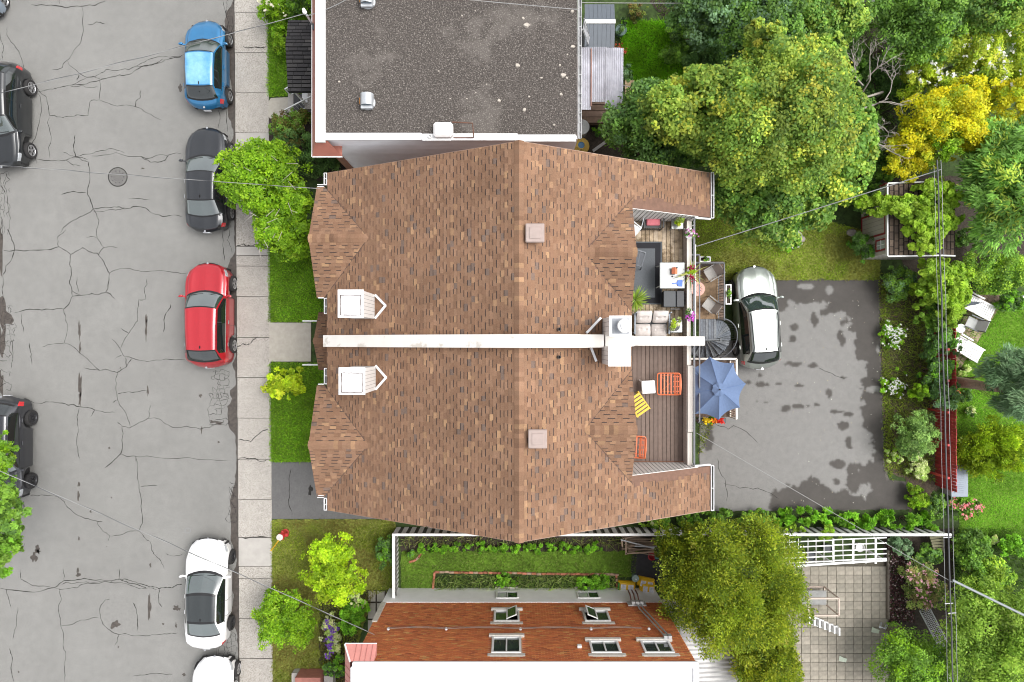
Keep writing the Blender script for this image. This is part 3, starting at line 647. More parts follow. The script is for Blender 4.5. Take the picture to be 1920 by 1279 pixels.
# gutters, fascia, downpipes at the eaves
troughM = mat('gutter_trough', (.06,.055,.05), rough=.8)
for (xa, ya, xb, yb, z) in [(XL_-.05, 5.72, XL_-.05, YT, ZE-.02), (XL_-.05, YB, XL_-.05, -5.76, ZE-.02), (XL_-.05, 1.0, XL_-.05, 1.55, ZE-.05), (XL_-.05, -1.55, XL_-.05, -1.0, ZE-.05),
                            (XE+.05, 4.5, XE+.05, YT+.02, ZE-.02), (XE+.05, YB-.02, XE+.05, -4.56, ZE-.02)]:
    dx = .05; m = MB()
    m.bar((xa-dx, ya, z), (xb-dx, yb, z), .02, .11); m.bar((xa+dx, ya, z), (xb+dx, yb, z), .02, .11); m.bar((xa, ya-.005, z-.065), (xb, yb+.005, z-.065), .12, .02)
    n = max(2, int(abs(yb-ya)/.6))
    for k in range(n+1): yy = ya+(yb-ya)*k/n; m.bar((xa-dx, yy, z+.05), (xa+dx, yy, z+.05), .02, .015)
    gt = m.build('gutter', whiteM, house); m = MB(); m.box((xa, (ya+yb)/2, z-.045), (2*dx-.022, abs(yb-ya)-.01, .01)); m.build('trough', troughM, gt)
for sy in (1, -1):
    yy = sy*5.69; m = MB(); m.bar((-7.13, yy+.04, ZE-.06), (XL_-.12, yy+.04, ZE-.06), .02, .11); m.bar((-7.13, yy-.04, ZE-.06), (XL_-.12, yy-.04, ZE-.06), .02, .11); m.bar((-7.13, yy, ZE-.125), (XL_-.12, yy, ZE-.125), .10, .02); gt = m.build('gutter', whiteM, house)
    m = MB(); m.box((-7.0, yy, ZE-.10), (.26, .058, .01)); m.build('trough', troughM, gt)
    yy = sy*1.58; m = MB(); m.bar((-7.1, yy, ZE-.06), (XL_-.12, yy, ZE-.06), .03, .10); m.build('gutter', whiteM, house); m = MB(); m.bar((-6.85, yy, ZE-.15), (-6.5, yy, ZE-.6), .06); m.build('downpipe', whiteM, house)
for s_, yy in ((1, 4.47), (-1, -4.53)): m = MB(); m.bar((6.62, yy, ZE+.20), (XE-.02, yy, ZE-.06), .05, .12); m.build('rake_trim', whiteM, house)
for yy in (YT+.012, YB-.012):
    m = MB()
    m.hull8([(XL_, yy-.01, ZE-.22), (XR, yy-.01, ZR-.22), (XR, yy+.01, ZR-.22), (XL_, yy+.01, ZE-.22)], [(XL_, yy-.01, ZE-.02), (XR, yy-.01, ZR-.02), (XR, yy+.01, ZR-.02), (XL_, yy+.01, ZE-.02)])
    m.hull8([(XR, yy-.01, ZR-.22), (XE, yy-.01, ZE-.22), (XE, yy+.01, ZE-.22), (XR, yy+.01, ZR-.22)], [(XR, yy-.01, ZR-.02), (XE, yy-.01, ZE-.02), (XE, yy+.01, ZE-.02), (XR, yy+.01, ZR-.02)]); m.build('fascia', mat('fascia', (.30,.20,.15), rough=.6), house)
# walls
m = MB(); m.prism([(-6.4, -5.85), (6.6, -5.85), (6.6, 5.8), (-6.4, 5.8)], 0, 4.72)
m.prism([(-6.4, -5.85), (3.72, -5.85), (3.72, 5.8), (-6.4, 5.8)], 4.72, 5.45)
for yy in (5.8, -5.85):   # gable walls
    s_ = .12 if yy < 0 else -.12
    m._add([(-6.4, yy, 5.45), (6.6, yy, 5.45), (XR, yy, ZR-.3), (-6.4, yy+s_, 5.45), (6.6, yy+s_, 5.45), (XR, yy+s_, ZR-.3)], [[0,1,2],[3,5,4],[0,2,5,3],[1,4,5,2],[0,3,4,1]])
m.build('wall', wallM, house)
# --- terrace cut into the back of the roof
FL = 4.80; TX0, TX1, TY0, TY1 = 3.75, 6.42, -4.52, 4.50
m = MB(); m.box(((TX0+6.6)/2, 0, FL-.045), (6.6-TX0, TY1-TY0, .05)); terr = m.build('terrace_floor', mat('terrace_base', (.04,.033,.028), rough=1), house)
brownM = [mat('brown_board_%d' % i, c, rough=.85, var=.12, scale=7, bump=.2, bscale=60) for i, c in enumerate([(.150,.108,.088),(.138,.100,.082),(.162,.118,.097)])]
woodM = [mat('old_board_%d' % i, c, rough=.9, var=.30, scale=6, bump=.35, bscale=50, big=.35, bigscale=2.2, big_col=(.17,.12,.07)) for i, c in enumerate([(.40,.31,.21),(.33,.25,.165),(.46,.37,.27)])]
gq = np.random.default_rng(12); x = TX0; bw = .158
while x < TX1-.02:
    w_ = min(bw, TX1-x); m = MB(); m.bbox((x+w_/2, (TY0-.12)/2, FL+gq.uniform(-.002, .002)), (w_-.014, -TY0-.12, .03), bv=.004); m.build('board', brownM[int(gq.integers(3))], terr)
    m = MB(); splits = [.12, gq.uniform(1.3, 1.9), gq.uniform(2.9, 3.6), TY1]
    for a, b in zip(splits[:-1], splits[1:]):
        m = MB(); m.bbox((x+w_/2, (a+b)/2, FL+gq.uniform(-.003, .003)), (w_-.014, b-a-.008, .03), bv=.004); m.build('board', woodM[int(gq.integers(3))], terr)
    x += bw
# wall behind the terrace with glazed doors, under the roof edge
m = MB(); m.box((3.66, 0, 6.0), (.1, TY1-TY0, 2.4)); m.build('back_wall', sidingM, house)
for yy in (2.9, -2.9):
    m = MB(); m.box((3.73, yy, 5.85), (.05, 2.2, 2.05)); fr = m.build('patio_door', whiteM, house)
    for s_ in (-1, 1): m = MB(); m.box((3.762, yy+s_*.53, 5.85), (.02, .94, 1.86)); m.build('pane', mat('glass_dark', (.03,.04,.045), rough=.04, var=0, spec=.8), fr)
# terrace side walls clad in siding, tops following the roof
g2 = MB()
for yw, s_ in ((4.50, 1), (-4.56, -1)):
    y1 = yw+s_*.05; m = MB()
    m.hull8([(4.02, yw, FL), (6.75, yw, FL), (6.75, y1, FL), (4.02, y1, FL)], [(4.02, yw, zR(4.02)-.02), (6.75, yw, zR(6.75)-.02), (6.75, y1, zR(6.75)-.02), (4.02, y1, zR(4.02)-.02)]); m.build('side_wall', sidingM, house)
    for k in range(17):
        x = 4.1+k*.155; g2.box((x, yw-s_*.004, (FL+zR(x))/2), (.012, .012, zR(x)-FL-.06))
o = g2.build('siding_joint', lineM, house); o['kind'] = 'stuff'
# outer parapet: vertical boards inside, white cap
par = MB().box((6.50, 0, (FL-1.2+5.38)/2), (.12, TY1-TY0, 5.38-FL+1.2)).build('parapet', mat('parapet_core', (.30,.27,.24), rough=.9), house)
gq = np.random.default_rng(13); y = TY0
while y < TY1:
    m = MB(); m.box((6.434, y+.055, (FL+5.37)/2), (.014, .105, 5.37-FL)); m.build('siding_board', mat('pinkish_siding', (.43,.37,.335), rough=.7, var=.08), par); y += .118
for (a, b, x0, x1) in [(1.12, 4.42, 6.42, 6.60), (.1, 1.10, 6.42, 6.56), (-.88, -.1, 6.42, 6.58), (-3.35, -.90, 6.46, 6.72), (-4.56, -3.37, 6.44, 6.62)]:
    m = MB(); m.bbox(((x0+x1)/2, (a+b)/2, 5.40), (x1-x0, b-a, .05), bv=.01); m.build('parapet_cap', creamM, par)
for (a, b) in [(.1, 3.55)]:
    m = MB(); m.bbox((6.73, (a+b)/2, 5.36), (.07, b-a, .05), bv=.01); m.build('parapet_cap', whiteM, par)
m = MB()
m.bar((6.645, 4.45, 5.62), (6.645, -4.6, 5.62), .045, .045); m.bar((6.645, 4.45, 5.47), (6.645, -4.6, 5.47), .02, .02)
m.bar((5.6, 4.58, 5.66), (6.66, 4.50, 5.66), .05, .05); m.bar((5.6, -4.66, 5.66), (6.66, -4.60, 5.66), .05, .05)
for k in range(90): y = 4.4-k*.1; m.bar((6.645, y, 5.40), (6.645, y, 5.6), .013)
m.build('handrail', greyrailM, house)
# party wall through the roof with its white cap
m = MB(); cap = MB()
pts = [(-6.82, zL(-6.77)+.30), (-.9, zL(-.9)+.36), (XR, ZR+.34), (2.95, zR(2.95)+.62), (3.0, zR(3.0)+.62), (3.62, zR(3.0)+.30), (4.09, zR(4.06)+.34), (4.15, 6.36), (6.86, 6.15)]
wds = [.36, .36, .36, .36, .36, .36, .28, .26, .26]
for i in range(len(pts)-1):
    (xa, za), (xb, zb) = pts[i], pts[i+1]; wa, wb = wds[i], wds[i+1]
    if xb-xa < .052: continue
    cap.hull8([(xa, -wa/2-.03, za-.05), (xb, -wb/2-.03, zb-.05), (xb, wb/2+.03, zb-.05), (xa, wa/2+.03, za-.05)], [(xa, -wa/2-.03, za+.02), (xb, -wb/2-.03, zb+.02), (xb, wb/2+.03, zb+.02), (xa, wa/2+.03, za+.02)])
    zb0 = 4.0 if xa < 3 else FL-.2
    m.hull8([(xa, -wa/2+.02, zb0), (xb, -wb/2+.02, zb0), (xb, wb/2-.02, zb0), (xa, wa/2-.02, zb0)], [(xa, -wa/2+.02, za-.052), (xb, -wb/2+.02, zb-.052), (xb, wb/2-.02, zb-.052), (xa, wa/2-.02, za-.052)])
pw = m.build('party_wall', sidingM, house); cap.build('party_wall_cap', mat('cap_paint', (.66,.63,.59), rough=.5, var=.05, scale=1.5, big=.16, bigscale=1.3, big_col=(.50,.46,.41)), pw)
# clad chimneys
def chimney(x0, x1, y0, y1, ztop, side, zdrop, name, cowl=False, seam=True):
    xm = x0 if side < 0 else x1; zl = min(main_z(x0), main_z(x1))-.2
    m = MB(); m.prism([(x0, y0), (x1, y0), (x1, y1), (x0, y1)], zl, ztop-.05); ch = m.build(name, sidingM, house)
    j = MB(); n = int((y1-y0)/.115)
    for k in range(1, n):
        yy = y0+(y1-y0)*k/n
        for xx in (x0-.001, x1+.001): j.box((xx, yy, (zl+ztop-.06)/2), (.006, .011, ztop-.08-zl))
    n2 = int((x1-x0)/.115)
    for k in range(1, n2):
        xx = x0+(x1-x0)*k/n2
        for yy in (y0-.001, y1+.001): j.box((xx, yy, (zl+ztop-.06)/2), (.011, .006, ztop-.08-zl))
    o = j.build('siding_joint', mat('siding_shade', (.27,.25,.24), rough=1), ch); o['kind'] = 'stuff'
    m = MB(); e = .03; m.prism([(x0-e, y0-e), (x1+e, y0-e), (x1+e, y1+e), (x0-e, y1+e)], ztop-.05, ztop); m.build('chimney_cap', whiteM, ch)
    cx_, cy_ = (x0+x1)/2, (y0+y1)/2
    if cowl:
        m = MB(); m.prism([(x0+.05, y0+.05), (x1-.05, y0+.05), (x1-.05, y1-.05), (x0+.05, y1-.05)], ztop+.001, ztop+.012); m.build('cap_plate', mat('grey_flashing', (.22,.23,.25), rough=.5, var=.3, scale=5), ch)
        m = MB(); m.lathe([(.12,0),(.12,.22),(.2,.22),(.22,.25),(.2,.30),(.13,.31),(.12,.36),(.02,.37)], (cx_+.08, cy_, ztop+.01), 24); m.build('cowl', whiteM, ch, smooth=True)
    elif seam:
        m = MB(); a, b, c, d = x0+.06, x1-.06, y0+.05, y1-.15
        gq = np.random.default_rng(int(x0*100+999))
        for p, q in (((a, c), (b, c)), ((b, c), (b, d)), ((b, d), (a, d)), ((a, d), (a, c))):
            for t in range(6):
                s0, s1 = t/6, (t+1)/6; m.bar((p[0]+(q[0]-p[0])*s0+gq.normal()*.004, p[1]+(q[1]-p[1])*s0+gq.normal()*.004, ztop+.006), (p[0]+(q[0]-p[0])*s1, p[1]+(q[1]-p[1])*s1, ztop+.006), .018+abs(gq.normal())*.008, .008)
        m.build('cap_seam', mat('old_sealant', (.11,.08,.075), rough=1), ch)
        m = MB(); m.bbox(((a+b)/2, (c+d)/2, ztop+.008), (b-a-.05, d-c-.05, .02), bv=.008); m.build('cap_lid', whiteM, ch)
    return ch
c1 = chimney(-5.56, -4.79, .78, 1.62, 8.58, -1, 0, 'chimney'); c2 = chimney(-5.54, -4.75, -1.70, -.88, 8.55, -1, 0, 'chimney')
c3 = chimney(2.99, 3.60, .17, .74, 9.75, 1, 0, 'chimney', cowl=True); c4 = chimney(2.96, 3.58, -.74, -.17, 9.75, 1, 0, 'chimney', seam=False)
m = MB()
def vstrip(pts):
    m = MB()
    q = [(x, y, main_z(x)+.05) for x, y in pts]
    for a, b in zip(q[:-1], q[1:]): m = MB(); m.bar(a, b, .075, .07); m.build('flashing_strip', whiteM, house)
vstrip([(-4.76, 1.60), (-4.36, 1.22), (-4.76, .80)]); vstrip([(-4.74, -.86), (-4.34, -1.26), (-4.74, -1.68)])
vstrip([(2.42, .26), (2.92, .76)]); vstrip([(2.58, -.22), (2.76, -.66)]); vstrip([(3.66, .2), (3.84, .30)]); vstrip([(3.66, -.2), (3.9, -.26)])
ventM = mat('vent_brown', (.30,.235,.21), rough=.6, var=.06)
for px, py in ((1003, 437), (1008, 823)):
    zz = 9.55; c = P(px, py, zz); v = .29
    m = MB(); m.box((c.x, c.y, main_z(c.x)+.06), (.42, .42, .34)); vb = m.build('roof_vent', ventM, house)
    m = MB(); m.bbox((c.x, c.y, zz), (.58, .58, .10), bv=.025); m.bbox((c.x, c.y, zz+.056), (.36, .36, .03), bv=.015); m.build('vent_cap', ventM, vb)
for px, py in ((1050, 617), (1050, 670)):
    m = MB(); c = P(px, py, 9.2); m.lathe([(.055, -.25), (.055, .16), (.04, .16), (.04, .02)], (c.x, c.y, main_z(c.x)), 14); m.build('vent_pipe', mat('black_pipe', (.03,.03,.032), rough=.5), house)
# entrance: dark landing and white rails
m = MB(); m.prism([(-7.72, -1.0), (-6.4, -1.0), (-6.4, 1.0), (-7.72, 1.0)], .05, .42); m.build('landing', mat('slate', (.055,.06,.068), rough=.8, var=.2), house)
for yy in (.86, -1.02):
    m = MB(); z1 = 1.25; m.bar((-8.95, yy+(.0), z1), (-7.3, yy, z1), .05, .05); m.bar((-8.95, yy, z1), (-8.95, yy, .1), .05)
    for k in range(8): m.bar((-8.85+k*.2, yy, .1), (-8.85+k*.2, yy, z1), .018)
    m.build('railing', whiteM, house)
m = MB()
for yy, s_ in ((1.35, 1), (-1.35, -1)):
    m.bar((-6.95, yy-.28, 2.6), (-6.95, yy+.28, 2.6), .05, .05); m.bar((-6.6, yy-.28, 2.6), (-6.6, yy+.28, 2.6), .05, .05); m.bar((-7.1, yy-s_*.28, 2.6), (-6.5, yy-s_*.28, 2.6), .05)
    for k in range(4): m.bar((-6.95+.11*k, yy-.28, 2.6), (-6.95+.11*k, yy+.28, 2.6), .025)
m.build('balcony_rail', whiteM, house)

# ------------------------------------------------------------------ neighbour above: flat gravel roof
nb = thing('flat_roof_house', 'flat gravel roofed house with white edge caps and a white sided wall', 'house', (-2.2, 10, .1))
HN = 7.0; nx0, nx1, ny0, ny1 = -6.62, 2.26, 6.98, 16.5
gravelM = mat('gravel_roof', (.060,.051,.045), rough=1, var=.55, scale=26, bump=.8, bscale=60, speck=(.20,.18,.162), speckscale=21, speckamt=.25, big=.22, bigscale=.4, big_col=(.10,.088,.078))
m = MB(); m.prism([(nx0, ny0), (nx1, ny0), (nx1, ny1), (nx0, ny1)], 0.05, HN-.06); m.build('wall', sidingM, nb)
m = MB(); m.poly([(nx0+.2, ny0+.1, HN-.055), (nx1-.02, ny0+.1, HN-.055), (nx1-.02, ny1, HN-.055), (nx0+.2, ny1, HN-.055)]); nroof = m.build('roof', gravelM, nb)
# white clapboards on the side wall facing the brown roof
k = 0; z = .4
while z < HN-.12:
    m = MB(); m.hull8([(nx0, ny0-.035, z), (nx1, ny0-.035, z), (nx1, ny0-.002, z), (nx0, ny0-.002, z)], [(nx0, ny0-.012, z+.165), (nx1, ny0-.012, z+.165), (nx1, ny0-.002, z+.165), (nx0, ny0-.002, z+.165)]); m.build('clapboard', mat('pale_siding', (.80,.80,.83), rough=.5, var=.05, scale=2), nb); z += .168
for (x0, x1, yo) in [(nx0-.02, -3.1, 0), (-3.1, -2.1, -.03), (-2.1, .2, -.02), (.2, 2.2, -.06)]:
    m = MB(); m.bbox(((x0+x1)/2, ny0+.05+yo, HN), (x1-x0-.01, .24, .10), bv=.015); m.build('edge_cap', whiteM, nb)
m = MB(); m.bbox((nx0+.03, (ny0+ny1)/2-.05, HN+.002), (.34, ny1-ny0+.2, .10), bv=.015); m.bar((nx0+.06, ny0+.1, HN+.06), (nx0+.06, ny1, HN+.06), .02, .02); m.build('edge_cap', whiteM, nb)
mansM = mat('red_metal', (.36,.135,.10), rough=.5, var=.1, scale=3)
def mansard(m, x0, z1, z0, fl, yb, yt):
    m._add([(x0, yb, z1), (x0, yt, z1), (x0-fl, yt, z0), (x0-fl, yb-fl*.8, z0)], [[0,1,2,3]])
m = MB(); zt, zb = HN-.06, HN-.85; fx = nx0-.14
m._add([(fx, ny0-.03, zt), (fx, ny1, zt), (fx-.36, ny1, zb), (fx-.36, ny0-.40, zb), (-6.05, ny0-.40, zb), (-6.40, ny0-.03, zt)], [[0,1,2,3],[0,3,4,5]])
m._add([(fx-.36, ny1, zb), (fx-.36, ny0-.40, zb), (-6.05, ny0-.40, zb), (-6.05, ny1, zb)], [[0,1,2,3]]); m.build('mansard', mansM, nb)
m = MB(); m.bar((fx-.37, ny0-.41, zb-.03), (fx-.37, ny1, zb-.03), .04, .06); m.bar((fx-.37, ny0-.41, zb-.03), (-6.05, ny0-.41, zb-.03), .04, .06); m.build('mansard_trim', whiteM, nb)
m = MB(); m.prism([(nx0-.02, ny0-.06), (nx0+.25, ny0-.06), (nx0+.25, ny0-.005), (nx0-.02, ny0-.005)], 0, zb); m.prism([(nx0-.04, ny0-.05), (nx0-.003, ny0-.05), (nx0-.003, ny1), (nx0-.04, ny1)], 0, zb); m.build('brick_corner', wallM, nb)
# right edge gutter
m = MB(); m.bar((nx1+.03, ny0+.0, HN-.03), (nx1+.03, ny1, HN-.03), .02, .08); m.bar((nx1+.13, ny0+.0, HN-.05), (nx1+.13, ny1, HN-.05), .02, .08); m.bar((nx1+.08, ny0, HN-.1), (nx1+.08, ny1, HN-.1), .10, .02)
for k in range(30): m.bar((nx1+.03, ny0+.2+k*.33, HN+.01), (nx1+.13, ny0+.2+k*.33, HN+.01), .02, .02)
m.build('gutter', mat('old_gutter', (.34,.34,.34), rough=.5, var=.3, scale=4), nb)
# gooseneck vents
galvM = mat('galvanised', (.50,.52,.54), rough=.35, metal=.55, var=.1)
def gooseneck(px, py):
    c = P(px, py, HN+.3); v = MB(); 
    v.lathe([(.26,0),(.24,.03),(.2,.05)], (c.x, c.y, HN-.05), 20)
    q = []; 
    for k in range(9):
        a = math.pi*k/8; q.append(Vector((0, .0+.21*math.cos(a), .25+.21*math.sin(a))))
    b = v.build('roof_vent', galvM, nb)
    h = MB(); ring = [(.23*math.cos(math.pi*k/8), .23*math.sin(math.pi*k/8)) for k in range(9)]
    for yy0, yy1 in ((-.16, .24),):
        vs = [(c.x+x, c.y+yy, HN+.1+z) for yy in (yy0, yy1) for x, z in ring]; h._add(vs, [[k, k+1, 10+k, 9+k] for k in range(8)]+[list(range(9, 18))])
    h.box((c.x, c.y-.20, HN+.12), (.40, .14, .12)); h.box((c.x, c.y+.02, HN+.02), (.40, .38, .14)); h.build('vent_hood', galvM, b, smooth=True)
    d = MB(); d.box((c.x, c.y-.165, HN+.2), (.34, .01, .1)); d.build('vent_mouth', mat('vent_mouth', (.10,.13,.16), rough=.6), b)
    d = MB(); d.box((c.x-.245, c.y, HN+.08), (.02, .2, .16)); d.build('rust', mat('rust', (.32,.13,.03), rough=.9, var=.3), b)
gooseneck(686, 186); gooseneck(686, -6)
m = MB(); c = P(830, 241, HN+.35); m.bbox((c.x, c.y, HN+.12), (.66, .50, .36), bv=.07); hb = m.build('vent_box', mat('dented_white', (.72,.70,.69), rough=.4, var=.07, scale=6, bump=.3, bscale=4), nb)
m = MB(); c = P(806, 256, HN+.1); m.lathe([(.06,-.1),(.06,.2),(.045,.2),(.045,.05)], (c.x, c.y, HN-.05), 14); m.bbox((c.x+.42, c.y-.06, HN-.02), (.48, .08, .05), bv=.01); m.build('stack_pipe', whiteM, nb)
rustM = mat('rusty_pipe', (.12,.055,.035), rough=.9, var=.3)
m = MB(); m.tube([P(848,229,HN+.45), P(886,231,HN+.45), P(888,255,HN+.4), P(888,258,HN-.05)], .022, 8); m.tube([P(850,258,HN+.1), P(888,258,HN+.1)], .016, 6); m.build('rusty_bracket', rustM, nb, smooth=True)
# loose stones on the roof
gq = np.random.default_rng(21)
stones = [(987,46,.11,.07,'cream flat stone slab lying near the top of the gravel roof'), (981,33,.05,.05,None), (1074,86,.09,.05,'pale brick chip near the gutter at the top of the gravel roof'), (1056,140,.09,.08,'grey broken stone cluster piece in the pale streak of the gravel roof'), (1063,145,.04,.04,None), (1052,176,.05,.05,None), (983,205,.06,.06,None), (1015,145,.05,.03,None), (992,180,.04,.03,None), (970,122,.09,.07,'tan stone beside a dark ring on the gravel roof'), (936,188,.06,.06,None), (1073,20,.06,.06,None), (635,152,.04,.03,None), (822,132,.04,.02,None), (1039,233,.04,.04,None), (866,28,.03,.03,None), (1050,121,.04,.04,None), (1064,101,.03,.03,None), (875,184,.03,.02,None), (844,184,.03,.02,None), (892,173,.03,.02,None), (912,157,.03,.02,None), (891,19,.03,.02,None)]
stoneM = mat('pale_stone', (.40,.36,.31), rough=.9, var=.15, scale=20)
for i, (px, py, a, b, lab) in enumerate(stones):
    c = P(px, py, HN); m = MB(); n = 7; an = gq.uniform(0, 6.28)
    ring = [(c.x+a*math.cos(an+6.28*k/n)*gq.uniform(.7, 1.2)*1.2, c.y+b*math.sin(an+6.28*k/n)*gq.uniform(.7, 1.2)*1.2) for k in range(n)]
    vs = [(x, y, HN-.06) for x, y in ring]+[(c.x+(x-c.x)*.7, c.y+(y-c.y)*.7, HN-.055+b*.8) for x, y in ring]
    m._add(vs, [[k, (k+1) % n, n+(k+1) % n, n+k] for k in range(n)]+[list(range(n, 2*n))])
    single('stone', lab or 'small pale stone lying loose on the dark gravel roof', 'stone', m, stoneM, 'loose stones on the gravel roof' if not lab else 'larger stones on the gravel roof')
# porch with black shingles
pz0, pz1 = 2.75, 3.25
def pr(px, py): 
    q = P(px, py, 2.9); return (q.x, q.y)
por = thing('porch', 'small porch with black shingled roof above white entry steps', 'porch', (-8.6, 11.4, .1))
pa = [pr(541,38), pr(592,36), pr(592,172), pr(545,172)]
yr = pr(540, 92)[1]; ya, yb_ = pa[0][1], pa[3][1]
xf = pr(540, 92)[0]
def zp(x, y): return 3.2-.30*abs(y-yr)/max(.1, (ya-yr) if y > yr else (yr-yb_))
m = MB(); BT = []
BPAL = [(.050,.048,.050,4), (.062,.060,.060,3), (.042,.041,.043,3), (.080,.075,.074,1)]
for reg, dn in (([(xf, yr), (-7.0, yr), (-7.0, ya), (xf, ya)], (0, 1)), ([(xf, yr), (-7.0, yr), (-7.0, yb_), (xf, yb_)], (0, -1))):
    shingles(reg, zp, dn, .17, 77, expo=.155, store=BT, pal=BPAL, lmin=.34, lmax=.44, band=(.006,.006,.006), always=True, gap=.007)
    m._add([(x, y, zp(x, y)) for x, y in reg]+[(x, y, zp(x, y)-.16) for x, y in reg], [[0,1,2,3],[7,6,5,4],[0,1,5,4],[1,2,6,5],[2,3,7,6],[3,0,4,7]])
pro = m.build('roof', mat('porch_deck', (.02,.02,.02), rough=1), por)
for vs, fs, cs, _ in BT:
    q = MB(); q.v = list(vs); q.f = list(fs); q.c = list(cs); q.m = [0]*len(fs); q.build('shingle', shingleM, pro)
m = MB()
for x in (xf+.15, -7.2):
    for y in (ya-.2, yb_+.15): m.box((x, y, 1.5), (.08, .08, 2.7))
m.build('post', whiteM, por)
m = MB(); m.prism([(xf+.1, yb_-.05), (-6.9, yb_-.05), (-6.9, ya-.2), (xf+.1, ya-.2)], .05, 1.0); m.build('porch_floor', conc2M, por)
stp = thing('entry_steps', 'dark entry steps with white metal railings beside a grey stone slab', 'steps', tuple(P(560, 190, .1)))
for k in range(4):
    a = P(540+k*11, 175, .3+.2*k); m = MB(); m.box((a.x+.12, a.y-.42, .1+.1*(k+1)), (.24, .8, .2*(k+1))); m.build('step', mat('step_dark', (.06,.06,.062), rough=.8) if k else conc2M, stp)
m = MB(); c = P(572, 182, 1.0); m.bbox((c.x, c.y, 1.0), (.26, .5, .05)); m.build('mat', whiteM, stp)
m = MB()
for y0 in (P(0, 164, 1).y, P(0, 203, 1).y):
    a = Vector((P(535, 0, .9).x, y0-.05, .95)); b = Vector((P(584, 0, 1.9).x, y0+.18, 1.95)); m.bar(a, b, .045); m.bar(a, (a.x, a.y, .1), .04)
    for k in range(9):
        p = a.lerp(b, (k+.5)/9); m.bar(p, (p.x, p.y, p.z-.85), .02)
    m.bar((a.x, a.y, a.z-.7), (b.x, b.y, b.z-.8), .03)
m.build('railing', whiteM, stp)
struct('slab_path', MB().prism([(p.x+.0, p.y) for p in PL([(504,190),(508,184),(545,182),(545,222),(506,222),(503,216)], .12)], .05, .125), walkM)
# ------------------------------------------------------------------ brick house below
bh = thing('brick_house', 'orange brick two storey house with white roof and white painted foundation', 'house', (.4, -14, .1))
HB = 7.12; bx0, bx1, by = -5.45, 6.32, -11.02
FD = 1.72
m = MB(); m.prism([(bx0, by-.02), (bx1, by-.02), (bx1, -20), (bx0, -20)], FD, HB-.08); m.build('wall', mat('mortar', (.58,.38,.25), rough=1, var=.15), bh)
m = MB(); m.prism([(bx0-.01, by+.03), (bx1+.01, by+.03), (bx1+.01, -20), (bx0-.01, -20)], 0, FD); m.build('foundation', mat('white_paint', (.80,.80,.81), rough=.8, var=.05, scale=2, bump=.2, bscale=30), bh)
# windows (x centre, z bottom, z top, width, opening sash)
WN = [(-.21, 2.62, 3.72, 1.02, 1), (3.38, 2.62, 3.72, 1.02, -1), (-.2, 5.12, 6.42, 1.06, 0), (3.34, 5.46, 6.42, 1.06, 0), (5.22, 5.46, 6.42, 1.06, 0)]
brM = mat('brick', attr=True, rough=.8, var=.12, scale=30, bump=.25, bscale=120)
gq = np.random.default_rng(31); m = MB(); z = FD+.01; row = 0
while z < HB-.12:
    x = bx0-(row % 2)*.108
    while x < bx1:
        L = .206; xa, xb = max(x, bx0), min(x+L, bx1)
        if xb-xa > .03 and not any(abs((xa+xb)/2-w[0]) < w[3]/2+.06 and w[1]-.16 < z+.03 < w[2]+.22 for w in WN):
            t = gq.uniform(); c = np.array((.47,.135,.045) if t < .60 else (.52,.185,.058) if t < .87 else (.35,.095,.038) if t < .96 else (.50,.26,.09))
            m.col = tuple(np.clip(c*(1+gq.normal()*.10), .01, .9)); y1 = by+gq.uniform(.004, .009)
            m._add([(xa, by-.02, z), (xb, by-.02, z), (xb, y1, z), (xa, y1, z), (xa, by-.02, z+.064), (xb, by-.02, z+.064), (xb, y1, z+.064), (xa, y1, z+.064)], [[2,3,7,6],[4,5,6,7],[0,3,2,1],[1,2,6,5],[3,0,4,7]])
        x += L+.018
    z += .076; row += 1
o = m.build('brick', brM, bh); o['kind'] = 'stuff'
stoneS = mat('lintel_stone', (.50,.47,.42), rough=.9, var=.15, scale=8)
glassM = mat('window_glass', (.030,.045,.038), rough=.03, var=.25, scale=3, spec=.9)
frameM = mat('window_frame_white', (.70,.70,.69), rough=.4, var=.04)
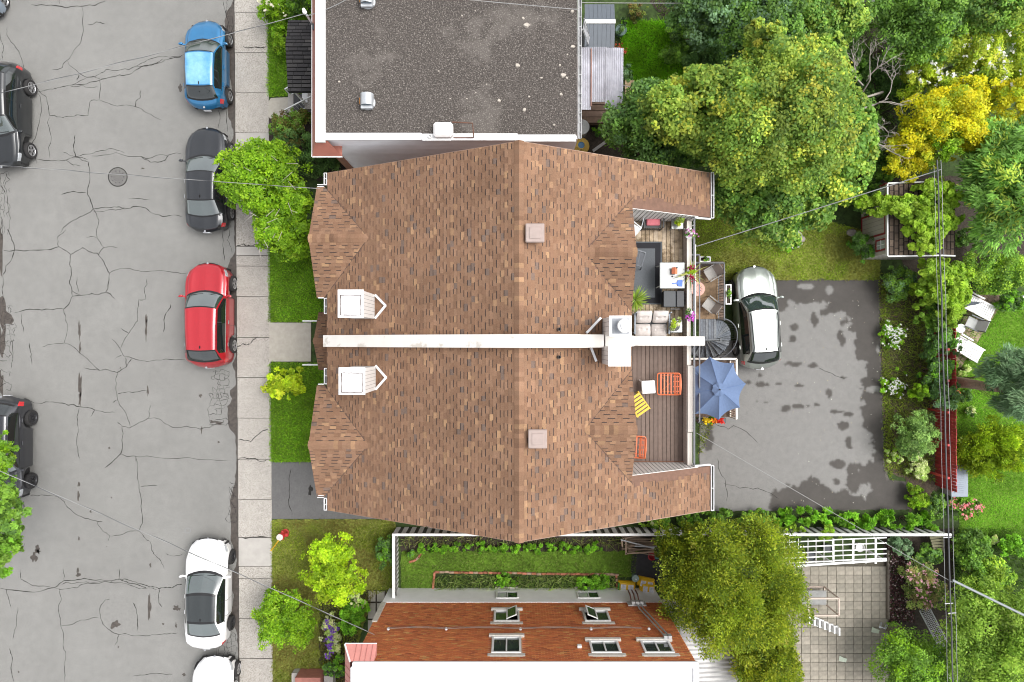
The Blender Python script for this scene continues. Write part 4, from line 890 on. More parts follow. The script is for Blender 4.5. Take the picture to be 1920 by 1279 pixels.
for (xc, z0, z1, wd, op) in WN:
    m = MB(); m.box((xc, by-.09, (z0+z1)/2), (wd, .14, z1-z0)); wo_ = m.build('window', mat('reveal', (.10,.11,.11), rough=.9), bh)
    m = MB(); m.bbox((xc, by+.03, z0-.08), (wd+.26, .14, .15), bv=.01); m.build('sill', stoneS, wo_)
    m = MB(); m.bbox((xc, by+.005, z1+.11), (wd+.26, .05, .20), bv=.006); m.build('lintel', stoneS, wo_)
    m = MB(); f = .075; yf = by+.015
    m.box((xc-wd/2+f/2, yf, (z0+z1)/2), (f, .09, z1-z0)); m.box((xc+wd/2-f/2, yf, (z0+z1)/2), (f, .09, z1-z0)); m.box((xc, yf, z0+f/2), (wd-2*f, .09, f)); m.box((xc, yf, z1-f/2), (wd-2*f, .09, f)); m.box((xc, yf-.01, (z0+z1)/2), (.05, .07, z1-z0-2*f)); m.build('frame', frameM, wo_)
    for s_ in (-1, 1):
        if op == s_:
            M = Matrix.Rotation(s_*.38, 4, 'Z'); px = xc+s_*.02; hh = z1-z0-2*f
            m = MB(); m.x = Matrix.Translation((px, by+.05, (z0+z1)/2)) @ M; ww = wd/2-f
            m.box((s_*ww/2, .06, 0), (ww-.1, .012, hh-.1)); m.build('pane', glassM, wo_)
            m2 = MB(); m2.x = m.x
            for a, b in (((0, 0), (.05, hh)), ((ww-.05, 0), (.05, hh))): m2.box((s_*(a[0]+.025), .06, 0), (.05, .035, hh))
            for zz in (-hh/2+.025, hh/2-.025): m2.box((s_*ww/2, .06, zz), (ww-.1, .035, .05))
            m2.build('sash', frameM, wo_)
        else:
            m = MB(); m.box((xc+s_*(wd/4-f/4-.005), by-.005, (z0+z1)/2), (wd/2-f-.03, .02, z1-z0-2*f)); m.build('pane', glassM, wo_)
for xc in (-.2, 3.3):
    m = MB(); m.box((xc, by+.02, .98), (.92, .05, .62)); wo_ = m.build('basement_window', mat('reveal', (.10,.11,.11)), bh)
    m = MB(); 
    for s_ in (-1, 1): m.box((xc+s_*.45, by+.05, .98), (.06, .04, .68))
    m.box((xc, by+.05, .64), (.84, .04, .06)); m.box((xc, by+.05, 1.32), (.84, .04, .06)); m.box((xc, by+.05, .98), (.04, .035, .6)); m.build('frame', frameM, wo_)
    m = MB(); m.box((xc+.22, by+.047, .98), (.36, .01, .5)); m.build('pane', glassM, wo_)
    m = MB(); m.box((xc-.22, by+.047, .98), (.36, .01, .5)); m.build('pane', mat('pale_pane', (.45,.46,.47), rough=.2), wo_)
m = MB(); m.box((bx0+.06, by+.02, 2.75), (.2, .06, 1.9)); m.build('corner_stone', stoneS, bh)
# white roof, edge cap and red mansard corner
m = MB(); m.box(((bx0+bx1)/2, -15.5, HB-.04), (bx1-bx0-.1, 8.9, .06)); m.build('roof', mat('white_roof', (.62,.62,.62), rough=.7, var=.05, scale=1.2, big=.08, bigscale=.35), bh)
m = MB(); m.bbox(((bx0+bx1)/2+.02, by-.06, HB), (bx1-bx0+.06, .20, .12), bv=.02); m.bbox((bx0+.03, -15.5, HB+.003), (.2, 8.7, .12), bv=.02); m.bbox((bx1-.03, -15.5, HB+.003), (.2, 8.7, .12), bv=.02); m.build('edge_cap', whiteM, bh)
m = MB(); zt, zb = HB-.05, HB-.55
xa, xb2, fl = bx0-.10, bx0+.72, .30
pinkM = mat('faded_red_metal', (.52,.215,.185), rough=.5, var=.08, scale=3)
m._add([(xa, by+.03, zt), (xa, -20, zt), (xa-fl, -20, zb), (xa-fl, by+fl+.12, zb), (xb2, by+fl+.12, zb), (xb2, by+.03, zt)], [[0,3,2,1],[0,5,4,3]])
m._add([(xb2, by+.03, zt), (xb2, by+fl+.12, zb), (xb2, by+.03, zb)], [[0,1,2]]); m._add([(xa-fl, -20, zb), (xa-fl, by+fl+.12, zb), (xb2, by+fl+.12, zb), (xb2, by, zb), (xa, by, zb), (xa, -20, zb)], [[0,1,2,3,4,5]])
ms = m.build('mansard', pinkM, bh)
m = MB()
for k in range(4): x = xa+.12+k*.19; m.bar((x, by+.035, zt+.01), (x, by+fl+.12, zb+.01), .012, .02)
for k in range(12): y = by-.3-k*.25; m.bar((xa+.005, y, zt+.01), (xa-fl, y, zb+.01), .012, .02)
m.build('seam', mat('seam_red', (.36,.13,.11), rough=.5), ms)
m = MB(); m.bar((xa, by+.03, zt+.02), (xa-fl, by+fl+.12, zb+.02), .05, .03); m.bar((xa-fl, by+fl+.13, zb), (xb2, by+fl+.13, zb), .02, .05); m.build('trim', whiteM, ms)
# conduits, insulators, cable strung along the wall
m = MB()
for x0 in (5.62, 5.78):
    m.tube([(x0-.42, by+.10, 2.0), (x0-.42, by+.10, 2.6), (x0, by+.10, 5.0), (x0+.02, by+.12, 5.3)], .03, 8)
    m.box((x0+.02, by+.14, 5.35), (.13, .13, .22))
m.build('conduit', mat('conduit', (.45,.46,.47), rough=.4, metal=.5), bh)
m = MB()
for k in range(3): m.tube([(5.0+k*.16, by+.28, 1.05), (5.0+k*.16, by+.28, 1.55), (5.02+k*.16, by+.08, 1.75)], .03, 7)
m.build('elbow_pipe', mat('rust_brown', (.14,.06,.045), rough=.8), bh)
m = MB()
for k in range(3): m.box((5.05+k*.17, by+.12, 2.05), (.14, .16, .22))
m.box((5.2, by+.06, 2.0), (.75, .05, .4)); m.build('meter_box', mat('meter_grey', (.42,.42,.42), rough=.5), bh)
insx = [-4.7, -2.5, .32, 3.0, 5.2]
for x in insx: m = MB(); m.lathe([(.02,0),(.05,.02),(.06,.06),(.03,.10)], (x, by+.03, 4.55), 12, M=Matrix.Rotation(R(-90), 4, 'X')); m.build('insulator', whiteM, bh, smooth=True)
m = MB(); m2 = MB(); pts = []; pts2 = []
for i in range(len(insx)-1):
    for k in range(8):
        t = k/8; pts.append((insx[i]+(insx[i+1]-insx[i])*t, by+.12, 4.62-.10*4*t*(1-t)))
        pts2.append((insx[i]+(insx[i+1]-insx[i])*t, by+.05, 4.35-.05*math.sin(t*6.28+i)))
m.tube(pts, .011, 6); m.tube([(p[0], p[1], p[2]-.10-.03*math.sin(p[0]*5)) for p in pts], .009, 6); m.build('wall_cable', mat('cable_grey', (.22,.17,.14), rough=.7), bh)
m2.tube(pts2, .008, 6); m2.build('wall_wire', mat('wire_brown', (.10,.06,.05), rough=.7), bh)
m = MB(); m.bbox((2.42, by+.05, 5.95), (.16, .1, .16)); m.build('vent', frameM, bh)
# lean-to with ribbed metal roof behind the brick house
ls = thing('lean_to', 'grey ribbed metal lean-to roof at the back corner of the brick house', 'shed', (8, -13.5, .1))
m = MB(); n = 46; x0, x1 = 6.36, 9.6; z0, z1 = 2.75, 2.45; y0 = -11.3; vs = []; fs = []
for i in range(n*2+1):
    y = y0-i*.095; zz = .03 if i % 2 else 0; vs += [(x0, y, z0+zz), (x1, y, z1+zz)]
for i in range(n*2): fs.append([2*i, 2*i+1, 2*i+3, 2*i+2])
m._add(vs, fs); m.build('roof', mat('ribbed_metal', (.33,.33,.33), rough=.5, metal=.3, var=.2, scale=2), ls)
m = MB(); m.box((8.0, -15.5, 1.2), (3.0, 8, 2.4)); m.build('wall', sidingM, ls)
m = MB(); c = P(572, 1272, 1.0); 
bp = thing('side_porch', 'small red and grey stepped stoop at the bottom edge beside the brick house', 'stoop', (c.x, c.y-.3, .1))
m.box((c.x+.1, c.y-.5, .5), (1.1, 1.0, .9)); m.build('slab', mat('red_slab', (.36,.14,.11), rough=.7, var=.15), bp)
m = MB(); m.box((c.x-.6, c.y-.5, .3), (.25, 1.0, .5)); m.build('step', conc2M, bp); m = MB(); m.box((c.x+.9, c.y-.6, .3), (.4, 1.0, .6)); m.build('step', conc2M, bp)

# ------------------------------------------------------------------ parked cars
def pchip(xs, ys, q):
    xs = np.array(xs, float); ys = np.array(ys, float); h = np.diff(xs); d = np.diff(ys)/h; mm = np.zeros_like(ys)
    for i in range(1, len(xs)-1):
        if d[i-1]*d[i] > 0: w1 = 2*h[i]+h[i-1]; w2 = h[i]+2*h[i-1]; mm[i] = (w1+w2)/(w1/d[i-1]+w2/d[i])
    mm[0], mm[-1] = d[0], d[-1]; i = np.clip(np.searchsorted(xs, q)-1, 0, len(h)-1); t = (q-xs[i])/h[i]
    return ys[i]*(2*t**3-3*t**2+1)+mm[i]*h[i]*(t**3-2*t**2+t)+ys[i+1]*(-2*t**3+3*t**2)+mm[i+1]*h[i]*(t**3-t**2)
carglass = mat('car_glass', (.010,.014,.014), rough=.02, var=0, spec=.8)
carglass.node_tree.nodes['Principled BSDF'].inputs['IOR'].default_value = 1.7
windshield_glass = mat('windscreen_glass', (.036,.054,.050), rough=.02, var=.2, scale=1.2, spec=1.0)
windshield_glass.node_tree.nodes['Principled BSDF'].inputs['IOR'].default_value = 2.05
trimM = mat('black_trim', (.012,.012,.013), rough=.45, var=0)
tyreM = mat('tyre', (.022,.021,.021), rough=.9, var=.1)
rimM = mat('alloy_rim', (.50,.50,.51), rough=.3, metal=.8, var=.05)
darkrimM = mat('dark_rim', (.055,.055,.06), rough=.35, metal=.6, var=.05)
tailM = mat('tail_light', (.50,.012,.018), rough=.12, var=0, coat=1)
headM = mat('head_light', (.42,.44,.46), rough=.08, var=.1, coat=1, metal=.2)
amberM = mat('amber', (.55,.20,.05), rough=.2, var=0)
chromeM = mat('chrome', (.7,.7,.7), rough=.15, metal=1, var=0)
plateM = mat('licence_plate', (.62,.63,.66), rough=.5, var=.1, scale=40)
TYPES = {
 'sedan': dict(L=4.60, W=1.78, H=1.44, st=[(0,.66,.60,.66),(.025,.84,.68,.76),(.09,.955,.75,.85),(.20,1.0,.84,.93),(.275,1.0,.90,.985),(.445,1.0,.94,1.0),(.60,1.0,.945,1.0),(.735,.995,.95,1.0),(.865,.975,.95,1.06),(.955,.93,.93,1.02),(.985,.84,.86,.92),(1,.70,.72,.76)],
   cowl=.275, rf=.455, rr=.715, rw=.870, wt=(.70,.66), axles=(.195,.80), roofz=(.99,1.0,.97)),
 'hatch': dict(L=3.92, W=1.70, H=1.49, st=[(0,.60,.58,.62),(.03,.82,.68,.74),(.10,.955,.80,.88),(.20,1.0,.91,.98),(.25,1.0,.95,1.03),(.44,1.0,.99,1.05),(.60,1.0,1.01,1.05),(.78,1.0,1.03,1.05),(.90,.975,1.04,1.12),(.96,.92,.96,1.0),(.985,.84,.82,.86),(1,.70,.66,.70)],
   cowl=.245, rf=.425, rr=.80, rw=.935, wt=(.715,.67), axles=(.175,.815), roofz=(.985,1.0,.965)),
 'suv': dict(L=4.58, W=1.86, H=1.66, st=[(0,.66,.74,.80),(.025,.84,.86,.92),(.09,.955,.96,1.02),(.20,1.0,1.03,1.10),(.27,1.0,1.06,1.14),(.43,1.0,1.08,1.14),(.60,1.0,1.09,1.14),(.80,.995,1.10,1.14),(.925,.97,1.10,1.22),(.965,.925,1.02,1.06),(.987,.85,.86,.90),(1,.72,.70,.74)],
   cowl=.265, rf=.43, rr=.83, rw=.945, wt=(.72,.67), axles=(.19,.785), roofz=(.985,1.0,.97)),
}
def car(name, label, typ, loc, rz, paint, rim=None, scale=(1, 1, 1), dark_roof=False, rails=False, wheels_out=0., grille=True, fin=True, hood_z=0., roof_mat=None, chrome=False, glass2=None):
    T = TYPES[typ]; L, W, Hh = T['L']*scale[0], T['W']*scale[1], T['H']*scale[2]; hw = W/2
    root = thing(name, label, 'car', loc, rz, 'cars parked along the street')
    ss = [s[0] for s in T['st']]; f_w = [s[1] for s in T['st']]; f_b = [s[2]*scale[2] for s in T['st']]; f_t = [s[3]*scale[2] for s in T['st']]
    cowl, rf, rr, rw = T['cowl'], T['rf'], T['rr'], T['rw']; ax = T['axles']; wr = .325 if typ != 'suv' else .355
    seam = .0016; doorsx = [cowl+.015, (rf+rr)/2-.035, rr-.015]
    keys = sorted(set([round(v, 5) for v in [0, .008, .02, .035, .06, .09, .12, cowl-.012, cowl, cowl+.02, rf-.012, rf, rf+.012, rr-.012, rr, rr+.012, rw-.015, rw, rw+.012, .955, .97, .985, 1]+sum([[d-seam, d+seam] for d in doorsx], [])+list(np.linspace(.14, cowl-.02, 4))+list(np.linspace(cowl+.03, rf-.02, 5))+list(np.linspace(rf+.02, rr-.02, 7))+list(np.linspace(rr+.02, rw-.02, 4))
             +sum([[a+k*wr*1.12/L/6 for k in range(-6, 7)] for a in ax], [])]))
    U = np.array(keys); U = U[np.concatenate([[True], np.diff(U) > .0009])]
    w_ = pchip(ss, f_w, U)*hw; zb = pchip(ss, f_b, U); zt0 = pchip(ss, f_t, U)
    zt = zt0.copy(); wt = w_*.86; rz_ = T['roofz']
    for i, u in enumerate(U):
        top = Hh*(rz_[0]+(rz_[1]-rz_[0])*min(1, max(0, (u-rf)/(.5*(rr-rf)))) if u < (rf+rr)/2 else rz_[1]+(rz_[2]-rz_[1])*min(1, (u-(rf+rr)/2)/(.5*(rr-rf))))
        if cowl < u < rf: t = (u-cowl)/(rf-cowl); t2 = t*(1.18-.18*t); zt[i] = zt0[i]*(1-t2)+top*t2; wt[i] = hw*(.885+(T['wt'][0]-.885)*t)
        elif rf <= u <= rr: t = (u-rf)/(rr-rf); zt[i] = top; wt[i] = hw*(T['wt'][0]+(T['wt'][1]-T['wt'][0])*t)
        elif rr < u < rw: t = (u-rr)/(rw-rr); t2 = t*(.82+.18*t); zt[i] = top*(1-t2)+zt0[i]*t2; wt[i] = hw*(T['wt'][1]+(.80-T['wt'][1])*t)
    zr = np.full(len(U), .20)
    for a in ax:
        d = (U-a)*L; k = np.abs(d) < wr*1.12; zr[k] = np.maximum(zr[k], wr+np.sqrt(np.maximum((wr*1.12)**2-d[k]**2, 0)))
    zr[0] = .34; zr[-1] = .36
    zr = np.minimum(zr, zb-.05)
    vs = [0, 1, 1.33, 1.66, 2, 2.33, 2.66, 2.94, 3, 3.10, 3.35, 3.6, 3.88, 4, 4.05, 4.25, 4.5, 4.75, 5, 5.5, 6]
    def bow(u):   # how far the sides trail the centre line
        return np.interp(u, [0, .03, .10, .18, cowl-.03, cowl, rf, .55, rr, rw, .97, 1], [.40, .32, .16, .12, .24, .28, .15, 0, -.08, -.20, -.24, -.28])
    pts = np.zeros((len(U), len(vs), 3))
    for i, u in enumerate(U):
        W_, B, Tt, Wt, Rr = w_[i], zb[i], zt[i], wt[i], zr[i]
        ctl = {0: (W_*.84, Rr+.0), 1: (W_*.968, Rr+min(.04, (B-Rr)*.3)), 2: (W_, Rr+(B-Rr)*.58), 3: (W_*.955, B), 4: (Wt, max(Tt-.055*Hh/1.4, B+.01)), 5: (Wt*.60, Tt-.013), 6: (0, Tt)}
        if u <= cowl or u >= rw: ctl[4] = (W_*.83, B+(Tt-B)*.55)
        for j, v in enumerate(vs):
            a = int(min(v, 5.999)); t = v-a; x = ctl[a][0]*(1-t)+ctl[a+1][0]*t; z = ctl[a][1]*(1-t)+ctl[a+1][1]*t
            if a in (1, 2): x += .028*math.sin(math.pi*t)*(1 if a == 2 else .35)
            if a == 3: x += .03*math.sin(math.pi*t)
            if a == 4: z += .030*math.sin(math.pi*t)*(Hh/1.45); x += .012*math.sin(math.pi*t)
            y = L*(.5-u)-bow(u)*(x/hw)**2*np.sign(1)
            pts[i, j] = (x, y, z)
    parts = {}
    def put(nm, quad):
        d = parts.setdefault(nm, ({}, [], [])); idx = []
        for key, co in quad:
            if key not in d[0]: d[0][key] = len(d[1]); d[1].append(co)
            idx.append(d[0][key])
        d[2].append(idx)
    for i in range(len(U)-1):
        um = (U[i]+U[i+1])/2
        for j in range(len(vs)-1):
            vm = (vs[j]+vs[j+1])/2
            for s_ in (1, -1):
                nm = 'body'; sid = '' if s_ > 0 else '#'
                glassy = cowl+.02 < um < rf-.012; isroof = rf+.012 < um < rr-.012
                if vm > 4.05 and cowl < um < rf+.0: nm = 'windscreen' if (cowl+.02 < um < rf-.012) else 'window_trim'
                elif vm > 4.05 and rr < um < rw: nm = 'rear_window' if (rr+.012 < um < rw-.012) else 'window_trim'
                elif 3.10 < vm < 3.88 and cowl+.03 < um < rr+.035:
                    nm = 'side_window'+sid
                    if abs(um-doorsx[1]) < .010: nm = 'window_trim'
                elif (3.0 < vm < 3.10) and cowl < um < rr+.05: nm = 'window_bar' if chrome else 'window_trim'
                elif 3.88 < vm < 4.05 and cowl < um < rw and False: nm = 'window_trim'
                elif 1.0 < vm < 2.94 and any(abs(um-d) <= seam for d in doorsx): nm = 'door_gap'
                elif 1.0 < vm < 2.94 and doorsx[0] < um < doorsx[1]: nm = 'door'+sid
                elif 1.0 < vm < 2.94 and doorsx[1] < um < doorsx[2] and abs(um-ax[1])*L > wr*1.14: nm = 'rear_door'+sid
                elif vm > 4.05 and .04 < um < cowl-.012: nm = 'hood'
                elif 4 < vm < 4.05 and .05 < um < cowl-.012: nm = 'hood_gap'
                elif 2.66 < vm < 3.6 and .02 < um < .10: nm = 'headlight'+sid
                elif 2.2 < vm < 3.6 and .945 < um < .99: nm = 'taillight'+sid
                elif vm < 1.3 and (um < .03 or um > .98): nm = 'bumper_trim'
                elif isroof and vm > 4.05: nm = 'roof_panel'
                elif rf < um < rr and 4.0 < vm < 4.05: nm = 'roof_gap'
                elif vm > 4.5 and um < .012 and grille: nm = 'grille'
                if dark_roof and nm == 'body' and vm > 4.0 and (abs(um-rf) < .014 or abs(um-rr) < .014): nm = 'window_trim'
                q = [((a, b, s_ if vs[b] < 6 else 0), (pts[a, b][0]*s_, pts[a, b][1], pts[a, b][2])) for a, b in ((i, j), (i+1, j), (i+1, j+1), (i, j+1))]
                put(nm, q)
    mats = {'body': paint, 'windscreen': windshield_glass, 'rear_window': glass2 or (windshield_glass if typ == 'sedan' else carglass), 'side_window': carglass, 'window_trim': trimM, 'window_bar': chromeM, 'door_gap': trimM, 'hood_gap': trimM, 'roof_gap': trimM, 'door': paint, 'rear_door': paint, 'hood': paint,
            'headlight': headM, 'taillight': tailM, 'bumper_trim': trimM, 'roof_panel': roof_mat or (carglass if dark_roof else paint), 'grille': trimM}
    objs = {}
    for nm, (d, v, f) in parts.items():
        k = nm.rstrip('#'); b = MB(); b._add(v, f); objs[nm] = b.build(k, mats[k], root, world=False, smooth=True, angle=38)
    yv = lambda u: L*(.5-u)
    m = MB(); m.box((0, 0, .42), (W*.80, L*.90, .40)); m.build('underbody', trimM, root, world=False)
    for a in ax:
        for s_ in (1, -1):
            wl = MB(); cx_ = s_*(hw-.115+wheels_out); M = Matrix.Rotation(R(90*s_), 4, 'Y')
            wl.lathe([(.02,-.04),(wr*.66,-.04),(wr*.66,.02)], (cx_+s_*.03, yv(a), wr), 20, M=M); wh = wl.build('wheel', trimM, root, world=False)
            t = MB(); t.lathe([(wr*.64,-.10),(wr*.92,-.11),(wr,-.06),(wr,.06),(wr*.93,.115),(wr*.70,.105),(wr*.66,.07)], (cx_, yv(a), wr), 28, M=M); t.build('tyre', tyreM, wh, world=False, smooth=True)
            r_ = MB(); C0 = Vector((cx_+s_*.085, yv(a), wr)); n = 5
            r_.lathe([(wr*.58,.0),(wr*.63,.022),(wr*.68,.015),(wr*.67,-.02)], tuple(C0), 24, M=M, cap=False); r_.lathe([(.01,.015),(wr*.17,.012),(wr*.19,-.02)], tuple(C0), 14, M=M)
            for k in range(n):
                for dd in (-.13, .13):
                    an = 6.283*k/n+.3+dd; r_.bar(C0+Vector((0, math.cos(6.283*k/n+.3)*wr*.15, math.sin(6.283*k/n+.3)*wr*.15)), C0+Vector((0, math.cos(an)*wr*.62, math.sin(an)*wr*.62)), .034, .03)
            r_.build('rim', rim or rimM, wh, world=False)
    zbelt = float(np.interp(cowl+.04, U, zb))
    for s_ in (1, -1):
        m = MB(); y = yv(cowl+.055); x = s_*(hw+.12); z = zbelt+.05
        m.x = Matrix.Translation((x, y, z)) @ Matrix.Rotation(-s_*.25, 4, 'Z'); m.lathe([(.02,-.075),(.085,-.05),(.10,0),(.085,.05),(.03,.075)], (0,0,0), 14, sx=1.0, sy=.55); m.x = Matrix.Identity(4)
        m.bar((s_*(hw-.06), y-.02, z-.06), (x, y, z-.03), .06, .04); m.build('mirror', paint, root, world=False, smooth=True)
        for d, nm in ((doorsx[1]-.03, 'door'), (doorsx[2]-.04, 'rear_door')):
            m = MB(); i = int(np.argmin(np.abs(U-d))); m.bbox((s_*(w_[i]+.018), yv(d), zb[i]-.10), (.035, .17, .035), bv=.008); dn = objs.get(nm if s_ > 0 else nm+'#'); m.build('door_handle', chromeM if chrome else paint, dn or root, world=False)
    m = MB(); m.box((0, -L/2-.005, float(zb[-1])-.10 if typ != 'sedan' else .68), (.31, .02, .155)); m.build('licence_plate', plateM, root, world=False)
    if fin: m = MB(); m.lathe([(.045,0),(.03,.03),(.012,.06),(.002,.065)], (0, yv(rr-.03), float(np.interp(rr-.03, U, zt))-.005), 10, sx=.6, sy=1.8); m.build('antenna_fin', trimM, root, world=False, smooth=True)
    if rails:
        for s_ in (1, -1):
            zq = float(np.interp((rf+rr)/2, U, zt)); m = MB(); q = [(s_*hw*.63, yv(rf+.03), zq-.05), (s_*hw*.63, yv(rf+.06), zq+.03), (s_*hw*.615, yv((rf+rr)/2), zq+.035), (s_*hw*.59, yv(rr-.05), zq+.02), (s_*hw*.59, yv(rr-.01), zq-.06)]
            m.tube(q, .022, 7); m.build('roof_rail', mat('rail_black', (.03,.032,.035), rough=.4, metal=.4), root, world=False, smooth=True)
    # wipers and badge
    m = MB(); yc = yv(cowl+.03)
    for s_ in (-.35, .25): m.bar((s_*hw-.25, yc-.06, float(np.interp(cowl+.03, U, zt))+.005), (s_*hw+.30, yc-.02, float(np.interp(cowl+.03, U, zt))+.012), .02, .015)
    m.build('wiper', trimM, root, world=False)
    m = MB(); m.lathe([(.001,0),(.05,0),(.045,.012),(.03,.014)], (0, L/2-.03, float(zt[2])-.03), 14); m.lathe([(.001,0),(.05,0),(.045,.012)], (0, -L/2+.03, float(zb[-3])), 14); m.build('badge', chromeM, root, world=False)
    return root
def paint(name, col, metal=.35, rough=.32, var=.03, **k): return mat(name, col, rough=rough, metal=metal, var=var, coat=1.0, **k)
blueP = paint('blue_paint', (.025,.17,.36), .45); blackP = paint('black_paint', (.020,.022,.026), .3); redP = paint('red_paint', (.42,.012,.022), .35); whiteP = paint('white_paint_car', (.72,.72,.72), 0., .3)
silverP = paint('silver_green_paint', (.33,.36,.335), .55); darkP = paint('charcoal_paint', (.035,.036,.042), .45); black2 = paint('deep_black_paint', (.012,.014,.016), .2); greyblueP = paint('grey_blue_paint', (.25,.30,.36), .3)
blueroof = mat('dewy_blue_roof', (.20,.42,.62), rough=.35, var=.1, coat=.6, big=.9, bigscale=.9, big_col=(.03,.22,.50))
def cy_(a, b): return ((639.5-a)+(639.5-b))/2*S(.5)
car('hatchback_car', 'blue hatchback with hazy dewy roof parked by the pavement at the top', 'hatch', (-13.33, cy_(43, 207), 0), R(0), blueP, roof_mat=blueroof, wheels_out=.06)
car('sedan_car', 'black sedan parked beside the pavement next to the overhanging lime tree', 'sedan', (-13.30, cy_(243, 436), 0), R(0), blackP, chrome=True, wheels_out=.06)
car('crossover_car', 'red crossover parked beside the pavement between black sedan and front walk', 'suv', (-13.20, cy_(495, 689), 0), R(0), redP, chrome=True, fin=True, wheels_out=.05)
car('sedan_car', 'white sedan with black glass roof and dark wheels parked at lower street', 'sedan', (-13.28, cy_(1006, 1212), 0), R(-.6), whiteP, rim=darkrimM, dark_roof=True, scale=(1.05, 1.02, 1), wheels_out=.05)
car('hatchback_car', 'white car cut off by the bottom edge behind the white sedan', 'hatch', (-12.98, -15.85, 0), R(0), whiteP, scale=(1.08, 1.04, 1), wheels_out=.05)
car('crossover_car', 'glossy black crossover facing down the street at the upper left edge', 'suv', (-22.14, cy_(117, 321), 0), R(180), black2, scale=(1.02, .97, 1), wheels_out=.07, glass2=carglass)
car('crossover_car', 'charcoal car under the leafy branch at the lower left edge', 'suv', (-22.10, cy_(741, 941), 0), R(180), darkP, rim=darkrimM, wheels_out=.07, scale=(1.02, .97, .95))
car('sedan_car', 'grey blue car showing only one rounded corner at the top left', 'sedan', (-23.22, 16.45, 0), R(180), greyblueP, wheels_out=-.06)
car('station_wagon', 'silver wagon with black roof rails parked behind the house on asphalt', 'suv', (10.62, (639.5-597)*S(.5)+.02, .1), R(4.0), silverP, rails=True, scale=(.98, .95, 1.0), wheels_out=.05)
# ------------------------------------------------------------------ vegetation
LIME = [(.17,.31,.012,4),(.23,.37,.016,2),(.12,.24,.010,3),(.08,.16,.008,1.4),(.30,.43,.04,.5)]
YELLOWG = [(.34,.44,.015,4),(.42,.47,.03,2),(.24,.35,.012,3)]
MAPLE = [(.22,.30,.045,4),(.16,.26,.04,4),(.35,.39,.05,1.8),(.11,.20,.035,2.4),(.38,.38,.05,.4)]
MAPLE2 = [(.13,.25,.04,4),(.10,.20,.035,4),(.18,.30,.05,2),(.07,.14,.03,2)]
DARK = [(.075,.15,.035,4),(.055,.115,.03,3),(.11,.20,.05,2),(.14,.24,.06,.7)]
MID = [(.13,.25,.03,4),(.17,.30,.035,3),(.09,.18,.025,3)]
BRIGHT = [(.14,.32,.018,4),(.19,.38,.025,2),(.09,.22,.015,3)]
GOLD = [(.52,.46,.012,4),(.46,.45,.02,3),(.34,.39,.02,2.2),(.22,.30,.02,1.2)]
CEDAR = [(.225,.28,.022,4),(.17,.235,.022,4),(.31,.345,.03,2),(.10,.155,.02,2.6),(.32,.29,.06,.3)]
BLUEG = [(.13,.22,.11,4),(.18,.27,.14,3),(.09,.16,.07,3)]
JUN = [(.20,.29,.014,4),(.15,.23,.014,3),(.28,.35,.02,1.2),(.09,.14,.01,1)]
WILLOW = [(.13,.26,.045,4),(.18,.34,.06,3),(.09,.18,.035,3),(.34,.42,.06,.9)]
VINE0 = [(.24,.37,.03,4),(.30,.43,.04,2)]
VINE = [(.24,.37,.03,4),(.30,.43,.04,2),(.17,.29,.025,3)]
PALE = [(.48,.55,.24,3),(.30,.42,.10,3),(.58,.60,.36,1.5)]
RED = [(.15,.14,.03,3),(.12,.17,.03,3),(.18,.12,.04,1)]
WHITE = [(.75,.75,.70,1)]
def rows(name, label, cat, pts, rx, ry, top, n, leaf, pal, group, **k):
    for i, (px, py) in enumerate(pts): plant(name, label[i] if isinstance(label, list) else label, cat, px, py, rx*random.uniform(.85, 1.15), ry*random.uniform(.85, 1.15), top*random.uniform(.85, 1.15), .1, n, leaf, pal, group=group, seed=int(px), **k)

# street side
t = plant('street_tree', 'lime green street tree overhanging the pavement and black sedan', 'tree', 497, 335, 84, 66, 4.6, 1.3, 26000, .125, LIME, 60, .28, 41, .55, 'broad', .10, lump_tint=.10)
for (px, py, rx, ry, top, bot, n, sd_) in [(535, 430, 58, 62, 4.0, 1.4, 6500, 42), (560, 375, 36, 52, 4.2, 1.2, 4500, 43)]:
    c = P(px, py, (top+bot)/2); k = S((top+bot)/2); foliage('crown', t, c, (rx*k, ry*k, (top-bot)/2), n*2, .125, LIME, 36, .34, sd_, .55, 'broad', lump_tint=.10)
g2 = np.random.default_rng(8); m = MB()
for k in range(26):
    c = P(g2.uniform(450, 560), g2.uniform(285, 470), g2.uniform(3.7, 4.6)); an = g2.uniform(0, 6.28); L = g2.uniform(.2, .5)
    m.tube([c, c+Vector((math.cos(an)*L, math.sin(an)*L, g2.uniform(.02, .18)))], [.012, .006], 5)
m.build('twig', deadM, t)['kind'] = 'stuff'
plant('hedge', 'mixed reddish and green shrubs below the black porch steps', 'shrub', 556, 235, 46, 30, 1.6, .1, 7500, 0.076, RED+MID[:1], 30, .34, 51)
plant('bush', 'dark green bush under the white sided wall at the roof corner', 'shrub', 600, 290, 55, 40, 2.1, .1, 9750, 0.084, DARK, 34, .33, 52)
plant('bush', 'dusty green bush between the street tree and the red cornice', 'shrub', 545, 272, 42, 32, 1.9, .1, 6750, 0.084, DARK+RED[:1], 30, .33, 53)
plant('seedling', 'small leafy green seedling against the white siding', 'plant', 742, 298, 10, 8, 1.2, .1, 350, .10, BRIGHT, 8, .5, 54)
plant('seedling', 'yellow green seedling beside the brown roof edge and white wall', 'plant', 676, 304, 16, 9, 1.0, .1, 500, .10, YELLOWG+BRIGHT, 8, .5, 55)
plant('seedling', 'low green weeds at the foot of the white siding left of the seedling', 'plant', 655, 300, 20, 12, 1.4, .1, 900, .10, DARK+BRIGHT, 10, .5, 56)
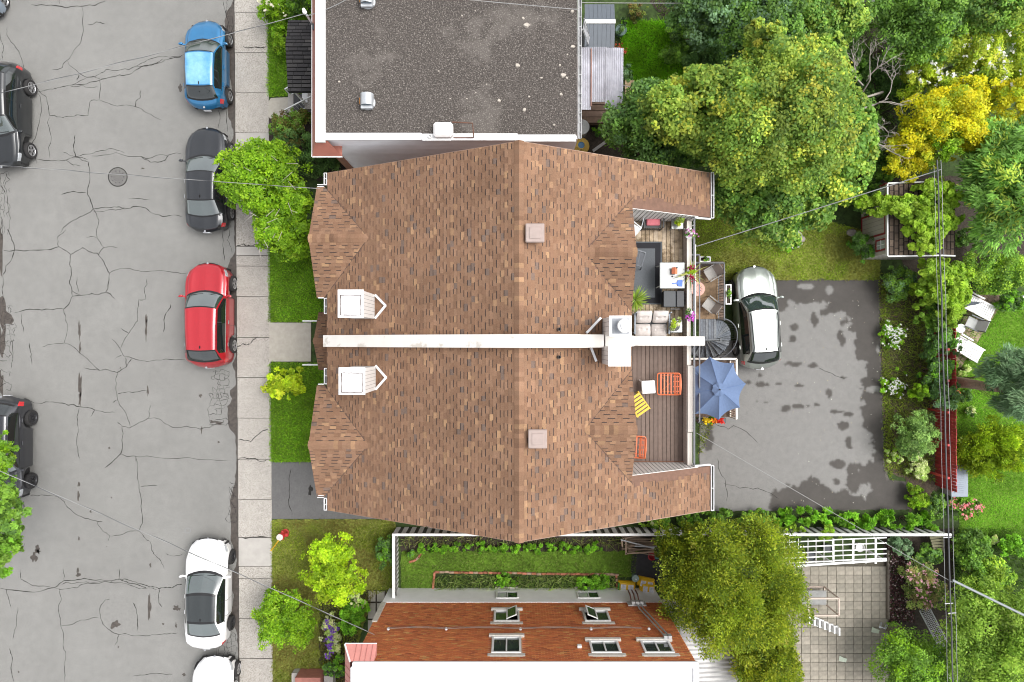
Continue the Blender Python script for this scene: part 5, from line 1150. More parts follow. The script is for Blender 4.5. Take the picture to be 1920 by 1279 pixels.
plant('bush', 'lime bush with white flower spikes at the top edge beside the pavement', 'shrub', 524, 14, 46, 40, 1.9, .1, 8250, 0.109, LIME, 30, .33, 57, .5, flowers=[('flower', 30, .11, [(.75,.72,.55,1)])])
plant('bush', 'darker conical shrub at the top edge next to the red cornice', 'shrub', 566, 12, 24, 40, 2.4, .1, 3750, 0.067, DARK+MID, 20, .35, 58, .4, 'needle')
plant('bush', 'narrow yellow green shrub beside the black porch roof', 'shrub', 530, 72, 17, 44, 1.3, .1, 3900, 0.067, LIME, 20, .36, 59)
plant('bush', 'bright yellow green shrub on the lower lawn spilling over the pavement', 'shrub', 534, 720, 45, 36, 1.5, .15, 4950, 0.109, YELLOWG, 26, .34, 60, .6)
plant('small_tree', 'yellow green small tree on the lawn beside the fire hydrant', 'tree', 628, 1068, 60, 64, 3.0, .5, 11250, 0.109, [(.28,.42,.012,4),(.35,.46,.02,2),(.19,.31,.012,3)], 36, .32, 61, .55, trunk=.05)
plant('bush', 'round bright green bush at the lower left beside the pavement', 'shrub', 533, 1163, 57, 60, 2.5, .1, 12750, 0.101, LIME, 38, .31, 62, .55, lump_tint=.12)
plant('bush', 'dark green bush beside the left end of the white fence', 'shrub', 724, 1030, 17, 40, 1.3, .1, 3900, 0.076, DARK+BRIGHT[:1], 18, .36, 63)
plant('flower_bed_plant', 'pale leaved climber covered in purple flowers by the brick house', 'flowers', 619, 1195, 19, 52, 1.0, .1, 3900, 0.067, PALE, 22, .36, 64, flowers=[('flower', 46, .10, [(.16,.06,.42,1),(.24,.10,.50,1)])])
plant('bush', 'bright green shrub right of the purple flowers', 'shrub', 664, 1160, 28, 40, 1.2, .1, 5400, 0.092, BRIGHT, 22, .35, 65)
plant('bush', 'pale variegated shrub at the top of the purple flower bed', 'shrub', 668, 1124, 20, 18, 1.3, .1, 1950, 0.076, PALE, 14, .4, 66)
plant('bush', 'low green shrub at the foot of the purple flower bed', 'shrub', 632, 1248, 28, 20, .9, .1, 2700, 0.084, BRIGHT+DARK, 16, .38, 67)
t = thing('street_tree', 'leafy green street tree reaching in from the lower left edge', 'tree', (-24.6, -7.2, .1))
m = MB(); m.tube([(-24.6, -7.2, 0), (-24.5, -7.2, 2.6), (-23.9, -7.0, 4.2)], [.2, .16, .12], 10); m.build('trunk', barkM, t, smooth=True)
for (ex, ey) in ((-19.2, -4.6), (-19.2, -6.5), (-19.2, -7.9), (-19.4, -5.6)):
    m = MB(); m.tube([(-23.95, -7.0, 4.1), (-21, (ey-7)/2, 4.5), (ex, ey, 4.7)], [.09, .06, .02], 7); m.build('limb', barkM, t, smooth=True)
for (px, py, rx, ry, n, pal, sd_) in [(-4, 862, 36, 52, 8000, LIME+MID, 68), (2, 978, 44, 46, 9000, MID+MAPLE2, 69), (0, 1044, 46, 44, 9000, MID+BRIGHT[:1], 70), (-10, 915, 46, 40, 7000, MID, 71)]:
    c = P(px, py, 4.8); k = S(4.8); foliage('crown', t, c, (rx*k, ry*k, 1.3), n, .13, pal, 34, .36, sd_, .55, low=-.6)

# maple and the wooded back gardens at the top right
t = plant('maple_tree', 'large yellow green maple tree behind the upper right roof corner', 'tree', 1452, 226, 140, 136, 8.6, 3.0, 100000, .105, MAPLE, 90, .22, 101, .75, 'broad', .2, lump_tint=.16)
for (px, py, rx, ry, top, bot, n, pal, sd_) in [(1310, 215, 112, 78, 6.9, 3.2, 22000, MAPLE, 102), (1545, 280, 78, 118, 6.6, 2.5, 22000, MAPLE+MAPLE2, 103), (1445, 385, 110, 82, 5.6, 2.2, 22000, MAPLE2+MAPLE[:1], 104), (1510, 135, 66, 64, 6.8, 3, 10000, MAPLE, 105), (1390, 360, 56, 60, 5.4, 2.4, 9000, MAPLE2+MAPLE[:1], 106), (1425, 95, 40, 52, 7.2, 4, 6000, MAPLE, 126), (1305, 268, 60, 36, 5.2, 2.5, 8000, MAPLE2+MAPLE[:1], 127)]:
    c = P(px, py, (top+bot)/2); k = S((top+bot)/2); foliage('crown', t, c, (rx*k, ry*k, (top-bot)/2), n, .13, pal, 50, .27, sd_, .75, lump_tint=.16)
t = plant('broadleaf_tree', 'darker green tree between the corrugated canopy and the maple', 'tree', 1225, 240, 92, 78, 5.2, 1.5, 22500, 0.126, MAPLE2+DARK, 60, .26, 107, .7, 'broad', .14)
c = P(1265, 285, 3); foliage('crown', t, c, (76*S(3), 34*S(3), 1.6), 10500, 0.126, MAPLE2+DARK, 34, .3, 108, .7)
plant('broadleaf_tree', 'dark bluish green tree at the top edge right of the grey shed', 'tree', 1320, 20, 78, 62, 5.0, 1.5, 18000, 0.118, DARK+BLUEG[:1], 50, .27, 109, .7, 'broad', .12)
plant('broadleaf_tree', 'grey green tree at the top edge above the maple crown', 'tree', 1425, 62, 80, 82, 5.5, 1.5, 22500, 0.118, MAPLE2+BLUEG[:1], 55, .26, 110, .7, 'broad', .12)
plant('broadleaf_tree', 'yellow tinged green tree at the top edge left of the dark gap', 'tree', 1545, 28, 78, 62, 5.0, 1.5, 18000, 0.109, MAPLE2+MAPLE[:2], 46, .28, 111, .7, 'broad', .12)
plant('broadleaf_tree', 'fresh green tree at the top edge above the white flowering shrub', 'tree', 1715, 45, 92, 74, 5.0, 1.2, 22500, 0.118, MID+MAPLE2, 55, .26, 112, .55, 'broad', .12)
plant('broadleaf_tree', 'olive green tree in the upper right corner', 'tree', 1860, 15, 90, 55, 5.4, 1.5, 16500, 0.109, MAPLE2+MAPLE[:2], 46, .28, 113, .6, 'broad', .12)
FSH = [(.34,.41,.03,4),(.26,.36,.03,3),(.40,.45,.05,2),(.15,.25,.03,2)]
t = plant('flowering_shrub', 'yellow green shrub dotted with white flower heads at the right', 'shrub', 1768, 104, 96, 56, 4.0, .8, 18000, .105, FSH, 50, .26, 114, .5, flowers=[('flower_head', 60, .12, WHITE)])
for (px, py, rx, ry, top, n, sd_, nf) in [(1872, 150, 76, 62, 4.4, 13000, 121, 50), (1905, 72, 50, 54, 4.2, 8000, 122, 24), (1712, 150, 50, 46, 3.2, 8000, 123, 24), (1790, 165, 80, 40, 3.6, 9000, 124, 30)]:
    c = P(px, py, (top+.6)/2); k = S((top+.6)/2); foliage('crown', t, c, (rx*k, ry*k, (top-.6)/2), n, .105, FSH, 36, .28, sd_, .5, lump_tint=.14, flowers=[('flower_head', nf, .12, WHITE)])
t = plant('golden_tree', 'golden yellow leaved tree at the right edge', 'tree', 1770, 235, 96, 58, 5.0, .8, 24000, .095, GOLD, 60, .22, 115, .6, 'broad', .1, lump_tint=.12)
for (px, py, rx, ry, top, bot, n, pal, sd_) in [(1700, 296, 56, 46, 4.2, .5, 10000, GOLD, 116), (1845, 262, 62, 50, 4.6, .8, 10000, GOLD, 117), (1885, 195, 52, 40, 5.2, 1.2, 8000, GOLD, 118), (1750, 275, 44, 40, 4.7, 1.0, 5000, LIME+VINE0, 119), (1800, 180, 60, 30, 4.4, 1.0, 6000, GOLD, 120)]:
    c = P(px, py, (top+bot)/2); k = S((top+bot)/2); foliage('crown', t, c, (rx*k, ry*k, (top-bot)/2), n, .095, pal, 34, .28, sd_, .6, lump_tint=.12)
plant('feathery_tree', 'feathery green tree at the right edge below the golden tree', 'tree', 1880, 345, 84, 122, 6.0, 1.0, 30000, 0.134, WILLOW, 60, .25, 117, .26, 'drape', .14)
plant('bush', 'dark green bush below the bare grey branches', 'shrub', 1605, 262, 46, 84, 2.6, .1, 13500, 0.101, MAPLE2+DARK, 44, .28, 118, .7)
plant('bush', 'dark green thicket in the gap behind the bare branches', 'shrub', 1630, 150, 46, 44, 1.6, .1, 6750, 0.092, DARK, 26, .32, 119)
plant('bush', 'dark green clump of strappy leaves beside the bright ground cover', 'shrub', 1320, 98, 44, 34, 1.0, .1, 5400, 0.168, DARK, 22, .34, 120, .16, 'drape')
plant('bush', 'mid green bush at the top of the bright ground cover', 'shrub', 1278, 58, 34, 26, 1.3, .1, 4800, 0.092, MID+DARK, 20, .34, 121)
plant('bush', 'low green shrub between dark tree and ground cover', 'shrub', 1262, 96, 32, 26, .9, .1, 4200, 0.084, MID, 18, .36, 122)
plant('bush', 'dark strappy leaved clump under the yellow tinged tree', 'shrub', 1535, 78, 42, 26, .9, .1, 4200, 0.168, DARK+BRIGHT[:1], 20, .34, 123, .16, 'drape')
plant('bush', 'green shrub filling the gap right of the flowering shrub stems', 'shrub', 1690, 160, 38, 40, 1.9, .1, 6300, 0.101, DARK+MAPLE2, 24, .32, 124)
plant('bush', 'low fern like shrub beside the corrugated canopy', 'shrub', 1176, 132, 10, 34, .7, .1, 1800, 0.084, BLUEG+DARK, 12, .4, 125)
plant('bush', 'brown tipped low shrub beside the grey shed', 'shrub', 1190, 22, 30, 20, .7, .1, 1650, 0.076, RED, 14, .4, 126)
plant('bush', 'low weeds on dark soil behind the canopy posts', 'shrub', 1128, 245, 20, 16, .5, .1, 700, .10, DARK+BRIGHT[:1], 10, .45, 127)
m = MB(); gq = np.random.default_rng(77)
dt = thing('dead_tree', 'bare grey branched dead tree between maple and white flowering shrub', 'tree', tuple(P(1625, 190, .1)))
def twig(m, a, d, L, r, dep):
    b = a+d*L; mid = (a+b)/2+Vector(gq.normal(size=3)*L*.07); m.tube([a, mid, b], [r, r*.85, r*.6], 5, cap=False)
    if dep:
        for _ in range(int(gq.integers(2, 4))):
            e = (d+Vector(gq.normal(size=3)*.55)*Vector((1, 1, .5)).length*.6).normalized(); twig(m, a.lerp(b, gq.uniform(.45, 1)), e, L*gq.uniform(.5, .8), r*.6, dep-1)
for nm, (px, py, h), (ex, ey, eh) in [('branch', (1618, 172, 2.6), (1640, 105, 4.2)), ('branch', (1604, 208, 3.0), (1705, 170, 4.0)), ('branch', (1606, 210, 2.8), (1622, 285, 3.4)), ('branch', (1618, 160, 2.6), (1580, 100, 4.0)), ('branch', (1612, 262, 3.0), (1680, 280, 3.3)), ('branch', (1625, 225, 2.8), (1668, 245, 3.2))]:
    m = MB(); a = P(px, py, h); b = P(ex, ey, eh); twig(m, a, (b-a).normalized(), (b-a).length*.62, .034, 4); m.build(nm, deadM, dt)
m = MB(); a = P(1625, 190, .05); m.tube([a, a+Vector((-.05, -.1, 1.4)), P(1615, 185, 2.8)], [.07, .055, .035], 8); m.build('trunk', deadM, dt, smooth=True)

plant('bush', 'green thicket joining the maple to the bare branches', 'shrub', 1585, 120, 40, 46, 2.6, .1, 9000, .10, MAPLE2+DARK, 34, .3, 181)
plant('bush', 'light green thicket between golden tree and shed roof', 'shrub', 1660, 320, 40, 30, 1.8, .1, 5000, .10, MID+MAPLE2, 24, .33, 182)
plant('bush', 'bushy green growth behind the shed under the feathery tree', 'shrub', 1812, 455, 34, 24, 1.1, .1, 3600, .10, MID+DARK, 22, .34, 183)
grass('ground_cover', 'green ground cover between the shrubs of the garden strip by the lot', PL([(1650, 530), (1745, 530), (1750, 905), (1665, 885)]), 420, .16, [(.13,.17,.03,3),(.09,.13,.02,3),(.17,.15,.05,1)], z=.11, seed=36)
grass('ground_cover', 'low green ground cover on the shaded soil below the top trees', PL([(1220, 0), (1640, 0), (1700, 330), (1590, 330), (1500, 60), (1260, 60)]), 260, .22, [(.06,.11,.02,3),(.09,.14,.03,2)], z=.11, seed=37)
grass('ground_cover', 'low green ground cover round the bushes in the lower right corner', PL([(1785, 990), (1960, 990), (1960, 1320), (1785, 1320)]), 260, .22, [(.06,.11,.02,3),(.09,.14,.03,2)], z=.11, seed=38)

# lawn edge by the parking lot and the vine covered shed
plant('bush', 'small shrub covered in white blossoms below the maple', 'shrub', 1470, 446, 38, 26, 1.0, .1, 4800, 0.084, BRIGHT+MID, 20, .34, 131, flowers=[('blossom', 60, .055, WHITE)])
plant('bush', 'dark green ferny bush beside the shed window', 'shrub', 1621, 462, 28, 30, 1.5, .1, 5400, 0.101, BRIGHT[2:]+DARK, 22, .33, 132, .3)
plant('bush', 'leafy bush against the upper shed wall', 'shrub', 1622, 372, 36, 34, 1.7, .1, 6300, 0.109, MID+DARK, 24, .33, 133)
plant('bush', 'yellow green sprawl of leaves left of the shed corner', 'shrub', 1575, 372, 30, 22, 1.1, .1, 3450, 0.101, MID+LIME[:1], 16, .36, 134)
plant('bush', 'olive green shrub at the top of the garden strip', 'shrub', 1680, 532, 40, 36, 1.2, .1, 6600, 0.084, MID+MAPLE2+BLUEG[:1], 26, .33, 135)
plant('bush', 'upper white flowering bush on the garden strip beside the lot', 'shrub', 1672, 628, 26, 26, .6, .1, 3450, 0.076, LIME+BRIGHT, 16, .36, 136, flowers=[('blossom', 110, .055, WHITE)])
plant('bush', 'lower white flowering bush on the garden strip beside the lot', 'shrub', 1676, 718, 27, 27, .6, .1, 3450, 0.076, LIME+BRIGHT, 16, .36, 137, flowers=[('blossom', 70, .055, WHITE)])
plant('bush', 'grey green leafy shrub in front of the red fence', 'shrub', 1708, 812, 46, 46, 1.9, .1, 9750, 0.084, [(.16,.27,.06,4),(.22,.34,.09,3),(.11,.20,.05,3)], 34, .31, 138, .5)
plant('bush', 'cream variegated shrub at the foot of the red fence', 'shrub', 1720, 872, 22, 32, .9, .1, 3900, 0.076, PALE, 18, .36, 139)
plant('bush', 'cream tipped low shrub at the lot corner', 'shrub', 1676, 852, 18, 17, .7, .1, 1950, 0.076, PALE+LIME[:2], 12, .4, 140)
plant('bush', 'bright yellow green shrub at the end of the red fence', 'shrub', 1722, 930, 22, 32, .9, .1, 3900, 0.084, LIME, 18, .36, 141)
plant('bush', 'green shrub between red fence end and white fence', 'shrub', 1752, 945, 22, 30, 1.1, .1, 3300, 0.084, MID+DARK, 16, .36, 142)
for i, (px, py, rx, ry, pal, lab) in enumerate([(1750, 588, 36, 34, MID, 'uppermost leafy clump of the row before the red fence'), (1758, 645, 34, 36, BRIGHT[2:]+DARK, 'dark leafy clump beside the upper red fence boards'), (1750, 694, 36, 32, DARK+BRIGHT[:1], 'deep green clump between the two white flowering bushes and fence'), (1760, 738, 32, 34, DARK+BLUEG[:1], 'blue green clump hiding the start of the red fence'), (1718, 735, 14, 18, LIME, 'small yellow green clump behind the lower white flowering bush')]):
    plant('perennial', lab, 'plant', px, py, rx, ry, 1.95, .1, 5200, .11, pal, 24, .33, 150+i, .45, group='perennials along the red fence')
# right hand neighbour
plant('conifer', 'drooping grey green conifer at the right edge', 'tree', 1908, 718, 58, 84, 5.0, 1.6, 19500, 0.134, BLUEG, 44, .28, 160, .16, 'drape')
plant('juniper', 'golden green rounded juniper on the neighbour lawn', 'shrub', 1858, 842, 70, 56, 1.9, .1, 21000, 0.084, JUN, 40, .28, 161, .4, 'needle')
plant('bush', 'dark leafy shrub beside the paved corner and loungers', 'shrub', 1893, 562, 30, 25, 1.2, .1, 4800, 0.092, DARK+BRIGHT[:1], 20, .35, 162)
plant('hedge', 'clipped light green hedge above the sun loungers', 'hedge', 1858, 508, 80, 40, 1.9, .1, 16500, 0.084, VINE+MID, 48, .27, 163)
plant('hosta', 'white edged hosta above the leaning trunk', 'plant', 1806, 692, 14, 13, .5, .1, 500, .16, PALE, 10, .45, 164, .5, group='hostas beside the trunk')
plant('hosta', 'white edged hosta below the terracotta pot', 'plant', 1813, 772, 14, 13, .5, .1, 500, .16, PALE+DARK[:1], 10, .45, 165, .5, group='hostas beside the trunk')
plant('bush', 'bright green clump between red fence and upper hosta', 'shrub', 1782, 690, 14, 22, .8, .1, 1950, 0.084, LIME+BRIGHT, 12, .4, 166)
plant('bush', 'dark low shrub below the leaning trunk', 'shrub', 1806, 738, 22, 14, .5, .1, 1800, 0.084, DARK, 12, .4, 167)
plant('peony', 'shrub of coral pink flowers below the grey storage box', 'flowers', 1805, 950, 30, 25, .9, .1, 4200, 0.084, MID+BRIGHT, 18, .36, 168, flowers=[('flower', 42, .10, [(.72,.20,.20,2),(.75,.28,.28,1),(.70,.40,.38,1)])])
plant('bush', 'single round shrub at the lower edge of the neighbour lawn', 'shrub', 1895, 1020, 32, 26, 1.1, .1, 5100, 0.092, BRIGHT, 20, .35, 169)
plant('hosta', 'pale striped hosta on the neighbour bed', 'plant', 1856, 1014, 14, 13, .5, .1, 500, .16, PALE, 10, .45, 170, .5, group='hostas beside the trunk')
plant('bush', 'green shrub right of the utility wires below the peonies', 'shrub', 1810, 1028, 40, 44, 1.8, .1, 7500, 0.092, MID+MAPLE2, 30, .32, 171)
plant('bush', 'light green spreading shrub crossed by the thick cable', 'shrub', 1835, 1080, 56, 40, 2.2, .1, 9750, 0.092, VINE+MID, 34, .3, 172)
plant('broadleaf_tree', 'broad light green tree in the lower right corner', 'tree', 1862, 1190, 92, 112, 4.6, .8, 36000, 0.101, [(.18,.29,.035,4),(.23,.34,.045,3),(.13,.22,.03,3)], 74, .23, 173, .55, 'broad', .12)
plant('bush', 'blue green shrub beside the white pergola end', 'shrub', 1690, 1024, 26, 22, 1.1, .1, 3750, 0.084, BLUEG, 18, .36, 174)
plant('bush', 'leafy shrub beside the wooden pallet gate', 'shrub', 1740, 1045, 34, 24, 1.0, .1, 4200, 0.084, MID+DARK, 18, .36, 175)
plant('rose_bush', 'sprawling rose bush with pink blooms beside the patio beam', 'flowers', 1724, 1095, 42, 52, 1.6, .1, 7500, 0.076, [(.20,.26,.06,3),(.14,.20,.05,3),(.30,.24,.10,1)], 34, .31, 176, flowers=[('rose', 70, .085, [(.72,.28,.42,2),(.74,.44,.48,2),(.7,.5,.45,1)])])
plant('bush', 'mid green bush cut by the bottom edge beside the patio', 'shrub', 1702, 1245, 94, 66, 3.0, .1, 22500, 0.092, MID+LIME[:1], 54, .26, 177, .5)
q = scatter(PL([(1662, 1020), (1700, 1020), (1712, 1165), (1664, 1165)]), 2600); pz = rng.uniform(.12, .34, len(q)); pts = np.concatenate([q, pz[:, None]], 1)
V = leaf_quads(pts, unit(rng.normal(size=pts.shape)*.5+np.array([0, 0, 1.])), rng.uniform(.05, .11, len(q)), .8)
tag(fast_quads('ground_cover', V, pick_cols(len(q), [(.09,.04,.045,5),(.14,.06,.06,3),(.45,.36,.34,1.6),(.05,.07,.02,2)]), leafM), 'dark purple ground cover flecked with pale petals beside the patio', 'ground cover', kind='stuff')
# cedar and the strip below the house
t = plant('cedar_tree', 'big rounded golden green cedar beside the tiled patio', 'tree', 1368, 1092, 138, 128, 6.2, .6, 110000, .062, CEDAR, 130, .16, 201, .5, 'needle', .18, lump_tint=.14)
c = P(1430, 1225, 2.6); foliage('crown', t, c, (66*S(2.6), 78*S(2.6), 2.4), 34000, .070, CEDAR, 52, .25, 202, .5, 'needle')
c = P(1275, 1015, 2.2); foliage('crown', t, c, (58*S(2.2), 46*S(2.2), 1.8), 18000, .070, CEDAR, 34, .28, 203, .5, 'needle')
HL = ['hosta clump nearest the cedar beneath the lot edge', 'second hosta clump from the cedar along the lot edge', 'third hosta clump from the cedar along the lot edge', 'fourth hosta clump from the cedar along the lot edge', 'fifth hosta clump from the cedar along the lot edge', 'sixth hosta clump, below the damp lot corner', 'seventh hosta clump, right of the damp lot corner', 'last hosta clump beside the utility wires']
rows('hosta', HL, 'plant', [(1470, 973), (1508, 972), (1548, 974), (1588, 975), (1628, 976), (1665, 974), (1700, 974), (1738, 980)], 26, 21, .8, 700, .26, BRIGHT, 'hostas along the lower lot edge', lumps=16, lump_r=.4, aspect=.5)
rows('hedge_plant', ['leafy hedge plant at the house corner beneath the gutter', 'leafy hedge plant between the house corner and the cedar', 'leafy hedge plant just above the cedar', 'pale flowering hedge plant right of the cedar top', 'leafy hedge plant left of the first hosta'], 'plant', [(1235, 978), (1295, 972), (1345, 966), (1400, 970), (1432, 970)], 30, 18, .9, 3300, 0.092, BRIGHT[2:]+MID, 'plants along the fence behind the house', lumps=16, lump_r=.38)
rows('vine', ['yellow green vine over the fence above the pergola, left part', 'yellow green vine over the fence above the pergola, right part'], 'vine', [(1490, 992), (1548, 998)], 34, 13, 1.3, 1950, 0.101, VINE, 'vines over the white fence', lumps=14, lump_r=.4)
plant('vine', 'pale vine at the roof edge above the striped fence', 'vine', 1205, 978, 26, 8, .9, .1, 700, .09, PALE+VINE, 10, .45, 215)
# narrow kitchen garden between the houses
KG = [(790+i*22+random.uniform(-3, 3), 1027+random.uniform(-2, 2)) for i in range(16)]
rows('garden_plant', 'leafy green garden plant in the row below the brown gable', 'plant', KG, 13, 10, .5, 420, .12, BRIGHT, 'row of garden plants below the brown gable', lumps=10, lump_r=.45)
plant('garden_plant', 'blue green garden plant inside the curved brick edging', 'plant', 769, 1036, 11, 9, .5, .1, 350, .12, BLUEG+BRIGHT, 8, .45, 231)
plant('bush', 'compact bright green bush in the middle of the brick edged bed', 'shrub', 948, 1088, 25, 13, .6, .1, 2700, 0.076, BRIGHT, 14, .4, 232)
plant('bush', 'long low green bush at the right end of the brick edged bed', 'shrub', 1104, 1091, 43, 14, .6, .1, 3600, 0.076, BRIGHT, 18, .36, 233)
grass('weeds', 'straggly grass weeds in the brick edged bed', PL([(822, 1078), (1150, 1078), (1150, 1103), (815, 1103)]), 260, .34, [(.17,.22,.06,3),(.22,.25,.10,2),(.11,.17,.04,2)], z=.12, seed=31)
grass('weeds', 'straggly weeds on the soil under the striped fence', PL([(755, 1004), (1180, 1006), (1180, 1022), (755, 1022)]), 200, .28, [(.15,.18,.05,3),(.22,.22,.09,2),(.11,.17,.04,2)], z=.12, seed=32)
grass('weeds', 'sparse green weeds on the garden strip beside the lot', PL([(1650, 580), (1735, 560), (1740, 900), (1662, 880)]), 160, .14, [(.22,.26,.04,3),(.15,.20,.03,3)], z=.12, seed=33)
grass('moss_fringe', 'grass fringe growing along the right edge of the parking lot', PL([(1646, 526), (1660, 526), (1672, 900), (1656, 880)]), 500, .10, G_LIGHT, z=.12, seed=34)
grass('moss_fringe', 'weeds growing below the flowers at the foot of the terrace', PL([(1308, 790), (1338, 790), (1318, 850), (1308, 850)]), 500, .12, G_OLIVE, z=.12, seed=35)
# ------------------------------------------------------------------ fences, sheds, furniture, wires
manM = mat('cast_iron', (.15,.145,.138), rough=.8, metal=.3, var=.2, scale=20)
mh = thing('manhole_cover', 'round iron manhole cover with a ring of holes in the road', 'manhole cover', tuple(P(221, 332, 0)))
m = MB(); c = P(221, 332, 0); m.lathe([(.435,.004),(.435,.012),(.41,.014),(.41,.006),(.40,.006)], (c.x, c.y, 0), 36); m.build('ring', crackM, mh)
m = MB(); m.lathe([(.40,.005),(.395,.018),(.05,.020)], (c.x, c.y, 0), 36); m.build('lid', manM, mh)
m = MB()
for k in range(10): a = 6.283*k/10; m.lathe([(.026,.0205),(.026,.0225)], (c.x+.27*math.cos(a), c.y+.27*math.sin(a), 0), 8)
for k in range(48):
    a = k*2.4; r_ = .02+.26*math.sqrt(k/48); m.box((c.x+r_*math.cos(a)*.75, c.y+r_*math.sin(a)*.75, .021), (.03, .012, .003), rz=a)
m.build('hole', trimM, mh)['kind'] = 'stuff'
# hydrant
hy = thing('fire_hydrant', 'red fire hydrant with pale cap and yellow marker rod on the lawn', 'hydrant', tuple(P(529, 1006, .1)))
redH = mat('hydrant_red', (.42,.03,.03), rough=.4, var=.15)
m = MB(); c = P(530, 1003, .5); m.lathe([(.17,0),(.17,.06),(.12,.07),(.115,.55),(.15,.58),(.15,.64),(.10,.74),(.03,.80)], (c.x, c.y, .1), 18); m.build('body', redH, hy, smooth=True)
m = MB(); m.lathe([(.08,0),(.08,.12),(.05,.14)], (c.x+.12, c.y, .52), 12, M=Matrix.Rotation(R(90), 4, 'Y')); m.lathe([(.06,0),(.06,.1)], (c.x, c.y+.1, .52), 12, M=Matrix.Rotation(R(-90), 4, 'X')); m.lathe([(.06,0),(.06,.1)], (c.x, c.y-.1, .52), 12, M=Matrix.Rotation(R(90), 4, 'X')); m.build('outlet', redH, hy)
m = MB(); a = P(524, 1008, .9); m.lathe([(.14,0),(.14,.03),(.04,.05),(.001,.05)], (a.x, a.y, .86), 20); m.build('cap', mat('cap_grey', (.5,.48,.45), rough=.5), hy)
m = MB(); a = P(522, 1014, .9); b = P(508, 1033, 1.6); m.tube([(a.x+.1, a.y+.1, .15), a, b], .028, 8); m.build('marker_rod', mat('yellow_paint', (.62,.36,.02), rough=.5), hy)

# striped white fence between the houses
fenceW = mat('fence_white', (.62,.61,.60), rough=.7, var=.1, scale=4)
darkgap = mat('fence_back', (.10,.095,.09), rough=.9, var=.15)
fz = thing('picket_fence', 'white board fence running behind the brown gabled house to the cedar', 'fence', (-1, -8.3, .1))
yb_ = -8.28; x = P(748, 0, .1).x; gq = np.random.default_rng(41); k = 0
while x < P(1750, 0, .1).x:
    m = MB(); m.box((x, yb_+gq.normal()*.003, .68), (.185, .022, 1.12)); m.build('board', fenceW, fz); x += .352; k += 1
m = MB(); L0, L1 = P(748, 0, .1).x-.1, P(1752, 0, .1).x; m.bbox(((L0+L1)/2, yb_-.01, 1.27), (L1-L0, .11, .05), bv=.01); m.build('top_rail', mat('rail_white', (.74,.74,.73), rough=.5), fz)
m = MB(); m.box(((L0+L1)/2, yb_-.06, 1.05), (L1-L0, .03, .09)); m.build('back_rail', darkgap, fz); m = MB(); m.box(((L0+L1)/2, yb_-.06, .35), (L1-L0, .03, .09)); m.build('back_rail', darkgap, fz)
m = MB(); m.box(((L0+L1)/2, yb_-.035, .65), (L1-L0, .012, 1.1)); m.build('backing', darkgap, fz)
fl_ = thing('picket_fence', 'short white fence at the left end of the kitchen garden', 'fence', (-5.1, -9.7, .1))
y = -8.4; xx = P(749, 0, .1).x-.05
while y > -11.0:
    m = MB(); m.box((xx, y, .68), (.022, .11, 1.12)); m.build('board', fenceW, fl_); y -= .20
m = MB(); m.bbox((xx-.01, -9.7, 1.27), (.12, 2.75, .05), bv=.01); m.build('top_rail', bpy.data.materials['rail_white'], fl_)
m = MB(); m.box((xx+.06, -9.7, 1.05), (.04, 2.7, .08)); m.build('back_rail', darkgap, fl_)
m = MB(); m.box((xx-.04, -9.7, .65), (.012, 2.7, 1.1)); m.build('backing', darkgap, fl_)
# brick edged bed
eb = thing('bed_edging', 'low edging of weathered orange bricks round the kitchen garden bed', 'edging', tuple(P(980, 1090, .1)))
ebm = [mat('edge_brick_%d' % i, c, rough=.9, var=.2, scale=10) for i, c in enumerate([(.34,.13,.07),(.42,.16,.10),(.32,.22,.16),(.27,.10,.06)])]
def edging(a, b, root, n):
    a = P(*a, .1); b = P(*b, .1); d = (b-a)/n; an = math.atan2(d.y, d.x)
    for i in range(n):
        c = a+d*(i+.5); m = MB(); m.bbox((c.x, c.y+gq.normal()*.01, .14+gq.uniform(-.01, .01)), (d.length-.012, .095, .10), rz=an+gq.normal()*.03, bv=.012); m.build('brick', ebm[int(gq.integers(4))], root)
edging((815, 1072), (1160, 1077), eb, 38); edging((815, 1072), (812, 1104), eb, 4); edging((1155, 1077), (1157, 1104), eb, 4); edging((818, 1105), (1150, 1108), eb, 36)
for px in (950, 1098): m = MB(); c = P(px, 1104, .12); m.bbox((c.x, c.y, .12), (1.05, .18, .08)); m.build('stone_step', stoneS, eb)
ce = thing('curved_edging', 'small curved edging of orange bricks at the left of the kitchen garden', 'edging', tuple(P(780, 1045, .1)))
for k in range(7):
    a = -1.3+k*.28; c = P(765+24*math.cos(a), 1033-20*math.sin(a)*1.0, .1); m = MB(); m.bbox((c.x, c.y, .13), (.2, .09, .1), rz=a+1.57, bv=.01); m.build('brick', ebm[k % 4], ce)
# pile of poles, tarp, bucket, bags
woodP = mat('weathered_pole', (.30,.22,.16), rough=.9, var=.25, scale=8); greyP = mat('grey_pole', (.36,.37,.38), rough=.6, var=.1)
wp = thing('wood_pile', 'pile of weathered wooden poles and grey pipes on a rack by the cedar', 'wood pile', tuple(P(1200, 1020, .1)))
for i in range(16):
    a = P(1168+gq.uniform(-6, 14), 1006+i*2.0+gq.uniform(-3, 3), .5); b = P(1236+gq.uniform(-6, 4), 1004+i*2.0+gq.uniform(-8, 6), .5); z0, z1 = gq.uniform(.3, .75, 2)
    m = MB(); m.bar((a.x, a.y, z0), (b.x, b.y, z1), .04, .035); m.build('pole', woodP, wp)
for (p, q) in (((1164, 1012), (1240, 1032)), ((1190, 1024), (1236, 1026))): m = MB(); a = P(*p, .85); b = P(*q, .9); m.bar(a, b, .05, .04); m.build('pipe', greyP, wp)
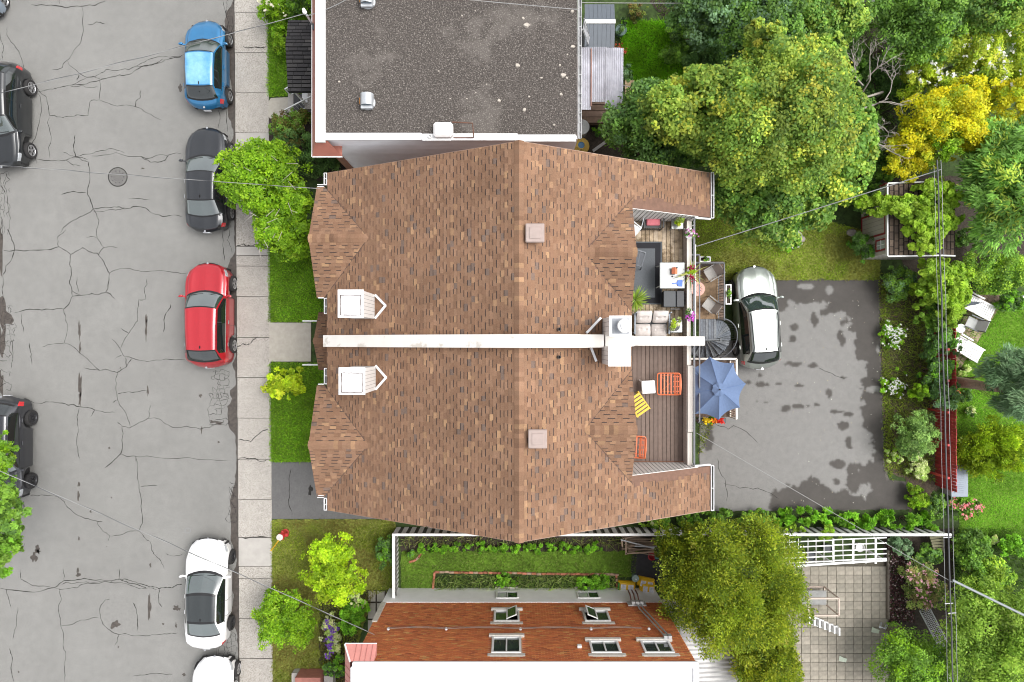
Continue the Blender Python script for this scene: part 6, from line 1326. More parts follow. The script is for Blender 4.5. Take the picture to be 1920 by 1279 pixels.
for (p, q) in (((1173, 1008), (1174, 1040)), ((1231, 1008), (1233, 1036)), ((1166, 1014), (1167, 1026)), ((1172, 1038), (1236, 1034))): m = MB(); a = P(*p, .8); b = P(*q, .8); m.bar(a, b, .06, .05); m.build('rack_rail', woodP, wp)
m = MB(); pts = rough_poly([Vector(p) for p in PL([(1185, 1040), (1240, 1036), (1245, 1092), (1183, 1090)], .12)], .03, .2, 4); m.poly([(p.x, p.y, .125) for p in pts]); single('tarp', 'black plastic sheet on the ground beside the yellow bags', 'tarp', m, mat('black_sheet', (.012,.012,.016), rough=.5, var=.4, scale=8, bump=.5, bscale=14))
bk = thing('bucket', 'pale green lidded bucket on the edge of the black sheet', 'bucket', tuple(P(1190, 1082, .1)))
c = P(1190, 1082, .3); m = MB(); m.lathe([(.11,0),(.15,.32),(.16,.33),(.16,.36)], (c.x, c.y, .13), 20); m.build('body', mat('bucket_green', (.17,.24,.21), rough=.5), bk, smooth=True)
m = MB(); m.lathe([(.155,.36),(.15,.38),(.02,.385)], (c.x, c.y, .13), 20); m.build('lid', mat('bucket_lid', (.22,.30,.28), rough=.5), bk); m = MB(); m.lathe([(.035,.385),(.03,.42),(.01,.425)], (c.x+.02, c.y-.02, .13), 12); m.build('knob', whiteM, bk)
rt = thing('red_tub', 'red plastic toy tub half under the cedar', 'tub', tuple(P(1222, 1042, .1)))
c = P(1222, 1042, .3); m = MB(); m.lathe([(.13,0),(.17,.24),(.19,.25),(.16,.26),(.13,.04),(.01,.04)], (c.x, c.y, .13), 20); m.build('body', mat('red_plastic', (.45,.04,.05), rough=.35), rt, smooth=True); m = MB(); m.bbox((c.x+.2, c.y, .4), (.18, .22, .12)); m.build('handle', mat('teal_plastic', (.08,.20,.19), rough=.4), rt)
yelM = mat('yellow_bag', (.66,.40,.012), rough=.45, var=.15, scale=8, bump=.6, bscale=9); labM = mat('bag_label', (.58,.58,.62), rough=.5, var=.15, scale=12)
def bag(name, label, px, py, w_, d_, h_, rz, green=False):
    c = P(px, py, .4); r_ = thing(name, label, 'bag', (c.x, c.y, .12), rz, 'yellow garden bags by the brick house')
    m = MB(); n = 9; vs = []; fs = []
    for i in range(n):
        for j in range(n):
            u, v = i/(n-1)*2-1, j/(n-1)*2-1; e = max(abs(u), abs(v)); z = h_*(1-.55*e**5)+.015*math.sin(u*5+v*3)
            vs.append((u*w_/2*(1-.03*abs(v)), v*d_/2, z))
    for i in range(n-1):
        for j in range(n-1): fs.append([i*n+j, (i+1)*n+j, (i+1)*n+j+1, i*n+j+1])
    rim = [i*n for i in range(n)]+[(n-1)*n+j for j in range(1, n)]+[i*n+n-1 for i in range(n-2, -1, -1)]+[j for j in range(n-2, 0, -1)]; o = len(vs)
    vs += [(vs[i][0], vs[i][1], 0) for i in rim]; K = len(rim); fs += [[rim[k], rim[(k+1) % K], o+(k+1) % K, o+k] for k in range(K)]
    m._add(vs, fs); m.build('body', yelM, r_, world=False, smooth=True)
    for s_ in (-1, 1): m = MB(); m.bbox((s_*w_*.21, -.02, h_+.012), (w_*.30, d_*.62, .012), bv=.004); m.build('label_panel', labM, r_, world=False)
    m = MB()
    for s_ in (-1, 1):
        for k in range(4): m.box((s_*w_*.21+gq.normal()*.01, d_*(.16-.10*k), h_+.0195), (w_*gq.uniform(.12, .22), .012, .002))
    m.build('print', mat('bag_print', (.20,.20,.26), rough=.6), r_, world=False)['kind'] = 'stuff'
    if green: m = MB(); m.bbox((-w_*.46, 0, h_*.62), (.06, d_*.7, h_*.7), bv=.02); m.build('green_end', mat('bag_green', (.05,.30,.05), rough=.5), r_, world=False)
bag('soil_bag', 'flat yellow soil bag with a green end beside the brick bed', 1176, 1102, .78, .46, .26, -.06, True)
bag('soil_bag', 'yellow soil bag stacked highest beside the tarp and cedar', 1214, 1103, .66, .50, .48, -.12)
bag('soil_bag', 'crumpled yellow soil bag behind the stacked one', 1212, 1094, .74, .40, .34, -.2)

# white pergola lattice over the patio edge
pg = thing('pergola', 'low white slatted trellis roof along the upper edge of the tiled patio', 'pergola', tuple(P(1560, 1030, .1)))
z = 1.75
for i, py in enumerate([1013, 1023, 1034, 1043, 1052]):
    for (xa, xb, dy) in ((1465, 1560, 3), (1562, 1662, -2)):
        m = MB(); a = P(xa, py+dy+1, z+.01*i); b = P(xb, py+dy-3, z+.01*i); m.bar(a, b, .042, .035); m.build('slat', bpy.data.materials['rail_white'], pg)
for px in (1480, 1497, 1515, 1530, 1545, 1562, 1580, 1600, 1624, 1642):
    m = MB(); a = P(px, 1010, z-.05); b = P(px+gq.uniform(-1, 1), 1057, z-.05); m.bar(a, b, .09 if px in (1600, 1562, 1642) else .025, .03); m.build('cross_bar', fenceW, pg)
m = MB(); m.bar(P(1475, 1062, z), P(1662, 1050, z), .08, .09); m.build('front_beam', bpy.data.materials['rail_white'], pg)
for px, py in ((1478, 1060), (1560, 1056), (1658, 1051)):
    m = MB(); a = P(px, py, z); m.bar((a.x, a.y, .1), (a.x, a.y, z), .08); m.build('post', fenceW, pg)
for px, py in ((1525, 1045), (1555, 1030), (1615, 1028)):
    m = MB(); c = P(px, py, .5); m.lathe([(.16,0),(.2,.3),(.18,.3),(.16,.24)], (c.x, c.y, .1), 16); single('garden_pot', {1525: 'dark pot under the left half of the white pergola', 1555: 'dark pot under the middle of the white pergola', 1615: 'pale pot under the right half of the white pergola'}[px], 'pot', m, ironM if px < 1600 else fenceW, 'pots under the pergola')
single('timber_beam', 'long grey timber beam along the right edge of the tiled patio', 'beam', MB().bar(P(1665, 1030, .2), P(1665, 1160, .2), .11, .14), mat('old_timber', (.13,.11,.09), rough=.9, var=.25))
# metal cage frame and white folding steps on the patio
cg = thing('frame_cage', 'pale open metal frame cage standing on the patio beside the cedar', 'frame', tuple(P(1540, 1140, .1)))
fm = mat('beige_frame', (.46,.37,.31), rough=.6, var=.1); B0 = [P(1518, 1110, .15), P(1553, 1109, .15), P(1553, 1142, .15), P(1518, 1142, .15)]; T0 = [P(1516, 1123, 1.15), P(1573, 1122, 1.15), P(1573, 1154, 1.15), P(1516, 1153, 1.15)]
bx = [(11.15, -9.4), (12.55, -9.4), (12.55, -11.6), (11.15, -11.6)]
X0, X1, Y0, Y1 = 13.2, 14.05, -11.0, -11.85
X0, X1 = P(1516, 0, 1.5).x, P(1573, 0, 1.5).x; Y0, Y1 = P(0, 1122, 1.5).y, P(0, 1154, 1.5).y
cor = [(X0, Y0), (X1, Y0), (X1, Y1), (X0, Y1)]
m = MB(); m2 = MB()
for i in range(4):
    a, b = cor[i], cor[(i+1) % 4]; m.bar((*a, 1.5), (*b, 1.5), .06, .06); m2.bar((*a, .14), (*b, .14), .05, .05)
m.build('top_frame', fm, cg); m2.build('bottom_frame', fm, cg)
for i in range(4): m = MB(); m.bar((*cor[i], .1), (*cor[i], 1.5), .05, .05); m.build('leg', fm, cg)
m = MB(); m.box(((X0+X1)/2, (Y0+Y1)/2, .45), (X1-X0-.1, abs(Y1-Y0)-.1, .02)); m.build('shelf', mat('mesh_grey', (.24,.24,.23), rough=.7), cg)
st = thing('step_ladder', 'white slatted folding steps lying on the patio beside the frame cage', 'steps', tuple(P(1545, 1172, .1)))
for k in range(7):
    c = P(1516+k*9.2, 1160+k*3.7, .3); m = MB(); m.box((c.x, c.y, .3+.0*k), (.07, .34, .30)); m.build('tread', whiteM, st)
m = MB(); m.bar(P(1516, 1152, .35), P(1570, 1176, .35), .04); m.bar(P(1516, 1168, .2), P(1572, 1188, .2), .04); m.build('rail', whiteM, st)
for (px, py, a, lab) in [(1641, 1182, .5, 'pale torn sheet on the patio beside the big bush'), (1580, 1236, -.6, 'pale scrap lying on the lower patio')]:
    c = P(px, py, .14); m = MB(); m.poly([(c.x-.18, c.y-.08, .14), (c.x+.14, c.y-.14, .15), (c.x+.2, c.y+.02, .15), (c.x+.02, c.y+.08, .17), (c.x-.14, c.y+.16, .15)]); single('scrap', lab, 'scrap', m, mat('pale_scrap', (.45,.50,.40), rough=.6), 'scraps on the patio')
ctp = thing('garden_pots', 'round planter and bent pipe at the lower end of the timber beam', 'planter', tuple(P(1670, 1180, .1)))
c = P(1675, 1180, .3); m = MB(); m.lathe([(.24,0),(.30,.32),(.34,.33),(.30,.34),(.27,.26),(.02,.26)], (c.x, c.y, .1), 22); m.build('pot', mat('brown_pot', (.12,.085,.065), rough=.7), ctp, smooth=True); m = MB(); m.tube([P(1652, 1168, .2), P(1650, 1176, .6), P(1660, 1178, .75), P(1663, 1172, .3)], .05, 8); m.build('pipe', galvM, ctp, smooth=True)
pal = thing('pallet_gate', 'greenish weathered wooden pallet leaning at the end of the white fence', 'pallet', tuple(P(1760, 1015, .1)))
for k in range(6): m = MB(); a = P(1742+k*1.5, 1004+k*5.0, .6); b = P(1770, 1000+k*6.0, .5); m.bar(a, b, .10, .03); m.build('slat', mat('green_wood', (.16,.15,.09), rough=.9, var=.2), pal)
for q in (0, 1): m = MB(); m.bar(P(1744+q*20, 1000, .45), P(1752+q*18, 1036, .45), .06, .05); m.build('rail', bpy.data.materials['green_wood'], pal)
# chain link fence panels
cl = thing('chain_link_fence', 'grey chain link fence panels behind the rose bush', 'fence', tuple(P(1760, 1180, .1)))
linkM = mat('link_wire', (.42,.43,.43), rough=.5, metal=.5)
for (xa, ya, xb, yb2) in [(1724, 1145, 1760, 1215), (1748, 1210, 1782, 1275)]:
    m = MB(); a = P(xa, ya, .9); b = P(xb, yb2, .9); d = b-a; n = 22; wv = Vector((.55, .12, -.25))
    for k in range(n+1):
        p = a+d*(k/n)
        m.bar(p, p+wv*.95+d*.04, .012, .008)
        if k+3 <= n: m.bar(p+wv, a+d*((k+3)/n), .010, .008)
    m.build('mesh', linkM, cl)['kind'] = 'stuff'
    m = MB(); m.tube([a, b], .025, 8); m.tube([a+wv, b+wv], .02, 8); m.build('rail', linkM, cl)

# red fence
redF = [mat('red_board_%d' % i, c, rough=.7, var=.18, scale=7) for i, c in enumerate([(.36,.035,.035),(.42,.046,.044),(.31,.028,.030)])]
rf_ = thing('red_fence', 'dark red board fence between garden strip and neighbour lawn', 'fence', tuple(P(1755, 760, .1)))
y = P(0, 560, .1).y; ye = P(0, 912, .1).y; i = 0
while y > ye:
    t = (639.5-y/S(.1)-560)/350; xb_ = P(1752+2*t, 0, .1).x
    m = MB(); h0 = 1.45+gq.uniform(-.03, .03); m.box((xb_, y, .1+h0/2), (.025, .125, h0)); m.build('board', redF[int(gq.integers(3))], rf_); y -= .142; i += 1
m = MB(); 
for zz in (.45, 1.15): m.box((xb_+.04, (P(0, 560, .1).y+ye)/2, zz), (.04, abs(ye-P(0, 560, .1).y), .08))
m.build('rail', redF[2], rf_)
for py in (600, 655, 712, 770, 830, 890): m = MB(); c = P(1757, py, .8); m.box((c.x+.03, c.y, .8), (.09, .09, 1.5)); m.build('post', redF[1], rf_)

# garden shed with vine
sh = thing('garden_shed', 'pale grey garden shed with brown shingled roof and red window trim', 'shed', tuple(P(1700, 420, .1)))
hz = 2.35
X0, X1 = P(1664, 0, hz).x, P(1785, 0, hz).x; Y0, Y1 = P(0, 480, hz).y, P(0, 345, hz).y; xm = P(1760, 0, hz+.25).x
wx0, wx1, wy0, wy1 = X0+.08, X1-.12, Y0+.12, Y1-.1
m = MB(); m.prism([(wx0, wy0), (wx1, wy0), (wx1, wy1), (wx0, wy1)], .1, hz-.02); m.build('wall', mat('shed_wall', (.46,.43,.39), rough=.8, var=.06), sh)
m = MB()
y = wy0+.15
while y < wy1-.05: m.box((wx0-.004, y, 1.2), (.012, .014, 2.2)); y += .19
x = wx0+.15
while x < wx1: m.box((x, wy0-.004, 1.2), (.014, .012, 2.2)); x += .19
m.build('siding_joint', bpy.data.materials['siding_shade'], sh)['kind'] = 'stuff'
tr = mat('red_trim', (.24,.02,.025), rough=.6)
def trimbox(ya, yb, za, zb2, nm, fill=None):
    m = MB(); w_ = .07
    for yy in (ya, yb): m.box((wx0-.015, yy, (za+zb2)/2), (.03, w_, zb2-za+w_))
    for zz in (za, zb2): m.box((wx0-.017, (ya+yb)/2, zz), (.03, abs(yb-ya)-w_, w_))
    w2 = m.build(nm, tr, sh)
    if fill:
        m = MB(); m.box((wx0-.006, (ya+yb)/2, (za+zb2)/2), (.012, abs(yb-ya), zb2-za)); m.build('pane', fill, w2)
        m = MB(); m.box((wx0-.02, (ya+yb)/2, (za+zb2)/2), (.02, .025, zb2-za)); m.box((wx0-.021, (ya+yb)/2, (za+zb2)/2), (.02, abs(yb-ya), .025)); m.build('muntin', whiteM, w2)
ys_ = lambda py: P(0, py, 1.4).y
trimbox(ys_(471), ys_(452), 1.35, 2.1, 'window', mat('pale_curtain', (.40,.45,.42), rough=.2, var=.2)); trimbox(ys_(442), ys_(400), .15, 2.05, 'door')
trimbox(ys_(372), ys_(352), 1.35, 2.1, 'window', bpy.data.materials['pale_curtain'])
ST = []; SPAL = [(.115,.085,.065,4),(.14,.105,.08,3),(.095,.072,.058,3),(.165,.125,.095,1)]
zs = lambda x, y: hz+.02+(.34*(x-X0)/(xm-X0) if x < xm else .34*(1-(x-xm)/(X1-xm)*.5)); m = MB()
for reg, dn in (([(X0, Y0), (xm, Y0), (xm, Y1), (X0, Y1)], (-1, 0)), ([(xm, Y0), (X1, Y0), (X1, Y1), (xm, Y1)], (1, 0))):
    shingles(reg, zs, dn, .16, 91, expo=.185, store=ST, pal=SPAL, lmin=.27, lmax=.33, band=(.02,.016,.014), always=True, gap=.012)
    m._add([(x, y, zs(x, y)) for x, y in reg]+[(x, y, zs(x, y)-.10) for x, y in reg], [[0,1,2,3],[7,6,5,4],[0,1,5,4],[1,2,6,5],[2,3,7,6],[3,0,4,7]])
sr = m.build('roof', mat('shed_deck', (.05,.038,.03), rough=1), sh)
for vs, fs, cs, _ in ST: q = MB(); q.v = list(vs); q.f = list(fs); q.c = list(cs); q.m = [0]*len(fs); q.build('shingle', shingleM, sr)
m = MB(); m.bar((X0-.02, Y0, hz), (X0-.02, Y1, hz), .05, .12); m.bar((X0, Y0-.02, hz), (xm, Y0-.02, hz+.32), .05, .12); m.bar((xm, Y0-.02, hz+.32), (X1, Y0-.02, hz+.15), .05, .12); m.bar((X0, Y1+.02, hz), (xm, Y1+.02, hz+.32), .05, .12); m.build('fascia', whiteM, sh)
vn = thing('vine', 'bright yellow green vine sprawling over the shed roof and wires', 'vine', tuple(P(1745, 500, .1)))
for (px, py, rx, ry, top, bot, n, sd_) in [(1650, 384, 44, 20, 2.9, 1.5, 1700, 301), (1712, 392, 46, 24, 3.3, 2.3, 1900, 302), (1752, 360, 34, 26, 3.5, 2.3, 1500, 303), (1745, 420, 44, 36, 3.6, 2.4, 2600, 304), (1768, 385, 26, 46, 3.6, 1.4, 1800, 305), (1735, 462, 30, 22, 3.4, 2.3, 1300, 306), (1750, 510, 34, 30, 3.0, .3, 1900, 307), (1745, 556, 32, 34, 2.6, .2, 2000, 308), (1790, 520, 30, 24, 2.6, .4, 1400, 309), (1775, 580, 28, 34, 2.4, .2, 1500, 310), (1790, 555, 30, 26, 2.2, .2, 1400, 311)]:
    hm = (top+bot)/2; c = P(px, py, hm); k = S(hm); foliage('leaves', vn, c, (rx*k*1.1, ry*k*1.1, (top-bot)/2), n*2.2, .15, VINE, 34, .34, sd_, .85, lump_tint=.10)
# stones beside the lawn
for i, (px, py) in enumerate([(1538, 362), (1553, 366), (1548, 378), (1598, 436), (1501, 448)]):
    c = P(px, py, .2); m = MB(); m.lathe([(.20,0),(.22,.08),(.15,.16),(.03,.18)], (c.x, c.y, .08), 9, sx=1.1, sy=.8); single('rock', ['flat grey garden rock beneath the wire, leftmost', 'flat grey garden rock beneath the wire, rightmost', 'small garden rock below the two flat rocks', 'grey rock beside the fern left of the shed', 'tan rock right of the white blossoms'][i], 'rock', m, mat('grey_rock', (.27,.24,.22), rough=.95, var=.2), 'garden rocks')

# grey storage shed, ladder, canopy
gs = thing('storage_shed', 'grey plastic storage shed with a white ridge strip', 'shed', tuple(P(1124, 55, .1)))
hz = 2.0; X0, X1 = P(1096, 0, hz).x, P(1152, 0, hz).x; Y0, Y1 = P(0, 89, hz).y, P(0, 8, hz).y; ym = P(0, 41, hz+.2).y
greyS = mat('grey_plastic', (.085,.10,.12), rough=.5, var=.06)
m = MB(); m.prism([(X0+.08, Y0+.08), (X1-.08, Y0+.08), (X1-.08, Y1-.08), (X0+.08, Y1-.08)], .1, hz-.02); m.build('wall', mat('plastic_wall', (.12,.13,.15), rough=.6), gs)
for (ya, yb3, za, zb3) in ((Y0, ym, hz, hz+.22), (Y1, ym, hz, hz+.22)):
    n = 7
    for k in range(n):
        xa, xb = X0+(X1-X0)*k/n, X0+(X1-X0)*(k+1)/n; m = MB(); lo_, hi_ = (ya, yb3)
        m.hull8([(xa+.004, lo_, za-.04), (xb-.004, lo_, za-.04), (xb-.004, hi_, zb3-.04), (xa+.004, hi_, zb3-.04)], [(xa+.004, lo_, za), (xb-.004, lo_, za), (xb-.004, hi_, zb3), (xa+.004, hi_, zb3)]); m.build('roof_panel', greyS, gs)
m = MB(); m.bbox(((X0+X1)/2, ym, hz+.235), (X1-X0+.02, .17, .04), bv=.01); m.build('ridge_strip', whiteM, gs)
ladM = mat('aluminium', (.36,.36,.37), rough=.4, metal=.4)
ld = thing('ladder', 'aluminium ladder leaning against the edge of the gravel roof', 'ladder', tuple(P(1104, 92, .1)))
m = MB(); a0, a1 = P(1087, 55, 6.9), P(1106, 93, .3); b0, b1 = a0+Vector((.05, .38, 0)), a1+Vector((.05, .38, 0))
a0.x += .1; b0.x += .1
m.bar(a0, a1, .022, .03); m.build('rail', ladM, ld); m = MB(); m.bar(b0, b1, .022, .03); m.build('rail', ladM, ld)
for k in range(9): m = MB(); t = (k+.5)/9; m.bar(a0.lerp(a1, t), b0.lerp(b1, t), .02); m.build('rung', ladM, ld)
cn = thing('canopy', 'translucent corrugated plastic canopy on timber posts behind the gravel roofed house', 'canopy', tuple(P(1128, 150, .1)))
hz = 2.55
plasM = mat('clear_plastic', (.40,.40,.45), rough=.18, var=.14, scale=2.2, spec=.5, big=.25, bigscale=1.0, alpha=.8)
def corr(name, xa, xb, ya, yb3, z0):
    m = MB(); n = max(3, int((xb-xa)/.08)); vs = []; fs = []
    for i in range(n*2+1): x = xa+(xb-xa)*i/(n*2); z = z0+(.028 if i % 2 else 0); vs += [(x, ya, z), (x, yb3, z+.10)]
    for i in range(n*2): fs.append([2*i, 2*i+1, 2*i+3, 2*i+2])
    m._add(vs, fs); vs2 = [(x, y, z-.006) for x, y, z in vs]; m._add(vs2, [f[::-1] for f in fs]); m.build(name, plasM, cn)
xs_ = [P(p, 0, hz).x for p in (1088, 1108, 1111, 1138, 1134, 1168)]
corr('sheet', xs_[0], xs_[1], P(0, 206, hz).y, P(0, 91, hz).y, hz); corr('sheet', xs_[1]-.02, xs_[3], P(0, 192, hz).y, P(0, 91, hz).y, hz+.035); corr('sheet', xs_[4], P(1161, 0, hz).x, P(0, 206, hz).y, P(0, 93, hz).y, hz+.07); corr('sheet', P(1158, 0, hz).x, xs_[5], P(0, 194, hz).y, P(0, 93, hz).y, hz+.03)
tim = mat('canopy_timber', (.24,.13,.10), rough=.8, var=.2)
for px in (1108, 1136, 1158): m = MB(); c0, c1 = P(px, 94, hz), P(px, 200, hz); m.bar((c0.x, c0.y, hz+.14), (c1.x, c1.y, hz+.06), .045, .035); m.build('batten', tim, cn)
for py in (120, 146, 168, 190): m = MB(); m.bar(P(1088, py, hz-.05), P(1167, py, hz-.05), .045, .07); m.build('rafter', tim, cn)
for px, py in ((1090, 204), (1163, 204), (1163, 96)): m = MB(); c = P(px, py, hz); m.bar((c.x, c.y, .1), (c.x, c.y, hz), .09); m.build('post', tim, cn)
dk = thing('timber_deck', 'brown timber deck and steps under the corrugated canopy', 'deck', tuple(P(1128, 190, .1)))
dkM = [mat('deck_board_%d' % i, c, rough=.85, var=.25, scale=7) for i, c in enumerate([(.13,.085,.06),(.15,.10,.075),(.36,.26,.16)])]
for k in range(11): m = MB(); a = P(1082, 110+k*11.5, .75); b = P(1165, 110+k*11.5, .75); m.bbox(((a.x+b.x)/2, a.y, .72), (b.x-a.x, .24, .05), bv=.006); m.build('board', dkM[k % 2], dk)
for k in range(3): m = MB(); a = P(1180, 156+k*9, .5); m.bbox((a.x, a.y, .55), (.42, .19, .05), bv=.006); m.build('step_board', dkM[2], dk)
m = MB(); a = P(1120, 228, .45); m.bbox((a.x, a.y, .4), (1.7, .28, .05)); m.build('lower_step', dkM[0], dk)
m = MB(); a = P(1088, 241, .6); m.lathe([(.30,0),(.32,.7),(.33,.72),(.05,.74)], (a.x+.05, a.y, .1), 22); single('bin', 'grey round bin against the wall below the timber deck', 'bin', m, mat('bin_grey', (.30,.31,.31), rough=.5), smooth=True)
hr = thing('hose_reel', 'yellow coiled garden hose around a blue hub behind the gravel roof house', 'hose', tuple(P(1090, 272, .1)))
m = MB(); c = P(1090, 272, .5); 
for k in range(5): m.tube([(c.x+(.17+.045*k)*math.cos(a*.35), c.y+(.17+.045*k)*math.sin(a*.35), .5-.04*k) for a in range(19)], .024, 6)
m.build('hose', mat('hose_yellow', (.50,.33,.05), rough=.5), hr, smooth=True); m = MB(); m.lathe([(.15,0),(.16,.38),(.04,.40)], (c.x, c.y, .1), 18); m.build('hub', mat('hose_blue', (.04,.14,.28), rough=.4), hr)
single('plank', 'pale grey plank leaning into the trees below the canopy', 'plank', MB().bar(P(1112, 283, .3), P(1150, 256, 1.0), .12, .05), greyP)
rg = thing('planter_ring', 'round wire planter with a green plant beside the grey storage shed', 'planter', tuple(P(1164, 58, .1)))
m = MB(); c = P(1164, 58, .4); m.tube([(c.x+.24*math.cos(a*.35), c.y+.24*math.sin(a*.35), .5) for a in range(19)], .014, 6); m.lathe([(.18,0),(.23,.34)], (c.x, c.y, .1), 18); m.build('ring', mat('ring_green', (.10,.17,.15), rough=.5), rg); foliage('leaves', rg, (c.x, c.y+.15, .55), (.3, .36, .25), 700, .10, BLUEG+DARK, 12, .4, 401)
for i, (px, py) in enumerate(((1153, 86), (1163, 88), (1170, 97))): m = MB(); c = P(px, py, .4); V = leaf_quads(np.array(c)+rng.normal(size=(24, 3))*.07, unit(rng.normal(size=(24, 3))+np.array([0, 0, 1.])), np.full(24, .09), .8); tag(fast_quads('flower', V, pick_cols(24, [(.6,.06,.05,2),(.62,.22,.08,1)]), flowerM), ['red flower at the lower corner of the grey storage shed', 'orange red flower just right of the red one by the shed', 'orange flower beside the canopy corner'][i], 'flower', group='flowers by the grey shed')

# neighbour's paved corner, loungers, table, chair, chest
pv = struct('terrace_paving', MB().poly([(p.x, p.y, .105) for p in PL([(1775, 690), (1745, 640), (1835, 535), (1875, 548), (1800, 680)], .1)]), bpy.data.materials['patio_joint'])
pvM = [mat('tan_paver_%d' % i, c, rough=.9, var=.15) for i, c in enumerate([(.26,.19,.135),(.22,.165,.12),(.30,.22,.16)])]
d1 = (P(1862, 548, .1)-P(1782, 672, .1)); Lp = d1.length; d1.normalize(); d2 = Vector((d1.y, -d1.x, 0)); o0 = P(1768, 664, .1)
for i in range(int(Lp/.36)+1):
    for j in range(5):
        c = o0+d1*(.36*(i+.5*(j % 2)))+d2*(.22*j); m = MB(); m.bbox((c.x, c.y, .115+gq.uniform(-.004, .004)), (.345, .205, .03), rz=math.atan2(d1.y, d1.x), bv=.006); m.build('paver', pvM[int(gq.integers(3))], pv)
def lounger(label, px, py, rz):
    c = P(px, py, .4); r_ = thing('sun_lounger', label, 'sun lounger', (c.x, c.y, .12), rz, 'white sun loungers'); pm = mat('white_plastic', (.72,.71,.70), rough=.4, var=.04)
    for k in range(12): m = MB(); m.bbox((-.80+k*.10, 0, .34), (.085, .56, .03), bv=.008); m.build('slat', pm, r_, world=False)
    for k in range(6): m = MB(); t = k*.10; m.x = Matrix.Translation((.42+t*.82, 0, .36+t*.55)) @ Matrix.Rotation(-.59, 4, 'Y'); m.bbox((0, 0, 0), (.085, .56, .03), bv=.008); m.build('back_slat', pm, r_, world=False)
    for s_ in (-1, 1):
        m = MB(); m.bar((-.88, s_*.31, .33), (.45, s_*.31, .33), .06, .07); m.bar((.40, s_*.31, .34), (.92, s_*.31, .70), .05, .06); m.build('side_rail', pm, r_, world=False)
        m = MB(); m.bar((-.1, s_*.36, .55), (.5, s_*.36, .56), .06, .035); m.bar((0, s_*.36, .34), (0, s_*.36, .55), .04); m.build('armrest', pm, r_, world=False)
        for x in (-.7, .5): m = MB(); m.bar((x, s_*.29, 0), (x, s_*.29, .33), .06); m.build('leg', pm, r_, world=False)
    return r_
lounger('white sun lounger half under the folded grey parasol', 1828, 573, R(180-27)); lounger('white sun lounger beside the red fence below the round table', 1806, 650, R(180-30))
pr_ = thing('folded_parasol', 'folded dark grey parasol lying over the upper lounger', 'parasol', tuple(P(1815, 572, .8)))
m = MB(); a = P(1796, 570, 1.1); b = P(1838, 568, 1.1); m.tube([a, a.lerp(b, .3), a.lerp(b, .8), b], [.13, .12, .07, .02], 9); m.build('canopy', mat('dark_fabric', (.06,.07,.085), rough=.9, var=.3, scale=9), pr_); m = MB(); m.tube([a+Vector((-.3, 0, 0)), b+Vector((.15, 0, 0))], .018, 6); m.build('pole', ironM, pr_)
tb = thing('round_table', 'small round glass table between the two loungers', 'table', tuple(P(1801, 616, .1)))
c = P(1801, 616, .55); m = MB(); m.lathe([(.20,0),(.20,.02),(.001,.022)], (c.x, c.y, .55), 24); m.build('top', mat('frosted_glass', (.40,.45,.43), rough=.1, var=.08), tb)
m = MB(); m.lathe([(.21,-.01),(.21,.015),(.195,.02)], (c.x, c.y, .55), 24); m.build('rim', ironM, tb)
for k in range(3): m = MB(); a = k*2.094; m.bar((c.x+.15*math.cos(a), c.y+.15*math.sin(a), .55), (c.x+.2*math.cos(a), c.y+.2*math.sin(a), .1), .025); m.build('leg', ironM, tb)
def sling_chair(label, px, py, h0, rz, seatm, framem, name='patio_chair', group=None, sc_=1.0):
    c = P(px, py, h0+.4); r_ = thing(name, label, 'chair', (c.x, c.y, h0), rz, group); r_.scale = (sc_, sc_, sc_)
    m = MB(); m.bbox((0, 0, .42), (.50, .50, .035), bv=.015); m.build('seat', seatm, r_, world=False)
    m = MB(); m.x = Matrix.Translation((0, .32, .68)) @ Matrix.Rotation(-.38, 4, 'X'); m.bbox((0, 0, 0), (.50, .03, .56), bv=.012); m.build('backrest', seatm, r_, world=False)
    for s_ in (-1, 1):
        m = MB(); m.bar((s_*.29, -.27, .62), (s_*.29, .33, .63), .05, .025); m.build('armrest', framem, r_, world=False)
        m = MB(); m.bar((s_*.29, -.26, 0), (s_*.29, -.24, .62), .03); m.build('leg', framem, r_, world=False); m = MB(); m.bar((s_*.29, .34, 0), (s_*.27, .20, .44), .03); m.bar((s_*.27, .2, .42), (s_*.27, .44, .95), .03); m.build('leg', framem, r_, world=False)
    return r_
greySl = mat('grey_sling', (.34,.33,.31), rough=.8, var=.08, scale=20); greySl2 = mat('pale_sling', (.40,.41,.40), rough=.8, var=.06)
sling_chair('pale grey patio chair beside the round glass table', 1822, 606, .12, R(-115), greySl2, ironM, sc_=.95)
ch = thing('storage_chest', 'blue grey plastic storage chest with ribbed lid at the red fence end', 'chest', tuple(P(1800, 900, .1)))
hz = .75; X0, X1 = P(1783, 0, hz).x, P(1815, 0, hz).x; Y0, Y1 = P(0, 932, hz).y, P(0, 868, hz).y
m = MB(); m.prism([(X0+.03, Y0+.03), (X1-.03, Y0+.03), (X1-.03, Y1-.03), (X0+.03, Y1-.03)], .1, hz-.03); m.build('box', mat('chest_side', (.36,.37,.38), rough=.6), ch)
m = MB(); m.bbox(((X0+X1)/2, (Y0+Y1)/2, hz), (X1-X0, Y1-Y0, .06), bv=.03); li = m.build('lid', mat('chest_lid', (.20,.235,.28), rough=.55, var=.05), ch)
for k in range(14): m = MB(); y = Y0+.2+k*(Y1-Y0-.4)/13; m.bbox(((X0+X1)/2-.03, y, hz+.034), ((X1-X0)*.6, .03, .02), bv=.006); m.build('rib', bpy.data.materials['chest_lid'], li)
single('bracket', 'white plastic bracket between the red fence and the grey chest', 'bracket', MB().bar(P(1783, 842, .4), P(1790, 850, .5), .05).bar(P(1778, 848, .4), P(1792, 842, .5), .05), whiteM)
tk = thing('leaning_trunk', 'thick bare sawn trunk leaning out beneath the grey green conifer', 'tree trunk', tuple(P(1786, 714, .1)))
